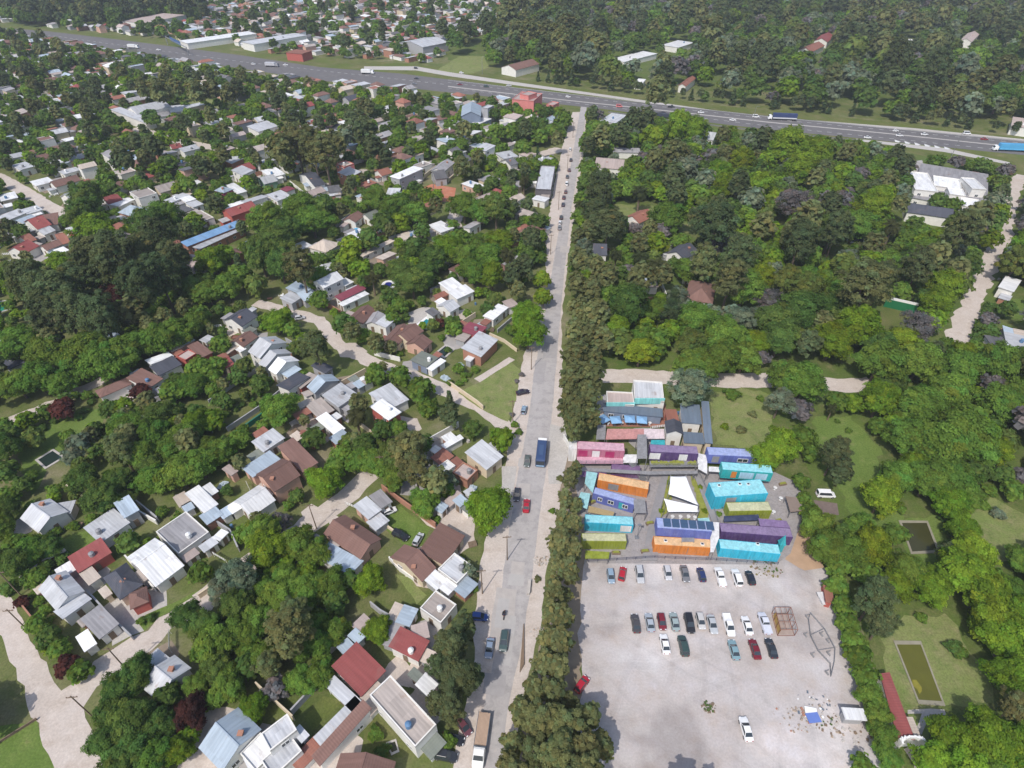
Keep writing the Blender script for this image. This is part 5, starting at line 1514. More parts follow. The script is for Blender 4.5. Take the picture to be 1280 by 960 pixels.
for px, py, lb in ((26, 744, 'wooden pole next to the maroon bush at the crossroads'), (159, 838, 'wooden pole at the lane mouth below the grey carport house'), (38, 791, 'wooden pole at the left lane edge'), (396, 661, 'wooden pole at the driveway behind the pale blue shed'),
                   (117, 897, 'wooden pole at the corner of the dark crossroads trees'), (603, 742, 'wooden pole by the bright-walled house'), (634, 700, 'wooden pole at the left road edge before the big roadside tree'), (641, 530, 'wooden pole at the paddock corner'),
                   (664, 462, 'wooden pole on the verge in front of the big bright tree'), (679, 384, 'wooden pole beside the yellow-green roadside trees'), (688, 318, 'wooden pole on the left verge by the dark pines'), (698, 262, 'wooden pole beside the parked cars up the road'),
                   (709, 214, 'wooden pole near the roadside warehouse'), (716, 172, 'wooden pole near the end of the road'), (542, 181, 'white concrete mast in the upper gardens'), (480, 600, 'wooden pole behind the two-tone grey house')):
    pole(lb, px, py)
for px, py, lb in ((603, 93, 'tall slim light mast by the sports field'), (939, 160, 'tall lattice light mast by the motorway shed'), (1189, 196, 'leaning lamp mast over the motorway slip road'), (543, 247, 'thin floodlight mast at the clay court')):
    pole(lb, px, py, 12, False, True, 'light mast', 'light_mast', 0.16)
# footbridge over the motorway at the upper left
root = empty('footbridge', G(236, 68)); tag(root, 'bluish sign gantry over the far motorway bend', 'gantry')
A, B = G(210, 56) - root.location, G(236, 70) - root.location
mb = MB()
for p in (A, B):
    mb.tube((p.x, p.y, 0), (p.x, p.y, 7), 0.4, n=6)
mb.tube((A.x, A.y, 6.6), (B.x, B.y, 6.6), 0.35, n=6); mb.build('gantry_frame', STEEL, root)
mb = MB(); m = (A + B) / 2; d = B - A
mb.box((m.x, m.y, 7.2), (d.length * 0.5, 0.3, 3.0), math.atan2(d.y, d.x)); mb.build('sign_board', plain('blue_sign', (0.05, 0.12, 0.3), 0.5), root)

# ------------------------------------------------------------------ vehicles
def hull(secs, n_side=True):
    """loft of cross-sections (y, half width, z low, z mid, z top, top inset)"""
    mb = MB()
    R = []
    for (y, w, zb, zm, zt, k) in secs:
        R.append([(-w * .9, y, zb), (-w, y, zb + .15), (-w, y, zm), (-w * k, y, zt), (w * k, y, zt), (w, y, zm), (w, y, zb + .15), (w * .9, y, zb)])
    for a, b in zip(R, R[1:]):
        for i in range(len(a)):
            j = (i + 1) % len(a)
            mb.poly([a[i], b[i], b[j], a[j]])
    mb.poly(R[0]); mb.poly(R[-1][::-1])
    return mb


def make_car(kind):
    """front of the car is +y"""
    D = {'sedan': (4.45, .87, 1.44, (-1.55, -.95, .25, 1.05), .92), 'hatch': (3.85, .84, 1.48, (-1.85, -1.5, .3, 1.05), .92), 'suv': (4.6, .92, 1.74, (-2.15, -1.85, .35, 1.1), 1.02),
         'pickup': (5.2, .91, 1.72, (-.55, -.4, .75, 1.45), 1.02), 'van': (4.9, .95, 1.95, (-2.4, -2.3, 1.0, 1.75), 1.05)}[kind]
    L, w, Ht, (b0, r0, r1, b1), belt = D
    h = L / 2
    root = empty('car', (0, 0, 0))
    mb = hull([(-h, w * .82, .32, .62, .7, .9), (-h + .12, w * .93, .25, .72, belt - .06, .9), (-h + .7, w, .22, .75, belt, .92), (0, w, .2, .76, belt, .93), (h - 1.2, w, .22, .74, belt - .02, .92),
               (h - .35, w * .96, .24, .66, belt - .2, .88), (h - .06, w * .86, .3, .55, belt - .33, .86), (h, w * .78, .36, .5, .56, .9)])
    wb, wt = w * .90, w * .72
    B4 = [(-wb, b0, belt - .02), (wb, b0, belt - .02), (wb, b1, belt - .06), (-wb, b1, belt - .06)]
    T4 = [(-wt, r0, Ht), (wt, r0, Ht), (wt, r1, Ht), (-wt, r1, Ht)]
    mb.poly(T4)
    T5 = [(p[0] * .9, p[1] * .96 + (r0 + r1) * .02, Ht + .035) for p in T4]
    mb.poly(T5)
    for i in range(4):
        j = (i + 1) % 4
        mb.poly([B4[i], B4[j], T4[j], T4[i]]); mb.poly([T4[i], T4[j], T5[j], T5[i]])
    if kind == 'pickup':
        mb.box((0, (-h + b0) / 2 + .02, belt - .22), (w * 1.5, abs(-h - b0) - .25, 0.5))
        for x in (-w * .86, w * .86):
            mb.box((x, (-h + b0) / 2, belt + .04), (.12, abs(-h - b0) - .1, .14))
        mb.box((0, -h + .12, belt + .02), (w * 1.7, .1, .14))
    body = mb.build('body', CARPAINT, root)
    names = ('rear_window', 'side_window', 'windscreen', 'side_window')
    for i in range(4):
        j = (i + 1) % 4
        q = [Vector(p) for p in (B4[i], B4[j], T4[j], T4[i])]
        c = sum(q, Vector()) / 4
        nrm = (q[1] - q[0]).cross(q[3] - q[0]).normalized()
        if nrm.dot(c - Vector((0, (b0 + b1) / 2, belt))) < 0:
            nrm = -nrm
        k = .93 if i in (0, 2) else .86
        g = MB(); g.poly([c + (p - c) * k + nrm * .018 for p in q])
        g.build(names[i], GLASS, root)
    for y in (-h + .85, h - .85):
        for x in (-w + .08, w - .08):
            k = MB(); k.tube((x - .1, y, .32), (x + .1, y, .32), .32, n=14); k.tube((x - .115, y, .32), (x + .115, y, .32), .19, n=10, mi=1)
            k.build('wheel', [RUBBER, STEEL], root)
    for x in (-w * .62, w * .62):
        k = MB(); k.box((x, h - .09, .62), (.34, .16, .14)); k.build('headlight', plain('lamp_glass', (.75, .76, .78), .15, .02), root)
        k = MB(); k.box((x, -h + .04, .72), (.3, .1, .16)); k.build('tail_light', plain('red_lamp_glass', (.3, .01, .01), .25, .05), root)
    return root


CARS = {k: make_car(k) for k in ('sedan', 'hatch', 'suv', 'pickup', 'van')}
FIRST = dict(CARS)
ROAD = -math.radians(6.6)


def park(kind, px, py, hd, col, label, group=None, name='car', cat='car'):
    """hd: turn to the right of straight away, in degrees"""
    if kind in FIRST:
        o = FIRST.pop(kind)
    else:
        o = copy_tree(CARS[kind])
    o.name = {'pickup': 'pickup_truck', 'van': 'van'}.get(kind, name)
    o.location = G(px, py, 0) + Vector((0, 0, 0.05))
    o.rotation_euler = (0, 0, -math.radians(hd))
    o.scale = (.88, .88, .92)
    tint(o, col)
    tag(o, label, {'pickup': 'pickup', 'van': 'van'}.get(kind, cat), group)
    block([G(px, py) + Vector((dx, dy, 0)) for dx, dy in ((-1.2, -2.4), (1.2, -2.4), (1.2, 2.4), (-1.2, 2.4))])
    return o


WHT, SIL, GRY, BLK, NVY, RED, DRD, LBL, GRN = (.8, .8, .8), (.45, .46, .48), (.16, .16, .17), (.018, .018, .022), (.025, .04, .12), (.42, .015, .03), (.17, .015, .025), (.24, .33, .42), (.04, .07, .065)
g1, g2, g3, g4 = 'cars in the gravel car park', 'cars along the main road', 'cars on the motorway', 'cars in yards and lanes'
for a in (('hatch', 763, 722, 180, LBL, 'pale blue hatchback at the left end of the front row', g1), ('hatch', 777.5, 719, 17, RED, 'red hatchback parked askew in the front row by the market', g1),
          ('suv', 799, 720, 180, SIL, 'silver off-roader beside the askew red hatchback', g1), ('hatch', 834, 718, 180, (.5, .5, .52), 'pale grey hatchback alone in the front row gap', g1),
          ('sedan', 855.5, 719, 180, GRY, 'dark grey car with silver nose in the front row', g1), ('hatch', 876, 720, 0, NVY, 'navy blue hatchback in the front row', g1),
          ('pickup', 899.5, 723, 0, WHT, 'white pickup with dark bed in the front row', g1), ('suv', 920.5, 724, 0, WHT, 'white estate car right of the white pickup in the front row', g1),
          ('hatch', 937, 724, 0, (.02, .025, .04), 'black hatchback at the right end of the front row', g1),
          ('sedan', 794, 781, 0, (.07, .065, .07), 'dark charcoal car at the left end of the middle row', g1), ('sedan', 811.5, 780, 0, (.36, .4, .45), 'light blue-grey sedan second in the middle row', g1),
          ('hatch', 826.5, 779, 180, DRD, 'dark red small hatchback in the middle row', g1), ('sedan', 842.5, 779, 0, (.3, .37, .37), 'greenish silver sedan right of the dark red hatchback', g1),
          ('suv', 861, 781, 180, BLK, 'large black car in the middle row', g1), ('hatch', 875, 778, 180, (.5, .49, .48), 'beige silver hatchback right of the large black car', g1),
          ('sedan', 889.5, 782, 180, (.42, .44, .46), 'silver sedan beside the white pickup with dark cover', g1), ('pickup', 910, 783, 180, WHT, 'white pickup with dark bed cover in the middle row', g1),
          ('sedan', 933, 784, 0, WHT, 'white sedan in the middle row left of the pale pickup', g1), ('pickup', 955, 781, 0, (.62, .64, .72), 'pale lilac pickup at the right end of the middle row', g1),
          ('sedan', 830.5, 807, 0, WHT, 'white sedan in the nearest row below the middle row', g1), ('suv', 853.5, 809, 0, GRN, 'dark green hatchback right of the near white sedan', g1),
          ('sedan', 916.5, 814, 0, (.2, .32, .36), 'teal grey sedan left of the dark red sedan', g1), ('sedan', 942.5, 813, 0, DRD, 'dark red sedan between teal and black cars', g1),
          ('sedan', 963, 812, 0, (.03, .035, .045), 'black sedan next to the rusty box frame', g1), ('sedan', 931.5, 913, -1, WHT, 'lone white sedan in the open lower car park', g1),
          ('hatch', 727, 857, 40, RED, 'red car half hidden under the roadside trees', g1),
          ('sedan', 653.5, 492, 72, (.03, .02, .035), 'dark car parked across the verge by the paddock', g2), ('hatch', 655, 514, 10, LBL, 'pale blue hatchback on the verge below the dark car', g2),
          ('sedan', 659, 578, 186, (.1, .12, .11), 'dark car with pale roof beside the blue bus', g2), ('sedan', 646, 620, 186, (.04, .04, .05), 'dark car in the shade of the big roadside tree', g2),
          ('sedan', 658, 634, 6, RED, 'bright red car driving past the big roadside tree', g2), ('hatch', 599.5, 773, 96, (.02, .06, .24), 'deep blue car nosed under the conifer', g2),
          ('suv', 630, 803, 186, (.05, .085, .085), 'dark green off-roader driving near the motorcycle', g2), ('sedan', 612, 812, 186, (.22, .28, .38), 'blue-grey car in the conifer shade', g2),
          ('sedan', 566.5, 925, 104, BLK, 'black sedan parked at the bottom, upper of two', g2), ('suv', 557, 946, 100, (.03, .033, .04), 'black car parked at the bottom, lower of two', g2),
          ('hatch', 580, 910, 140, (.12, .04, .05), 'dark red car tucked under the conifer at the bottom', g2),
          ('suv', 501, 671, 118, BLK, 'black car parked on the garden lawn', g4), ('hatch', 523, 676, 20, (.5, .52, .55), 'silver car beside the brown lawn house', g4), ('hatch', 487, 641, 60, WHT, 'white covered car behind the two-tone grey house', g4),
          ('van', 1031, 620, 93, WHT, 'lone white van parked beside the woods', g4), ('hatch', 375, 399, 70, (.5, .5, .52), 'pale car in the yard of the bluish metal house', g4), ('hatch', 541, 266, 80, GRY, 'grey car in the lane below the clay court', g4),
          ('sedan', 1141, 203, 60, (.1, .1, .12), 'dark car outside the white clubhouse', g4),
          ('hatch', 712.7, 188, 6, WHT, 'white car at the upper end of the road', g2), ('sedan', 713.5, 201, 6, BLK, 'black car fourth from the upper end of the road', g2), ('hatch', 711.5, 214, 6, (.1, .04, .05), 'dark maroon car near the warehouse corner', g2),
          ('sedan', 709, 222, 6, (.06, .07, .08), 'dark car just above the white one by the warehouse', g2), ('suv', 708.3, 231, 6, WHT, 'white van-like car beside the warehouse', g2), ('hatch', 707, 241, 6, (.13, .05, .05), 'brownish car below the warehouse', g2),
          ('sedan', 704.7, 248, 6, (.08, .02, .03), 'dark red car in the roadside line below the warehouse', g2), ('sedan', 703.8, 257, 6, (.03, .025, .05), 'blackish car ending the line below the warehouse', g2),
          ('sedan', 701.4, 273, 6, BLK, 'black car on the left verge near the pines', g2), ('hatch', 700, 280, 10, (.65, .66, .68), 'white-roofed car on the left verge near the pines', g2), ('sedan', 699.3, 286, 6, (.2, .21, .23), 'grey car on the left verge nearest the pines', g2)):
    park(*a)
MW = 98
for px, py, k, col, lb in ((1119, 164.5, 'hatch', WHT, 'white motorway car, upper of a close pair'), (1124, 170.5, 'sedan', WHT, 'white motorway car, lower of a close pair'), (1155, 169, 'sedan', WHT, 'white car alone before the exit chevrons'),
                           (1084, 173, 'sedan', WHT, 'white car leaving on the slip lane'), (1208, 168, 'van', WHT, 'white van at the far edge of the motorway'), (1230, 175, 'sedan', (.3, .03, .03), 'red car on the right of the motorway'),
                           (710, 122, 'hatch', WHT, 'white car on the motorway above the road end'), (839, 134.5, 'pickup', BLK, 'black pickup on the motorway'), (876, 141.5, 'sedan', WHT, 'white car right of the black pickup'),
                           (915.6, 151, 'sedan', WHT, 'white car left of the blue truck'), (944.5, 147, 'van', WHT, 'white van just left of the blue truck'), (521, 99, 'sedan', BLK, 'black car on the upper motorway lanes'),
                           (517.5, 106, 'sedan', GRY, 'dark car on the lower motorway lanes'), (575.5, 106.5, 'sedan', DRD, 'maroon car on the motorway above the gardens'), (608, 109, 'suv', GRN, 'dark car on the motorway left of the coral block'),
                           (317, 81, 'hatch', WHT, 'white car on the far left motorway'), (357, 82, 'sedan', WHT, 'white car right of the silver truck'), (198.5, 63, 'sedan', WHT, 'white car near the motorway bend'), (636, 108, 'sedan', (.5, .5, .5), 'silver car on the motorway above the coral block'),
                           (520, 86, 'hatch', BLK, 'black car on the service road'), (577, 92, 'hatch', WHT, 'white car on the service road by the sports field'), (774, 134, 'van', (.7, .2, .2), 'red and white van on the motorway')):
    park(k, px, py, MW, col, lb, g3)


def box_truck(label, px, py, hd, L, cabcol, col, low=None, cat='truck', name='truck', hbox=3.3, sub=3):
    root = empty(name, G(px, py), -math.radians(hd)); tag(root, label, cat)
    w = 1.25
    mb = hull([(L / 2 - 2.2, w, .5, 1.6, 2.5, .95), (L / 2 - 1.6, w, .5, 1.7, 2.9, .9), (L / 2 - .5, w, .5, 1.6, 2.7, .9), (L / 2 - .1, w * .98, .5, 1.3, 1.7, .95), (L / 2, w * .95, .55, 1.0, 1.2, .95)])
    o = mb.build('cab', MATTEPAINT, root); o.color = (*cabcol, 1)
    g = MB(); g.poly([(-w * .8, L / 2 - .1, 1.75), (w * .8, L / 2 - .1, 1.75), (w * .78, L / 2 - .42, 2.6), (-w * .78, L / 2 - .42, 2.6)][::-1]); g.build('windscreen', GLASS, root)
    mb = MB(); n = sub; Lb = L - 2.6
    for i in range(n):
        mb.box((0, -L / 2 + Lb * (i + .5) / n, (hbox + 1.1) / 2), (2 * w + .02 * (i % 2), Lb / n - .03, hbox - 1.1))
    o = mb.build('cargo_body', MATTEPAINT, root); o.color = (*col, 1)
    if low:
        mb = MB(); mb.box((0, -L / 2 + Lb / 2, 1.4), (2 * w + .08, Lb - .1, .7)); o = mb.build('side_skirt', MATTEPAINT, root); o.color = (*low, 1)
    mb = MB(); mb.box((0, -.4, .85), (1.0, L - 1.2, .3)); mb.build('chassis', RUBBER, root)
    for y in (-L / 2 + 1.0, -L / 2 + 2.2, L / 2 - 1.3):
        for x in (-w + .15, w - .15):
            k = MB(); k.tube((x - .15, y, .5), (x + .15, y, .5), .5, n=12); k.build('wheel', RUBBER, root)
    return root


box_truck('blue-tarped articulated truck with white cab on the motorway', 977, 150, -82, 17, WHT, (.03, .05, .14), (.6, .62, .64), 'truck', hbox=3.9)
box_truck('blue and white container truck at the right edge of the motorway', 1262, 189, -82, 18, WHT, (.08, .35, .62), (.1, .42, .7), 'truck', hbox=4.0)
box_truck('white box truck on the far motorway under the dark bridge', 460, 92.5, 98, 10, WHT, (.75, .75, .74), None, 'truck')
box_truck('silver truck on the left stretch of motorway', 340.5, 83.5, 98, 11, (.3, .3, .33), (.5, .5, .53), None, 'truck')
box_truck('white truck near the far motorway bend', 167.5, 60.5, 98, 10, WHT, (.72, .72, .72), None, 'truck')
# dark blue bus
root = empty('bus', G(676.5, 571), ROAD + math.pi); tag(root, 'dark blue bus with white rear roof band on the main road', 'bus')
block([root.location + Vector((dx, dy, 0)) for dx, dy in ((-2, -5), (2, -5), (2, 5), (-2, 5))])
L, w, Hb = 7.7, 1.2, 2.9
mb = hull([(-L / 2, w * .93, .4, 2.2, 2.75, .9), (-L / 2 + .15, w, .35, 2.5, Hb - .05, .9), (-L / 2 + .8, w, .3, 2.6, Hb, .9), (L / 2 - .8, w, .3, 2.6, Hb, .9), (L / 2 - .2, w, .35, 2.4, Hb - .08, .9), (L / 2, w * .95, .4, 2.0, 2.6, .9)])
o = mb.build('body', MATTEPAINT, root); o.color = (.03, .06, .15, 1)
mb = MB(); mb.box((0, -L / 2 + .45, Hb + .0), (2 * w * .9, .75, .09)); mb.build('white_roof_band', WHITE, root)
mb = MB(); mb.box((0, .4, Hb + .04), (1.1, 3.4, .1)); o = mb.build('roof_hatch', MATTEPAINT, root); o.color = (.045, .085, .18, 1)
for x in (-w - .012, w + .012):
    mb = MB(); mb.box((x, 0, 1.95), (.03, L - 1.0, .8)); mb.build('side_windows', GLASS, root)
mb = MB(); mb.poly([(-w * .85, L / 2 + .03, 1.2), (w * .85, L / 2 + .03, 1.2), (w * .85, L / 2 + .03, 2.4), (-w * .85, L / 2 + .03, 2.4)]); mb.build('windscreen', GLASS, root)
mb = MB(); mb.box((0, L / 2 + .04, .8), (2.0, .06, .35)); mb.build('front_panel', plain('pale_blue_paint', (.3, .45, .6), .4, .1), root)
for y in (-L / 2 + 1.8, L / 2 - 1.8):
    for x in (-w + .1, w - .1):
        k = MB(); k.tube((x - .13, y, .48), (x + .13, y, .48), .48, n=14); k.build('wheel', RUBBER, root)
# flatbed truck with cab towards the camera
root = empty('truck', G(602, 925), ROAD + math.pi); tag(root, 'white-cab flatbed truck parked at the bottom of the road', 'truck')
mb = hull([(2.1, 1.1, .5, 1.5, 2.3, .92), (2.5, 1.1, .5, 1.5, 2.45, .85), (3.5, 1.1, .5, 1.5, 2.4, .85), (4.2, 1.1, .5, 1.2, 1.55, .92), (5.0, 1.05, .5, 1.1, 1.35, .92), (5.2, .95, .55, .9, 1.05, .95)])
o = mb.build('cab', MATTEPAINT, root); o.color = (.78, .78, .76, 1)
mb = MB(); mb.poly([(-.85, 3.62, 2.36), (.85, 3.62, 2.36), (.92, 4.2, 1.62), (-.92, 4.2, 1.62)]); mb.build('windscreen', GLASS, root)
mb = MB(); mb.box((0, -1.4, 1.05), (2.4, 6.6, .16))
for x in (-1.17, 1.17):
    mb.box((x, -1.4, 1.35), (.07, 6.6, .44))
mb.box((0, 1.87, 1.6), (2.3, .08, 1.0)); mb.build('flat_bed', paint('slate'), root)
for y in (-3.4, -2.3, 3.6):
    for x in (-1.0, 1.0):
        k = MB(); k.tube((x - .15, y, .48), (x + .15, y, .48), .48, n=12); k.build('wheel', RUBBER, root)
mb = MB()
for i in range(9):
    for j in range(4):
        mb.box((-.98 + .245 * i, -1.4 + rng.uniform(-.15, .15), 1.22 + .1 * j), (.22, 6.2, .08))
o = mb.build('plank_load', plain('fresh_planks', (.42, .30, .22), .85, .2, 1.0)); root.scale = o.scale = (.9, .86, .9); o.location = root.location; o.rotation_euler = root.rotation_euler
tag(o, 'brown plank load on the white-cab flatbed truck', 'planks')
# motorcycle with rider
root = empty('motorcycle', G(630, 770), ROAD + math.pi); tag(root, 'dark motorcycle under its rider on the main road', 'motorcycle')
for y in (-.68, .68):
    k = MB(); k.tube((-.06, y, .32), (.06, y, .32), .32, n=16); k.build('wheel', RUBBER, root)
mb = MB(); mb.box((0, 0, .5), (.26, .6, .35)); mb.box((0, -.35, .78), (.28, .7, .14)); mb.tube((0, .68, .32), (0, .45, .98), .04, n=6); mb.tube((-.35, .42, 1.02), (.35, .42, 1.02), .025, n=6); mb.box((0, -.7, .62), (.2, .4, .08)); mb.tube((.16, -.8, .35), (.16, .1, .35), .05, n=6)
mb.build('frame', RUSTY, root)
mb = MB(); mb.box((0, .17, .84), (.3, .46, .24), taper=.7); mb.build('fuel_tank', paint('navy'), root)


def person(label, loc, rz, joints, edges, radii, cloth):
    me = bpy.data.meshes.new('person')
    me.from_pydata(joints, edges, [])
    o = link('person', me)
    sk = o.modifiers.new('Skin', 'SKIN'); sk.use_smooth_shade = True
    for i, r in enumerate(radii):
        me.skin_vertices[0].data[i].radius = (r, r)
    me.skin_vertices[0].data[0].use_root = True
    o.modifiers.new('Sub', 'SUBSURF').levels = 1
    me.materials.append(cloth)
    o.location = loc; o.rotation_euler = (0, 0, rz)
    tag(o, label, 'person')
    return o


J = [(0, -.28, .92), (0, -.22, 1.15), (0, -.12, 1.42), (0, -.06, 1.56), (0, -.03, 1.7), (0, 0.0, 1.8),
     (.2, -.12, 1.4), (.3, .12, 1.2), (.32, .38, 1.06), (-.2, -.12, 1.4), (-.3, .12, 1.2), (-.32, .38, 1.06),
     (.13, -.2, .9), (.22, .2, .8), (.2, .05, .42), (.2, .2, .36), (-.13, -.2, .9), (-.22, .2, .8), (-.2, .05, .42), (-.2, .2, .36)]
E = [(0, 1), (1, 2), (2, 3), (3, 4), (4, 5), (2, 6), (6, 7), (7, 8), (2, 9), (9, 10), (10, 11), (0, 12), (12, 13), (13, 14), (14, 15), (0, 16), (16, 17), (17, 18), (18, 19)]
rd = [.15, .15, .16, .07, .12, .1, .08, .06, .045, .08, .06, .045, .1, .085, .06, .05, .1, .085, .06, .05]
person('motorcycle rider in dark clothes leaning to the handlebar', root.location, root.rotation_euler.z, J, E, rd, plain('dark_clothing', (.03, .032, .04), .9, .2))

# ------------------------------------------------------------------ yards and garden clutter round the nearer houses
TH_LATER = []
YARD = [M_['dirt'], M_['concrete'], M_['dirt'], plain('trodden_earth', (0.25, 0.20, 0.15), 0.95, 0.3, 0.5), plain('grey_paving', (0.34, 0.32, 0.31), 0.9, 0.2, 0.6)]
_hs = [o for o in list(SC.objects) if o.parent is None and o.get('category') in ('house', 'shed', 'barn', 'villa', 'building') and o.type == 'EMPTY' and o.location.y < 300]


def clutter(kind):
    key = 'clut_' + kind
    if key in USED:
        return USED[key]
    mb = MB()
    if kind == 'barrel':
        mb.tube((0, 0, 0), (0, 0, .9), .32, n=12); mb.tube((0, 0, .9), (0, 0, .94), .28, n=12); mats = [plain('blue_plastic', (0.1, 0.2, 0.35), 0.5)]
    elif kind == 'woodpile':
        for i in range(6):
            for j in range(3):
                mb.tube((-.9, i * .22 - .6, .12 + j * .2), (.9, i * .22 - .55, .12 + j * .2), .1, n=6)
        mats = [TIMBER]
    elif kind == 'garden_table':
        mb.tube((0, 0, .72), (0, 0, .77), .6, n=14); mb.tube((0, 0, 0), (0, 0, .72), .06, n=6)
        for k in range(4):
            a = k * 1.57
            mb.box((1.0 * math.cos(a), 1.0 * math.sin(a), .42), (.42, .42, .06), a); mb.box((1.2 * math.cos(a), 1.2 * math.sin(a), .65), (.05, .42, .45), a)
        mats = [WHITE]
    elif kind == 'brick_stack':
        for i in range(5):
            for j in range(4):
                mb.box((i * .32 - .6, (j % 2) * .3, .1 + .12 * j), (.3, .58, .115))
        mats = [BRICK]
    elif kind == 'tarp':
        for i in range(6):
            for j in range(4):
                mb.box((i * .45 - 1.1, j * .45 - .7, .25 + .12 * math.sin(i * 1.7 + j)), (.46, .46, .5 + .2 * math.sin(i + 2 * j)), 0.1, taper=.85)
        mats = [plain('pale_tarp', (0.42, 0.5, 0.55), 0.7, 0.25, 1.5)]
    elif kind == 'clothes_line':
        for x in (-2, 2):
            mb.tube((x, 0, 0), (x, 0, 1.9), .04, n=6)
        mb.tube((-2, 0, 1.85), (2, 0, 1.85), .02, n=5)
        for i in range(6):
            mb.box((-1.7 + .62 * i, 0, 1.45), (.45, .03, .75))
        mats = [WHITE]
    elif kind == 'trailer':
        mb.box((0, 0, .6), (1.5, 2.4, .12)); mb.box((.72, 0, .8), (.06, 2.4, .4)); mb.box((-.72, 0, .8), (.06, 2.4, .4)); mb.box((0, -1.18, .8), (1.4, .06, .4)); mb.tube((0, 1.2, .55), (0, 2.3, .5), .05, n=6)
        for x in (-.8, .8):
            mb.tube((x - .08, 0, .32), (x + .08, 0, .32), .32, n=12)
        mats = [RUSTY]
    else:
        mb.box((0, 0, .02), (.9, .9, .04)); mb.tube((0, 0, .04), (0, 0, .5), .5, .42, n=12); mb.tube((0, 0, .5), (0, 0, .52), .5, n=12); mats = [STONE]
    USED[key] = mb.mesh(kind, mats)
    return USED[key]


CK = [('barrel', 'blue plastic barrel', 'barrel'), ('woodpile', 'stacked firewood', 'firewood'), ('garden_table', 'white garden table and stools', 'table'), ('brick_stack', 'small brick stack', 'bricks'),
      ('tarp', 'pale tarpaulin-covered heap', 'heap'), ('clothes_line', 'clothes line with washing', 'clothes line'), ('trailer', 'rusty hand trailer', 'trailer'), ('stone_planter', 'round stone planter', 'planter')]
_k = 0
for h_ in _hs:
    rr_ = random.Random(int(h_.location.x * 7 + h_.location.y * 13))
    R_ = 3.5 + rr_.random() * 3.5
    ang_ = rr_.random() * 6.3
    if rr_.random() < .62:
        c_ = h_.location + Vector((math.cos(ang_), math.sin(ang_), 0)) * rr_.uniform(3, 6)
        ps_ = [(c_.x + R_ * rr_.uniform(.6, 1.15) * math.cos(t * .785), c_.y + R_ * rr_.uniform(.6, 1.15) * math.sin(t * .785)) for t in range(8)]
        sheet('yard', ps_, 0.008 + 0.0006 * (_k % 6), rr_.choice(YARD), jit=.4, keep_clear=False)
        _k += 1
    for _ in range(rr_.choice((0, 1, 1, 2, 2, 3))):
        a_ = rr_.random() * 6.3
        for d_ in (4.5, 6.5, 8.5, 10.5):
            p_ = h_.location + Vector((math.cos(a_), math.sin(a_), 0)) * d_
            if not blocked(p_.x, p_.y, 1.3):
                kd_, wd_, ct_ = rr_.choice(CK)
                o_ = link(kd_, clutter(kd_)); o_.location = p_ + Vector((0, 0, .015)); o_.rotation_euler.z = a_
                o_['category'] = ct_; o_['group'] = 'things in the gardens and yards'
                q_ = PX(p_); THINGS.append((o_, wd_, q_[0], q_[1]))
                block([p_ + Vector((dx, dy, 0)) for dx, dy in ((-1.2, -1.2), (1.2, -1.2), (1.2, 1.2), (-1.2, 1.2))])
                break

WC_ = {'w': 'white', 'c': 'cream', 'b': 'brick', 'g': 'grey', 'p': 'salmon', 'd': 'dark', 't': 'green', 'r': 'red', 'u': 'blue-grey', 'm': 'magenta', 'k': 'coral'}
for (root, c, U, V, a, b, wc) in HRECT:
    rr_ = random.Random(int(c.x * 5 + c.y * 3))
    for side in rr_.sample(((1, 0), (-1, 0), (0, 1), (0, -1)), 2):
        n_, t_, off, half = (U * side[0], V, a, b) if side[0] else (V * side[1], U, b, a)
        m_ = c + n_ * (off + rr_.uniform(2.5, 5))
        A_, B_ = m_ - t_ * (half + rr_.uniform(1, 3)), m_ + t_ * (half + rr_.uniform(1, 3))
        if any(blocked(*A_.lerp(B_, k / 6).to_tuple()[:2], .5) for k in range(7)):
            continue
        w2 = rr_.choice((wc, 'w', 'g', 'b', 'c'))
        mb = MB(); d_ = B_ - A_; h_ = rr_.uniform(1.2, 2.0)
        mb.box((0, 0, h_ / 2), (d_.length, .2, h_), math.atan2(d_.y, d_.x)); mb.box((0, 0, h_ + .03), (d_.length, .28, .07), math.atan2(d_.y, d_.x))
        o_ = mb.build('garden_wall', wall_mat(w2)); o_.location = ((A_.x + B_.x) / 2, (A_.y + B_.y) / 2, 0)
        o_['category'] = 'wall'; o_['group'] = 'garden walls between the plots'
        q_ = PX(o_.location); THINGS.append((o_, WC_[w2] + ' garden wall', q_[0], q_[1]))
        TH_LATER.append((A_, B_))

# ------------------------------------------------------------------ trees
class NP:
    """numpy leaf cards -> mesh"""

    def __init__(self):
        self.v, self.t = [], []

    def add(self, verts, tints):           # (n,4,3), (n,3)
        self.v.append(verts); self.t.append(tints)

    def mesh(self, name, mat, smooth_normals=None):
        V = np.concatenate(self.v).reshape(-1, 3).astype(np.float32)
        T = np.concatenate(self.t)
        n = len(V) // 4
        me = bpy.data.meshes.new(name)
        me.vertices.add(len(V)); me.vertices.foreach_set('co', V.ravel())
        me.loops.add(len(V)); me.loops.foreach_set('vertex_index', np.arange(len(V), dtype=np.int32))
        me.polygons.add(n)
        me.polygons.foreach_set('loop_start', np.arange(0, len(V), 4, dtype=np.int32))
        me.polygons.foreach_set('loop_total', np.full(n, 4, dtype=np.int32))
        a = me.attributes.new('tint', 'FLOAT_COLOR', 'POINT')
        c = np.ones((len(V), 4), dtype=np.float32); c[:, :3] = np.repeat(T, 4, axis=0)
        a.data.foreach_set('color', c.ravel())
        me.materials.append(mat)
        me.update(); me.validate()
        return me


def unit(a):
    return a / np.maximum(np.linalg.norm(a, axis=-1, keepdims=True), 1e-9)


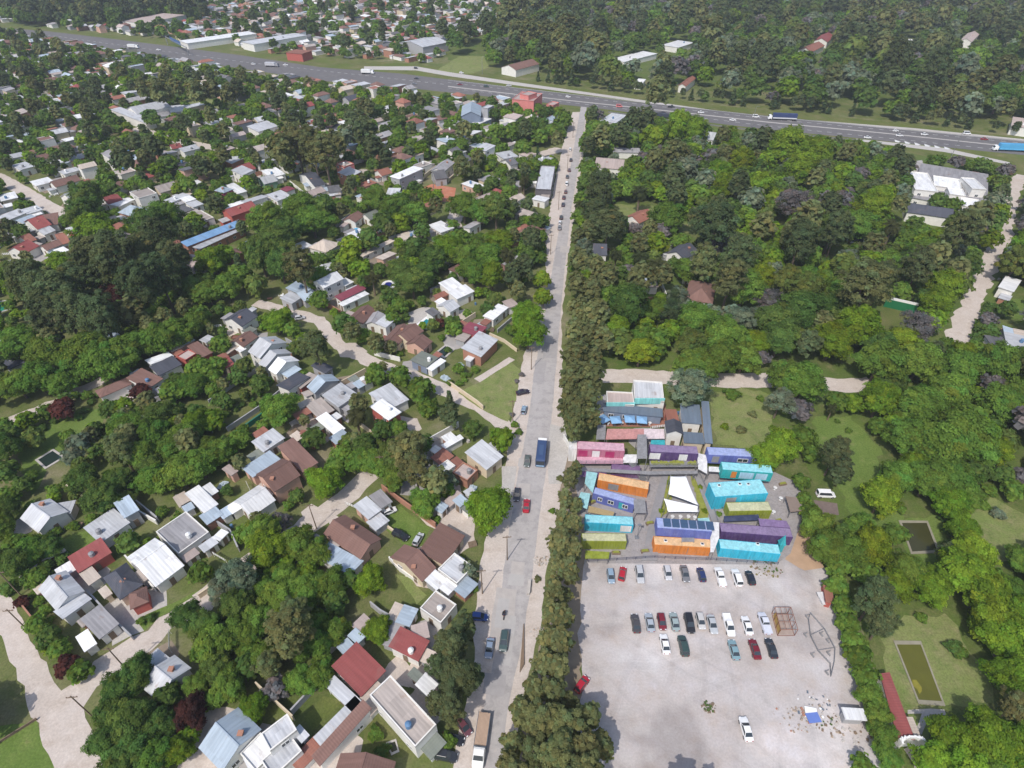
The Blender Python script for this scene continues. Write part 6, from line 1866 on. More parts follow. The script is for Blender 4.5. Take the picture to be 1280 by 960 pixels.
def leaves(rs, P, Nn, size, aspect=1.0, droop=0.0):
    """quads at P facing Nn"""
    n = len(P)
    r = unit(rs.normal(size=(n, 3)))
    if droop:
        r = unit(r * (1 - droop) + np.array([0, 0, -1.0]) * droop)
    x = unit(np.cross(Nn, r)); y = np.cross(Nn, x)
    s = (size * rs.uniform(.6, 1.35, n))[:, None]
    a, b = x * s * .5, y * s * .5 * aspect
    return np.stack([P - a - b, P + a - b * .8, P + a * .7 + b, P - a * .8 + b], axis=1)


SPEC = {  # colour, crown half height, crown centre (in radii), clumps, clump size, leaf, aspect, shape
    'b': dict(col=(0.185, 0.288, 0.032), hz=.95, zc=1.15, nc=130, cs=0.165, leaf=0.058, n=15000, words='bright green leafy'),
    'g': dict(col=(0.160, 0.252, 0.046), hz=.85, zc=1.02, nc=120, cs=0.170, leaf=0.058, n=15000, words='mid green leafy'),
    'd': dict(col=(0.120, 0.195, 0.048), hz=.95, zc=1.2, nc=120, cs=0.170, leaf=0.056, n=15000, words='dark green dense'),
    'e': dict(col=(0.200, 0.215, 0.094), hz=2.3, zc=3.3, nc=190, cs=.15, leaf=.052, n=10500, words='tall slim olive', asp=1.5, droop=.5),
    'o': dict(col=(0.200, 0.215, 0.090), hz=1.5, zc=2.25, nc=150, cs=0.135, leaf=0.050, n=12500, words='olive feathery', asp=1.5, droop=.5),
    'k': dict(col=(0.126, 0.160, 0.072), hz=1.45, zc=2.1, nc=150, cs=0.140, leaf=0.050, n=13500, words='dark grey-green tall', asp=1.4, droop=.3),
    'y': dict(col=(0.198, 0.275, 0.028), hz=.95, zc=1.12, nc=110, cs=0.170, leaf=0.060, n=14000, words='yellow-green leafy'),
    'w': dict(col=(0.162, 0.211, 0.054), hz=1.05, zc=1.4, nc=130, cs=0.150, leaf=0.052, n=12500, words='pale green drooping', asp=1.8, droop=.7),
    's': dict(col=(.200, .245, .165), hz=1.0, zc=1.5, nc=110, cs=0.160, leaf=0.054, n=11500, words='silvery green'),
    'h': dict(col=(0.215, 0.195, 0.200), hz=.8, zc=1.3, nc=100, cs=0.150, leaf=0.044, n=6500, words='grey-lilac thin-leaved'),
    'm': dict(col=(0.110, 0.042, 0.036), hz=.9, zc=1.1, nc=100, cs=0.170, leaf=0.060, n=12500, words='maroon-leaved'),
    'c': dict(col=(0.054, 0.096, 0.038), hz=2.6, zc=2.8, nc=60, cs=.34, leaf=.1, n=6000, words='narrow dark cypress', cone=True),
    'x': dict(col=(0.096, 0.134, 0.060), hz=1.55, zc=1.75, nc=120, cs=0.170, leaf=0.055, n=12000, words='dark conical conifer', cone=True),
}


def crown_cards(sp, seed, n, leaf):
    d = SPEC[sp]
    rs = np.random.RandomState(seed)
    nc = d['nc']
    dirs = unit(rs.normal(size=(nc, 3)))
    dirs[:, 2] = np.where(dirs[:, 2] < -.6, -dirs[:, 2], dirs[:, 2])
    rad = rs.uniform(.48, .88, nc)
    C = dirs * rad[:, None]
    lump = 1 + .20 * np.sin(np.arctan2(C[:, 1], C[:, 0]) * 3 + seed) + .1 * np.sin(np.arctan2(C[:, 1], C[:, 0]) * 5 + 2 * seed)       # an uneven outline
    C[:, :2] *= lump[:, None]
    if d.get('cone'):
        z = rs.uniform(-1, 1, nc) ** 1.0
        a = rs.uniform(0, 6.283, nc)
        r = (1 - z) / 2 * .82 * rs.uniform(.55, 1, nc)
        C = np.stack([r * np.cos(a), r * np.sin(a), z * .93], 1)
    cr = d['cs'] * rs.uniform(.55, 1.35, nc)
    ct = rs.uniform(.72, 1.3, nc)
    ch = rs.normal(0, .09, nc)
    k = rs.choice(nc, n, p=cr ** 2 / np.sum(cr ** 2))
    u = unit(rs.normal(size=(n, 3)))
    u[:, 2] = np.where(u[:, 2] < -.3, -u[:, 2], u[:, 2])
    q = u * (cr[k] * rs.uniform(.45, 1.22, n))[:, None]
    hz = d['hz']
    P = C[k].copy()
    P[:, 2] *= hz
    P = P + q * np.array([1, 1, .85])
    Nn = unit(u * .5 + unit(P) * .5 + rs.normal(size=(n, 3)) * .27 + np.array([0, 0, .35]))
    sh = rs.rand(n) < (.07 if sp in 'oewhs' else .15 if sp == 'k' else .26)                              # inner mantle that closes the crown between the sprays
    if not d.get('cone'):
        w = unit(rs.normal(size=(n, 3)))
        w[:, 2] = np.where(w[:, 2] < -.55, -w[:, 2], w[:, 2])
        aw = np.arctan2(w[:, 1], w[:, 0])
        lw = 1 + .20 * np.sin(aw * 3 + seed) + .1 * np.sin(aw * 5 + 2 * seed)
        Q = w * (rs.uniform(.60, .80, n) * (1 + .10 * np.sin(w[:, 2] * 9 + aw * 4 + seed)))[:, None]
        Q[:, :2] *= lw[:, None]
        Q[:, 2] *= hz
        P = np.where(sh[:, None], Q, P)
        Nn = np.where(sh[:, None], unit(w + rs.normal(size=(n, 3)) * .3 + np.array([0, 0, .3])), Nn)
    V = leaves(rs, P, Nn, leaf, d.get('asp', 1.0), d.get('droop', 0.0))
    t = (ct[k] * rs.uniform(.82, 1.18, n))[:, None]
    T = np.concatenate([t * (1 + ch[k][:, None]), t, t * (1 - ch[k][:, None] * .5)], axis=1)
    V[:, :, 2] += d['zc']
    return V, T


PROTO = {}


def proto(sp, i):
    key = (sp, i)
    if key in PROTO:
        return PROTO[key]
    d = SPEC[sp]
    a = NP()
    V, T = crown_cards(sp, 11 * (i + 1) + ord(sp), d['n'], d['leaf'])
    a.add(V, T)
    cm = a.mesh('crown', FOLIAGE)
    mb = MB()
    rr = random.Random(i * 7 + ord(sp))
    top = d['zc'] + .35 * d['hz']
    mb.tube((0, 0, -.02), (rr.uniform(-.03, .03), rr.uniform(-.03, .03), d['zc'] * .55), .075, .055, 7, cap=False)
    mb.tube((0, 0, d['zc'] * .53), (rr.uniform(-.1, .1), rr.uniform(-.1, .1), top), .055, .012, 6, cap=False)
    for j in range(7 if sp == 'h' else 5):
        an = j * 1.26 + rr.random()
        z0 = d['zc'] * rr.uniform(.45, .75)
        mb.tube((0, 0, z0), (.62 * math.cos(an), .62 * math.sin(an), d['zc'] + rr.uniform(-.1, .35) * d['hz']), .032, .008, 5, cap=False)
    tm = mb.mesh('trunk', BARK)
    PROTO[key] = (cm, tm)
    return PROTO[key]


def palm_proto(i):
    key = ('p', i)
    if key in PROTO:
        return PROTO[key]
    rs = np.random.RandomState(40 + i)
    a = NP()
    V, T = [], []
    for f in range(46):
        az = rs.uniform(0, 6.283); el = rs.uniform(-.35, 1.3)
        L = rs.uniform(.85, 1.1)
        p = np.array([0, 0, 2.3]); seg = 9
        el_ = el
        tcol = np.array([1, 1, 1]) * rs.uniform(.7, 1.3) * (np.array([1.25, 1, .7]) if el < -.1 else 1)
        for s in range(seg):
            d = np.array([math.cos(az) * math.cos(el_), math.sin(az) * math.cos(el_), math.sin(el_)])
            q = p + d * L / seg
            side = np.array([-math.sin(az), math.cos(az), 0.0])
            w = .17 * math.sin(math.pi * (s + 1.0) / (seg + 1.2)) + .03
            dn = np.array([0, 0, -.45 * w])
            for sg in (-1, 1):
                for g in range(2):
                    b0 = p + (q - p) * g / 2; b1 = p + (q - p) * (g + .7) / 2
                    V.append([b0, b0 + side * sg * w + dn + d * .06, b1 + side * sg * w * .9 + dn + d * .06, b1]); T.append(tcol * rs.uniform(.85, 1.15))
            p = q; el_ -= .2
    a.add(np.array(V), np.array(T))
    cm = a.mesh('crown', FOLIAGE)
    mb = MB()
    mb.tube((0, 0, -.02), (0, 0, .5), .12, .1, 9, cap=False); mb.tube((0, 0, .5), (0.02, 0, 2.3), .1, .09, 9); mb.tube((0, 0, 2.1), (0, 0, 2.36), .15, .1, 9)
    PROTO[key] = (cm, mb.mesh('trunk', PALMBARK))
    return PROTO[key]


def shrub_proto(i):
    key = ('shrub', i)
    if key in PROTO:
        return PROTO[key]
    a = NP()
    V, T = crown_cards('g', 400 + i, 2200, .15)
    V[:, :, 2] = (V[:, :, 2] - 1.02) * .8 + .62
    V[:, :, 2] = np.maximum(V[:, :, 2], .02)
    a.add(V, T)
    PROTO[key] = (a.mesh('shrub', FOLIAGE), None)
    return PROTO[key]


TREES = []     # (ground point, radius, species, seed, apparent size)


def crown_at(px, py, r, sp):
    zc = {'p': 2.2}.get(sp) or SPEC[sp]['zc']
    P = G(px, py); R = r * depth(P) / F
    for _ in range(6):
        P = G(px, py, min(zc * R, 60))
        R = r * depth(P) / F
    return Vector((P.x, P.y, 0)), R


HAND = '''
o 722,298,12 735,290,14 724,326,13 743,335,15 721,356,13 740,362,16 724,388,13 745,395,18 719,414,14 738,420,16 753,425,14 719,445,14 742,448,14 714,475,17 738,475,18 714,505,17 734,500,16 718,530,17 735,525,14
e 713,600,9 720,588,8 706,625,11 719,632,11 703,652,12 716,658,12 700,680,13 716,688,12 697,710,13 711,714,12 692,740,13 706,744,12 690,770,14 704,774,13 685,800,14 699,806,14 680,830,15 698,836,15
o 668,862,18 690,866,20 711,878,15 652,890,18 676,902,23 705,907,23 734,897,19 641,930,18 666,942,23 696,946,26 730,942,24 751,932,17 640,962,20 686,976,24 729,976,26 850,1010,26 884,985,14
b 660,414,23 658,396,20 627,549,17 612,634,31 405,603,22 472,787,18 335,688,26 318,885,18 225,938,18 236,920,14 80,330,18 120,290,24 265,325,20 281,320,15 345,400,18 450,338,14 560,308,20 615,345,18 625,300,18 1090,258,22 1180,358,24 1170,378,20 1197,716,31 1228,732,34 1165,737,22 1212,690,28 1240,775,30 1262,802,32 1266,842,28 1276,762,24 1200,930,34 1240,920,34 1272,942,34 1168,952,26 1210,968,34 1102,622,25 974,560,24 956,572,22 1100,500,24 1278,520,22 850,160,20 868,165,18 900,215,18 985,185,24 1020,190,24 1000,215,22 945,235,20
y 677,350,13 678,372,13 462,725,21 439,308,15 436,325,16 1070,410,30 1042,424,28 800,440,20 1088,684,26 950,350,18 925,205,20 905,232,18 1245,270,16 1238,300,14
d -32,905,26 -40,880,22
k 565,812,22 573,848,26 560,880,24 588,845,16 580,784,16 552,832,18 40,358,26 70,370,28 98,350,24 120,330,26 150,332,28 178,322,26 198,302,22 176,360,26 200,348,24 216,330,20 60,392,24 95,392,24 130,402,24 562,520,13 895,275,28 922,320,22 760,280,19 745,265,18 750,240,20 1000,300,24 1045,565,20 1050,590,15 1092,750,24 1102,780,18 1184,692,13 665,300,13 655,335,14 640,345,13 1150,330,22 455,165,15 447,150,10 465,185,12 792,150,12 808,148,11 776,168,12 1045,290,20
d 150,860,26 172,842,22 140,890,24 165,902,30 200,906,22 130,926,22 165,937,28 150,962,26 210,870,17 60,796,15 20,705,20 60,682,18 125,620,24 105,600,20 150,600,18 30,606,13 0,560,22 8,590,16 14,545,15 105,270,22 110,250,20 185,280,24 240,360,18 355,290,22 345,300,24 325,320,24 350,330,22 400,260,16 430,405,16 480,280,16 460,300,16 520,310,16 540,322,20 530,342,18 515,352,20 500,340,18 660,320,13 590,536,13 392,548,16 255,780,22 234,770,20 785,382,28 1000,392,28 970,402,28 975,422,24 1040,290,24 1065,378,24 200,520,20 190,148,12
g 350,512,23 470,580,22 450,576,18 495,597,18 530,627,20 555,610,14 535,510,14 525,486,17 500,470,15 470,470,14 372,680,24 330,665,22 395,690,20 415,730,22 385,736,24 350,746,26 320,776,24 300,790,24 270,802,26 330,822,22 390,802,24 420,790,19 400,842,20 375,852,20 285,856,24 195,946,24 100,838,15 75,812,15 45,780,14 40,690,20 20,680,16 0,660,18 22,480,22 50,472,24 78,480,18 165,532,24 190,542,26 175,570,22 215,560,22 235,546,22 250,580,24 225,592,26 190,600,20 260,560,20 280,565,18 240,480,19 215,490,17 205,270,22 190,396,22 150,440,28 112,440,28 130,456,28 90,456,22 60,440,24 30,430,26 200,426,22 220,416,20 245,405,18 180,430,20 260,366,18 285,360,18 335,275,24 375,260,24 390,276,22 395,346,18 399,375,14 365,412,12 276,431,14 250,460,17 270,457,14 470,250,18 490,262,18 500,256,18 520,266,18 580,320,18 575,300,16 590,340,18 610,320,18 600,266,18 580,260,20 500,382,12 490,398,11 568,410,12 860,340,18 835,270,24 735,250,15 870,400,26 905,420,28 930,362,26 870,456,26 900,450,24 930,446,24 1070,280,24 1160,314,22 1100,452,30 1150,452,30 1200,460,30 1248,452,30 1002,480,28 985,470,26 1150,510,30 1182,490,30 1140,546,30 1172,560,34 1200,542,34 1190,592,30 1222,562,28 1160,602,26 1210,622,20 1250,502,28 1002,545,17 1020,652,22 1036,682,26 1062,690,26 1048,707,17 1046,732,15 1055,756,15 1060,780,15 1066,800,16 1074,822,17 1081,846,17 1089,870,18 1096,896,18 1103,920,18 1110,946,18 1078,958,15 1005,622,9 1001,602,11 1012,640,12 1275,700,18 735,212,14 300,345,16 735,180,14 705,150,12 690,165,12 660,160,13 675,170,12 640,165,13 655,185,11 620,165,12
o 511,562,25 520,590,21 545,602,15 150,560,20 165,392,22 395,435,17 376,336,18 360,790,26 65,425,16 830,345,14 800,350,16 760,346,16 880,332,20 1080,358,30 1200,290,24 1220,276,22 390,180,22 370,176,22 405,192,20 352,190,16 420,182,16 180,112,12 200,116,12 220,112,12 245,116,13 265,114,12 285,118,12 470,430,12 440,415,12 1268,882,18
w 490,572,22 320,356,14 985,352,18 1270,330,20 620,262,20
s 298,722,24 276,737,19 100,556,16 90,572,13 862,484,27 925,402,20 560,600,12 975,502,18 585,712,10 730,310,12 940,250,16 435,172,14
h 345,860,17 1147,408,26 915,300,18 995,256,24 350,652,14 1000,512,16 1280,600,16 890,312,14
m 85,832,15 28,752,9 78,512,15 240,890,22 177,490,13 550,404,7 140,372,22 160,352,14
p 445,520,15 465,346,12 635,320,13 800,240,13 822,328,16 800,322,12 770,320,11 1115,285,13 1040,512,8 655,225,9 725,255,9
x 839,390,18 300,335,12 235,345,14 562,500,9 378,148,6 885,285,16
c 378,153,4 672,190,3 205,392,5
'''
for line in HAND.strip().split('\n'):
    t = line.split()
    for q in t[1:]:
        x, y, r = (float(v) for v in q.split(','))
        sp_ = t[0]
        if sp_ in 'eo':
            r *= rng.uniform(.78, 1.16)
            if sp_ == 'e' and rng.random() < .3:
                sp_ = 'o'
        P, R = crown_at(x, y, r * 1.03, sp_)
        TREES.append((P, R, sp_, rng.randrange(999), r))
        TREES[-1] = TREES[-1] + ((x, y),)


class Hash:
    def __init__(self, cell):
        self.c, self.d = cell, {}

    def add(self, x, y, r):
        self.d.setdefault((int(x // self.c), int(y // self.c)), []).append((x, y, r))

    def near(self, x, y, r, f):
        i, j = int(x // self.c), int(y // self.c)
        for a in range(i - 2, i + 3):
            for b in range(j - 2, j + 3):
                for (u, v, s) in self.d.get((a, b), ()):
                    if (u - x) ** 2 + (v - y) ** 2 < ((r + s) * f) ** 2:
                        return True
        return False


TH = Hash(12.0)
for t in TREES:
    TH.add(t[0].x, t[0].y, t[1])


class BlockHash:
    """quick look-up of the cleared ground"""

    def __init__(self, c=20.0):
        self.c, self.d = c, {}
        for k, (ps, bb) in enumerate(BLOCK):
            for i in range(int(bb[0] // c), int(bb[2] // c) + 1):
                for j in range(int(bb[1] // c), int(bb[3] // c) + 1):
                    self.d.setdefault((i, j), []).append(ps)

    def hit(self, x, y, m=0.0):
        for k in range(7 if m > 0 else 1):
            u, v = (x, y) if k == 0 else (x + m * math.cos(k * 1.047), y + m * math.sin(k * 1.047))
            for ps in self.d.get((int(u // self.c), int(v // self.c)), ()):
                if inside(u, v, ps):
                    return True
        return False


class KeepHash:
    """places that stand unhidden in the photo: a nearer crown must not cover them"""

    def __init__(self):
        self.d = {}
        for x, y, w in KEEP:
            self.d.setdefault((int(x // 24), int(y // 24)), []).append((x, y, w))

    def hides(self, pc, r, wy):
        k = int(r // 24) + 1
        i, j = int(pc[0] // 24), int(pc[1] // 24)
        for a in range(i - k, i + k + 1):
            for b in range(j - k, j + k + 1):
                for (x, y, w) in self.d.get((a, b), ()):
                    if wy < w + 1 and (x - pc[0]) ** 2 + (y - pc[1]) ** 2 < (r * 1.12) ** 2:
                        return True
        return False


KH = KeepHash()

# ---- houses of the wider town, on the lots of its street grid
AX = (G(455, 600) - G(110, 850)).normalized()
AY = Vector((-AX.y, AX.x, 0))
TOWN = [pts('-120,520 -120,25 60,45 300,92 430,106 640,126 722,132 705,190 690,240 684,290 660,330 620,330 560,300 470,330 330,330 250,350 60,330 0,420'), pts('20,215 60,190 300,210 560,190 560,300 430,330 250,300 60,330 -60,400 -60,260')]
BEY = [pts('-150,-40 -150,18 60,36 300,62 455,80 540,80 560,60 640,30 720,0 760,-20 700,-60 300,-70')]
WOODSL = [pts('20,38 60,33 180,36 250,28 262,6 200,-20 40,-10 0,20')]
BH = BlockHash()
MASSW, MASSR = {}, {}
cand = []


def town_lots(polys, x0, x1, y0, y1, keep, sx=11.0, sy=18.0):
    i0 = int(-1400 / sx)
    out = []
    for i in range(-110, 111):
        for j in range(-70, 71):
            street = (j % 3 == 0)
            p = AX * (i * sx) + AY * (j * sy * .72) + Vector((rng.uniform(-2.5, 2.5), rng.uniform(-3, 3), 0)) + Vector((-150, 420, 0))
            if not (x0 < p.x < x1 and y0 < p.y < y1) or rng.random() > keep:
                continue
            if p.y * CP + H * SP < 10:
                continue
            q = PX(p)
            if not any(inside(q[0], q[1], po) for po in polys):
                continue
            out.append((p, q))
    return out


RCH = 'WWWLLLLLLLLLBBGGGGGGUUUPPPPCCNNNNTTRSKKK'
lots = [(p, q, 0) for p, q in town_lots(TOWN, -900, 140, 190, 760, .78)] + [(p, q, 1) for p, q in town_lots(BEY, -1500, 330, 500, 2300, .9)]
MIDL = [pts('340,300 560,290 690,290 640,420 560,470 440,450 330,380'), pts('-20,400 60,400 200,425 330,430 260,500 140,500 0,470'), pts('470,480 600,520 600,600 540,640 500,560')]
lots += [(p, q, 2) for p, q in town_lots(MIDL, -500, 140, 90, 420, .8, 11.0, 17.0)]
lots.sort(key=lambda l: l[0].length)
n_scatter = 0
WORDS = {'flat': 'flat-roofed', 'par': 'parapet-roofed', 'gable': 'gabled', 'shed': 'low shed-roofed', 'hip': 'hipped'}
for p, q, far in lots:
    a, b = rng.uniform(3.1, 5.8), rng.uniform(2.6, 4.2)
    if far == 2:
        a, b = a * .8, b * .8
    if BH.hit(p.x, p.y, 4.6 if far == 2 else 5.5) or TH.near(p.x, p.y, 3.0, .5 if far == 2 else .72):
        continue
    if far == 1 and any(inside(q[0], q[1], po) for po in WOODSL):
        continue
    typ = rng.choice(('flat', 'flat', 'flat', 'par', 'gable', 'gable', 'shed', 'shed', 'hip'))
    rc = rng.choice(RCH)
    if typ == 'hip':
        rc = rng.choice('NNNTTR')
    wc = rng.choice('wwwwcgpb')
    h = rng.choice((3.0, 3.2, 3.4, 3.4, 5.6))
    ang = math.atan2(AX.y, AX.x) + rng.choice((0, 0, math.pi / 2)) + rng.uniform(-.06, .06)
    U = Vector((math.cos(ang), math.sin(ang), 0)); V = Vector((-U.y, U.x, 0))
    TH.add(p.x, p.y, max(a, b))
    if far == 2:
        for s_, t_ in ((0, 0), (a * .6, 0), (-a * .6, 0)):
            w_ = p + U * s_ + V * t_ + Vector((0, 0, h)); qq_ = PX(w_); KH.d.setdefault((int(qq_[0] // 24), int(qq_[1] // 24)), []).append((qq_[0], qq_[1], p.y))
    vis = -30 < q[0] < 1310 and q[1] > -25
    if not vis and far == 1 and q[1] < -40:
        continue
    sub = (rng.random() < .6)
    c2 = p + U * (a + 1.8) + V * rng.uniform(-1.5, 1.5)
    if n_scatter < 168 and vis:
        root = empty('house', p)
        volume(root, p, typ, rc, wc, h, p, U, V, a, b, 2 if p.length < 330 else 0)
        if sub:
            volume(root, p, 'flat', rng.choice('WLLUGB'), wc, 2.7, c2, U, V, 2.0, rng.uniform(2, 3), 0)
        if typ in ('flat', 'par') and rng.random() < .6:
            water_tank(root, p, p + U * a * .4, h - .2)
        root['category'] = 'house'; root['group'] = 'houses of the town blocks'
        THINGS.append((root, '%s %s house' % (ROOF[rc][1], WORDS[typ]), q[0], q[1]))
        n_scatter += 1
    else:
        mass = (MASSW, MASSR)
        volume(None, Vector((0, 0, 0)), typ, rc, wc, h, p, U, V, a, b, 0, mass)
        if sub:
            volume(None, Vector((0, 0, 0)), 'flat', rng.choice('WLLUGB'), wc, 2.7, c2, U, V, 2.0, rng.uniform(2, 3), 0, mass)
big = MB(); mats = []
for dct, fn in ((MASSW, wall_mat), (MASSR, roof_mat)):
    for code, m in dct.items():
        k = len(mats); mats.append(fn(code)); n = len(big.v)
        big.v += m.v; big.f += [[i + n for i in f] for f in m.f]; big.uv += m.uv; big.mi += [k] * len(m.f)
if big.v:
    tag(big.build('distant_housing', mats), 'far mass of pale low houses spreading to the upper left', None, kind='stuff')

# ---- the row of dark trees along the far side of the motorway
l_ = pts('672,103 700,106.5 760,114.5 900,130.5 1010,141 1140,155 1280,171.5')
for (xa, ya), (xb, yb) in zip(l_, l_[1:]):
    A_, B_ = G(xa, ya), G(xb, yb)
    n_ = int((B_ - A_).length / 5.5)
    for k_ in range(n_):
        if rng.random() < .86:
            p_ = A_.lerp(B_, (k_ + rng.uniform(0, .6)) / n_) + Vector((0, rng.uniform(0, 3), 0))
            r_ = rng.uniform(2.0, 3.2)
            sp_ = rng.choice('kkkxxdo')
            c_ = p_ + Vector((0, 0, SPEC[sp_]['zc'] * r_))
            TREES.append((p_, r_, sp_, rng.randrange(999), r_ * F / depth(c_), PX(c_)))
            TH.add(p_.x, p_.y, r_)
# ---- trees between the houses and in the woods
def scatter(polys, n, mixw, rmin, rmax, f, m, bias=None, near_block=.5, ymax=1e9):
    xs = [p[0] for po in polys for p in po]; ys = [p[1] for po in polys for p in po]
    W = [G(x, max(y, -95)) for po in polys for x, y in po]
    bx = (min(w.x for w in W), max(w.x for w in W)); by = (min(w.y for w in W), max(w.y for w in W))
    made = 0
    for _ in range(n):
        x, y = rng.uniform(*bx), rng.uniform(*by)
        d = Vector((x, y, 0))
        if depth(d) < 20:
            continue
        q = PX(d)
        if not any(inside(q[0], q[1], po) for po in polys):
            continue
        r = rng.uniform(rmin, rmax) * (1.0 if rng.random() < .8 else 1.25)
        if BH.hit(x, y, r * near_block) or TH.near(x, y, r, f):
            continue
        sp = rng.choice(mixw)
        zc = 2.2 if sp == 'p' else SPEC[sp]['zc']
        c = Vector((x, y, zc * r))
        pc = PX(c)
        if KH.hides(pc, r * F / depth(c), y):
            continue
        TH.add(x, y, r)
        TREES.append((d, r, sp, rng.randrange(999), r * F / depth(c), pc))
        made += 1
    return made


RIGHT = [pts('735,135 1275,200 1420,330 1420,470 1290,600 1180,520 1060,470 960,480 770,455 718,440 712,300 730,200')]
RIGHT2 = [pts('1010,560 1060,470 1290,440 1420,600 1420,980 1130,980 1110,900 1075,800 1050,700 1010,660')]
NORTH = [pts('690,122 760,119 900,137 1140,158 1420,190 1420,-60 700,-60 640,30 560,62 575,72 612,88 640,100')]
LEFTM = [pts('-120,520 -120,300 0,330 250,340 480,300 690,300 640,420 560,480 430,640 250,720 110,830 -60,760 -60,560')]
scatter(NORTH, 20000, 'ggddddkkoowhbss', 4.0, 8.5, .55, 1)
scatter(WOODSL, 4000, 'ddkkgo', 4.0, 7.5, .55, 1)
scatter(RIGHT, 9000, 'gggggddkobbyhsw', 2.8, 5.8, .62, 1)
scatter(RIGHT2, 3500, 'gggddbb', 2.5, 5.0, .62, 1)
scatter([pts('230,745 330,650 430,690 445,740 425,790 405,850 340,875 290,890 250,880 258,830'), pts('140,515 260,525 300,560 262,612 200,622 160,590'), pts('440,560 490,540 560,580 540,640 500,610 455,600')], 2600, 'gggddob', 1.8, 3.6, .5, 1)
scatter(LEFTM, 2600, 'ggggddbow', 1.3, 3.2, .62, 1, near_block=.6)
scatter(TOWN, 20000, 'gggggggdddddkkbboy', 1.6, 4.4, .56, 1, near_block=.42)
scatter(BEY, 20000, 'gggddddk', 2.0, 5.2, .58, 1, near_block=.45)

TREES.sort(key=lambda t: -t[4] if (-25 < t[5][0] < 1305 and -20 < t[5][1] < 1000) else 1000 - t[4])
N_TREE = 305
far_np = NP()
rs_f = np.random.RandomState(5)
LOWP = {}


def low(sp, i, lod):
    k = (sp, i, lod)
    if k not in LOWP:
        n, leaf = ((900, .21), (260, .38))[lod]
        LOWP[k] = crown_cards(sp, 900 + i * 13 + ord(sp), n, leaf)
    return LOWP[k]


cnt = 0
for (P, R, sp, seed, size, pc) in TREES:
    if sp == 'p' or (cnt < N_TREE):
        cm, tm = palm_proto(seed % 2) if sp == 'p' else proto(sp, seed % (5 if sp in 'gdbok' else 3))
        nm = 'palm_tree' if sp == 'p' else ('conifer' if sp in 'xc' else 'tree')
        root = empty(nm, P, seed * .37)
        root['category'] = 'palm' if sp == 'p' else 'tree'
        col = (.075, .085, .035) if sp == 'p' else SPEC[sp]['col']
        v = 1 + ((seed * 37) % 100 - 50) / 280.0
        hsh = 1 + ((seed * 53) % 100 - 50) / 420.0
        for mesh, n_ in ((tm, 'trunk'), (cm, 'crown')):
            o = link(n_, mesh, root)
            if n_ == 'crown':
                o.color = (min(1, col[0] * v * hsh), min(1, col[1] * v), col[2] * v, 1)
        zs = 1 + ((seed * 17) % 100 - 50) / 500.0
        root.scale = (R * (1 + ((seed * 29) % 100 - 50) / 380.0), R * (1 - ((seed * 29) % 100 - 50) / 380.0), R * zs)
        words = 'feather-leaved palm' if sp == 'p' else SPEC[sp]['words']
        sz = 'huge' if R > 8 else 'large' if R > 5.6 else 'small' if R < 2.6 else ''
        THINGS.append((root, ('%s %s%s' % (sz, words, '' if sp in 'pcx' else ' tree')).strip(), pc[0], pc[1]))
        cnt += 1
    else:
        lod = 0 if size > 7 else 1
        V, T = low(sp, seed % 4, lod)
        a = seed * .41
        ro = np.array([[math.cos(a), -math.sin(a), 0], [math.sin(a), math.cos(a), 0], [0, 0, 1]])
        far_np.add((V.reshape(-1, 3) @ ro.T * R + np.array([P.x, P.y, 0])).reshape(-1, 4, 3), T * np.array(SPEC[sp]['col']) * rs_f.uniform(.8, 1.2))
tag(link('distant_trees', far_np.mesh('distant_trees', FOLIAGE_FAR)), 'far and small tree crowns filling woods and gardens', None, kind='stuff')

# ---- shrubs and hedges in the nearer gardens
SHR = []


def hedge(s, w, step, sp='g'):
    P = [G(*p) for p in pts(s)]
    for p, q in zip(P, P[1:]):
        n = max(1, int((q - p).length / step))
        for i in range(n):
            SHR.append((p.lerp(q, (i + .5) / n) + Vector((rng.uniform(-.3, .3), rng.uniform(-.3, .3), 0)), w * rng.uniform(.8, 1.2), sp))


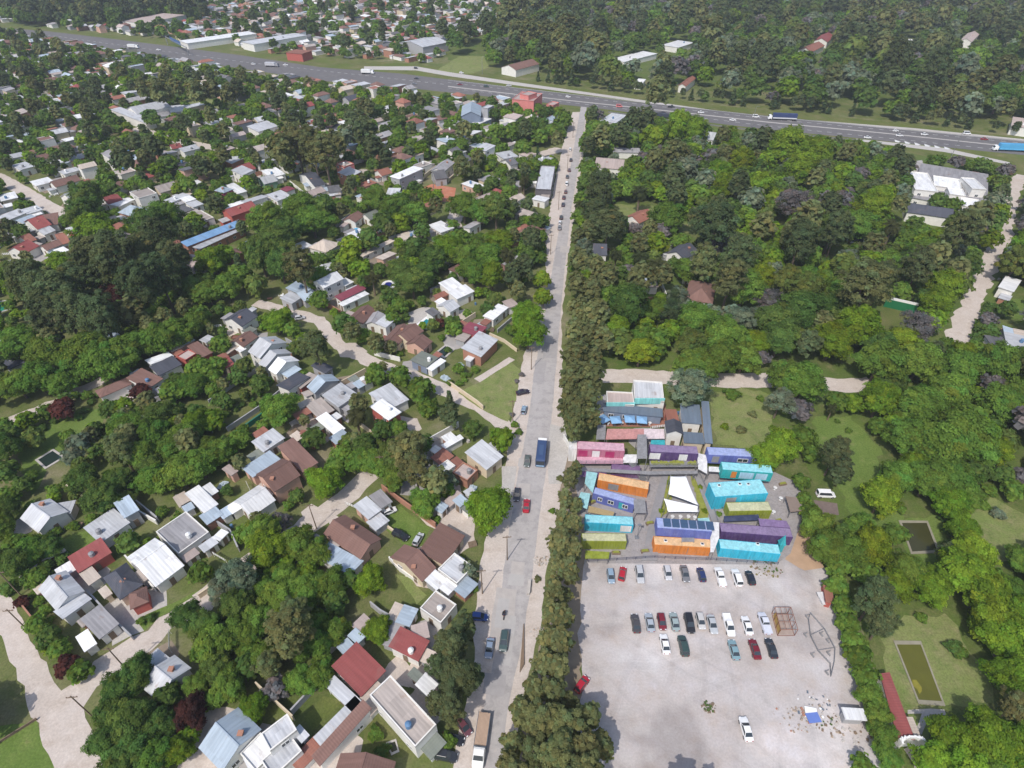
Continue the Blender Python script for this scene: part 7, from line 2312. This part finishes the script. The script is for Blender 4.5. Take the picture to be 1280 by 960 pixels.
hedge('0,745 50,718 90,695', 1.6, 2.6, 'd'); hedge('20,690 60,672 105,655 165,635', 1.5, 2.6, 'g'); hedge('95,530 120,500 150,480', 1.4, 2.6, 'd')
hedge('20,560 60,532 95,515', 1.5, 2.6, 'd'); hedge('255,538 300,510 330,492', 1.0, 2.4, 'd'); hedge('40,700 30,720 60,770 75,800', 1.1, 2.6, 'g')
hedge('1237,385 1228,405 1215,440', 2.2, 3.0, 'd'); hedge('1188,690 1180,660 1176,640', 1.2, 2.6, 'd'); hedge('345,475 300,500 262,530', .9, 2.4, 'g')
hedge('596,462 570,485 556,478', 1.2, 2.4, 'g'); hedge('640,530 650,545', 1.0, 2.4, 'g')
for x, y, w, sp in ((1235,615,1.8,'g'),(1228,635,1.5,'g'),(1245,645,1.6,'s'),(914,497,2.3,'g'),(905,535,1.2,'y'),(940,520,1.2,'o'),(925,540,1.4,'o'),(950,500,1.2,'g'),(1190,812,1.6,'d'),(1198,818,1.4,'g'),(1150,775,1.2,'g'),(1125,640,1.2,'g'),
                   (62,812,1.3,'y'),(585,722,1.8,'s'),(590,738,1.4,'g'),(577,700,1.0,'y'),(560,930,1.6,'g'),(470,920,1.4,'g'),(480,940,1.3,'d'),(205,670,1.2,'y'),(215,672,1.3,'g'),(222,682,1.2,'g'),(178,778,1.0,'g'),(190,774,1.0,'d'),(330,520,1.2,'g'),(318,508,1.3,'g'),
                   (520,440,1.0,'g'),(500,445,1.2,'g'),(490,440,1.3,'g'),(552,425,1.3,'g'),(560,440,1.2,'d'),(595,465,1.2,'g'),(580,472,1.3,'g'),(905,634,.9,'o'),(898,644,.8,'g'),(945,634,1.0,'o'),(875,610,.7,'y'),(826,640,.7,'y'),(836,605,.7,'y'),(880,640,.7,'y'),
                   (1060,540,1.0,'g'),(1046,528,.8,'g'),(1070,650,1.2,'y'),(1080,660,1.2,'g'),(1215,780,1.5,'g'),(1095,640,1.1,'g'),(700,600,1.0,'o'),(690,640,.8,'g'),(672,725,.8,'o'),(545,652,1.2,'g'),(532,700,1.0,'g'),(110,700,1.0,'g'),(70,700,1.2,'m'),(640,520,.8,'h'),(652,470,.9,'h'),(646,478,.8,'h')):
    SHR.append((G(x, y), w, sp))
for k, (P, w, sp) in enumerate(SHR):
    o = link('shrub', shrub_proto(k % 3)[0])
    o.location = P; o.scale = (w, w, w * rng.uniform(.8, 1.15)); o.rotation_euler.z = k * 1.3
    c = SPEC[sp]['col']; v = rng.uniform(.85, 1.2)
    o.color = (c[0] * v, c[1] * v, c[2] * v, 1)
    o['category'] = 'shrub'; o['group'] = 'garden shrubs and hedges'
    q = PX(P)
    THINGS.append((o, '%s shrub' % SPEC[sp]['words'].replace(' leafy', '').replace(' tall', '').replace(' feathery', ''), q[0], q[1]))

# ------------------------------------------------------------------ labels that single each thing out
seen = {}
for o in SC.objects:
    if o.get('label'):
        seen[o['label']] = 1


def relation(x, y, lx, ly):
    dx, dy = x - lx, (y - ly) * 1.35
    d = math.hypot(dx, dy)
    far = '' if d > 45 else 'just '
    if d > 110:
        far = 'well '
    return far + (('right of ' if dx > 0 else 'left of ') if abs(dx) > abs(dy) else ('in front of ' if dy > 0 else 'behind '))


def nwords(s):
    return len(s.split())


for (o, words, x, y) in THINGS:
    near = sorted(LANDMARKS, key=lambda l: math.hypot(x - l[1], (y - l[2]) * 1.35))[:9]
    best = None
    opts = ['%s %s%s' % (words, relation(x, y, l[1], l[2]), l[0]) for l in near[:1]]
    for a in range(0, 4):
        for b in range(a + 1, 9):
            opts.append('%s %s%s, %s%s' % (words, relation(x, y, near[a][1], near[a][2]), near[a][0], relation(x, y, near[b][1], near[b][2]), near[b][0]))
    for s in opts:
        if nwords(s) <= 16 and s not in seen:
            best = s
            break
    if best is None:
        for z in ('leaning', 'rounded', 'broad', 'slim', 'ragged', 'compact'):
            s = '%s %s' % (z, opts[0])
            if s not in seen and nwords(s) <= 16:
                best = s
                break
    best = best or opts[0]
    seen[best] = 1
    o['label'] = best

# ------------------------------------------------------------------ the air
HAZE = True
if HAZE:
    mb = MB(); mb.box((0, 1050, 62), (4400, 2740, 126))
    o = mb.mesh('haze', [])
    m = bpy.data.materials.new('haze_air'); m.use_nodes = True
    nt = m.node_tree; nt.nodes.clear()
    out = nt.nodes.new('ShaderNodeOutputMaterial'); v = nt.nodes.new('ShaderNodeVolumePrincipled')
    v.inputs['Color'].default_value = (.82, .88, 1.0, 1); v.inputs['Density'].default_value = 0.00015; v.inputs['Anisotropy'].default_value = 0.0
    nt.links.new(v.outputs[0], out.inputs['Volume'])
    o.materials.append(m)
    tag(link('haze', o), kind='stuff')
print('objects', len(SC.objects), 'trees', len(TREES), 'individual', cnt, 'houses', n_h + n_scatter, 'shrubs', len(SHR))
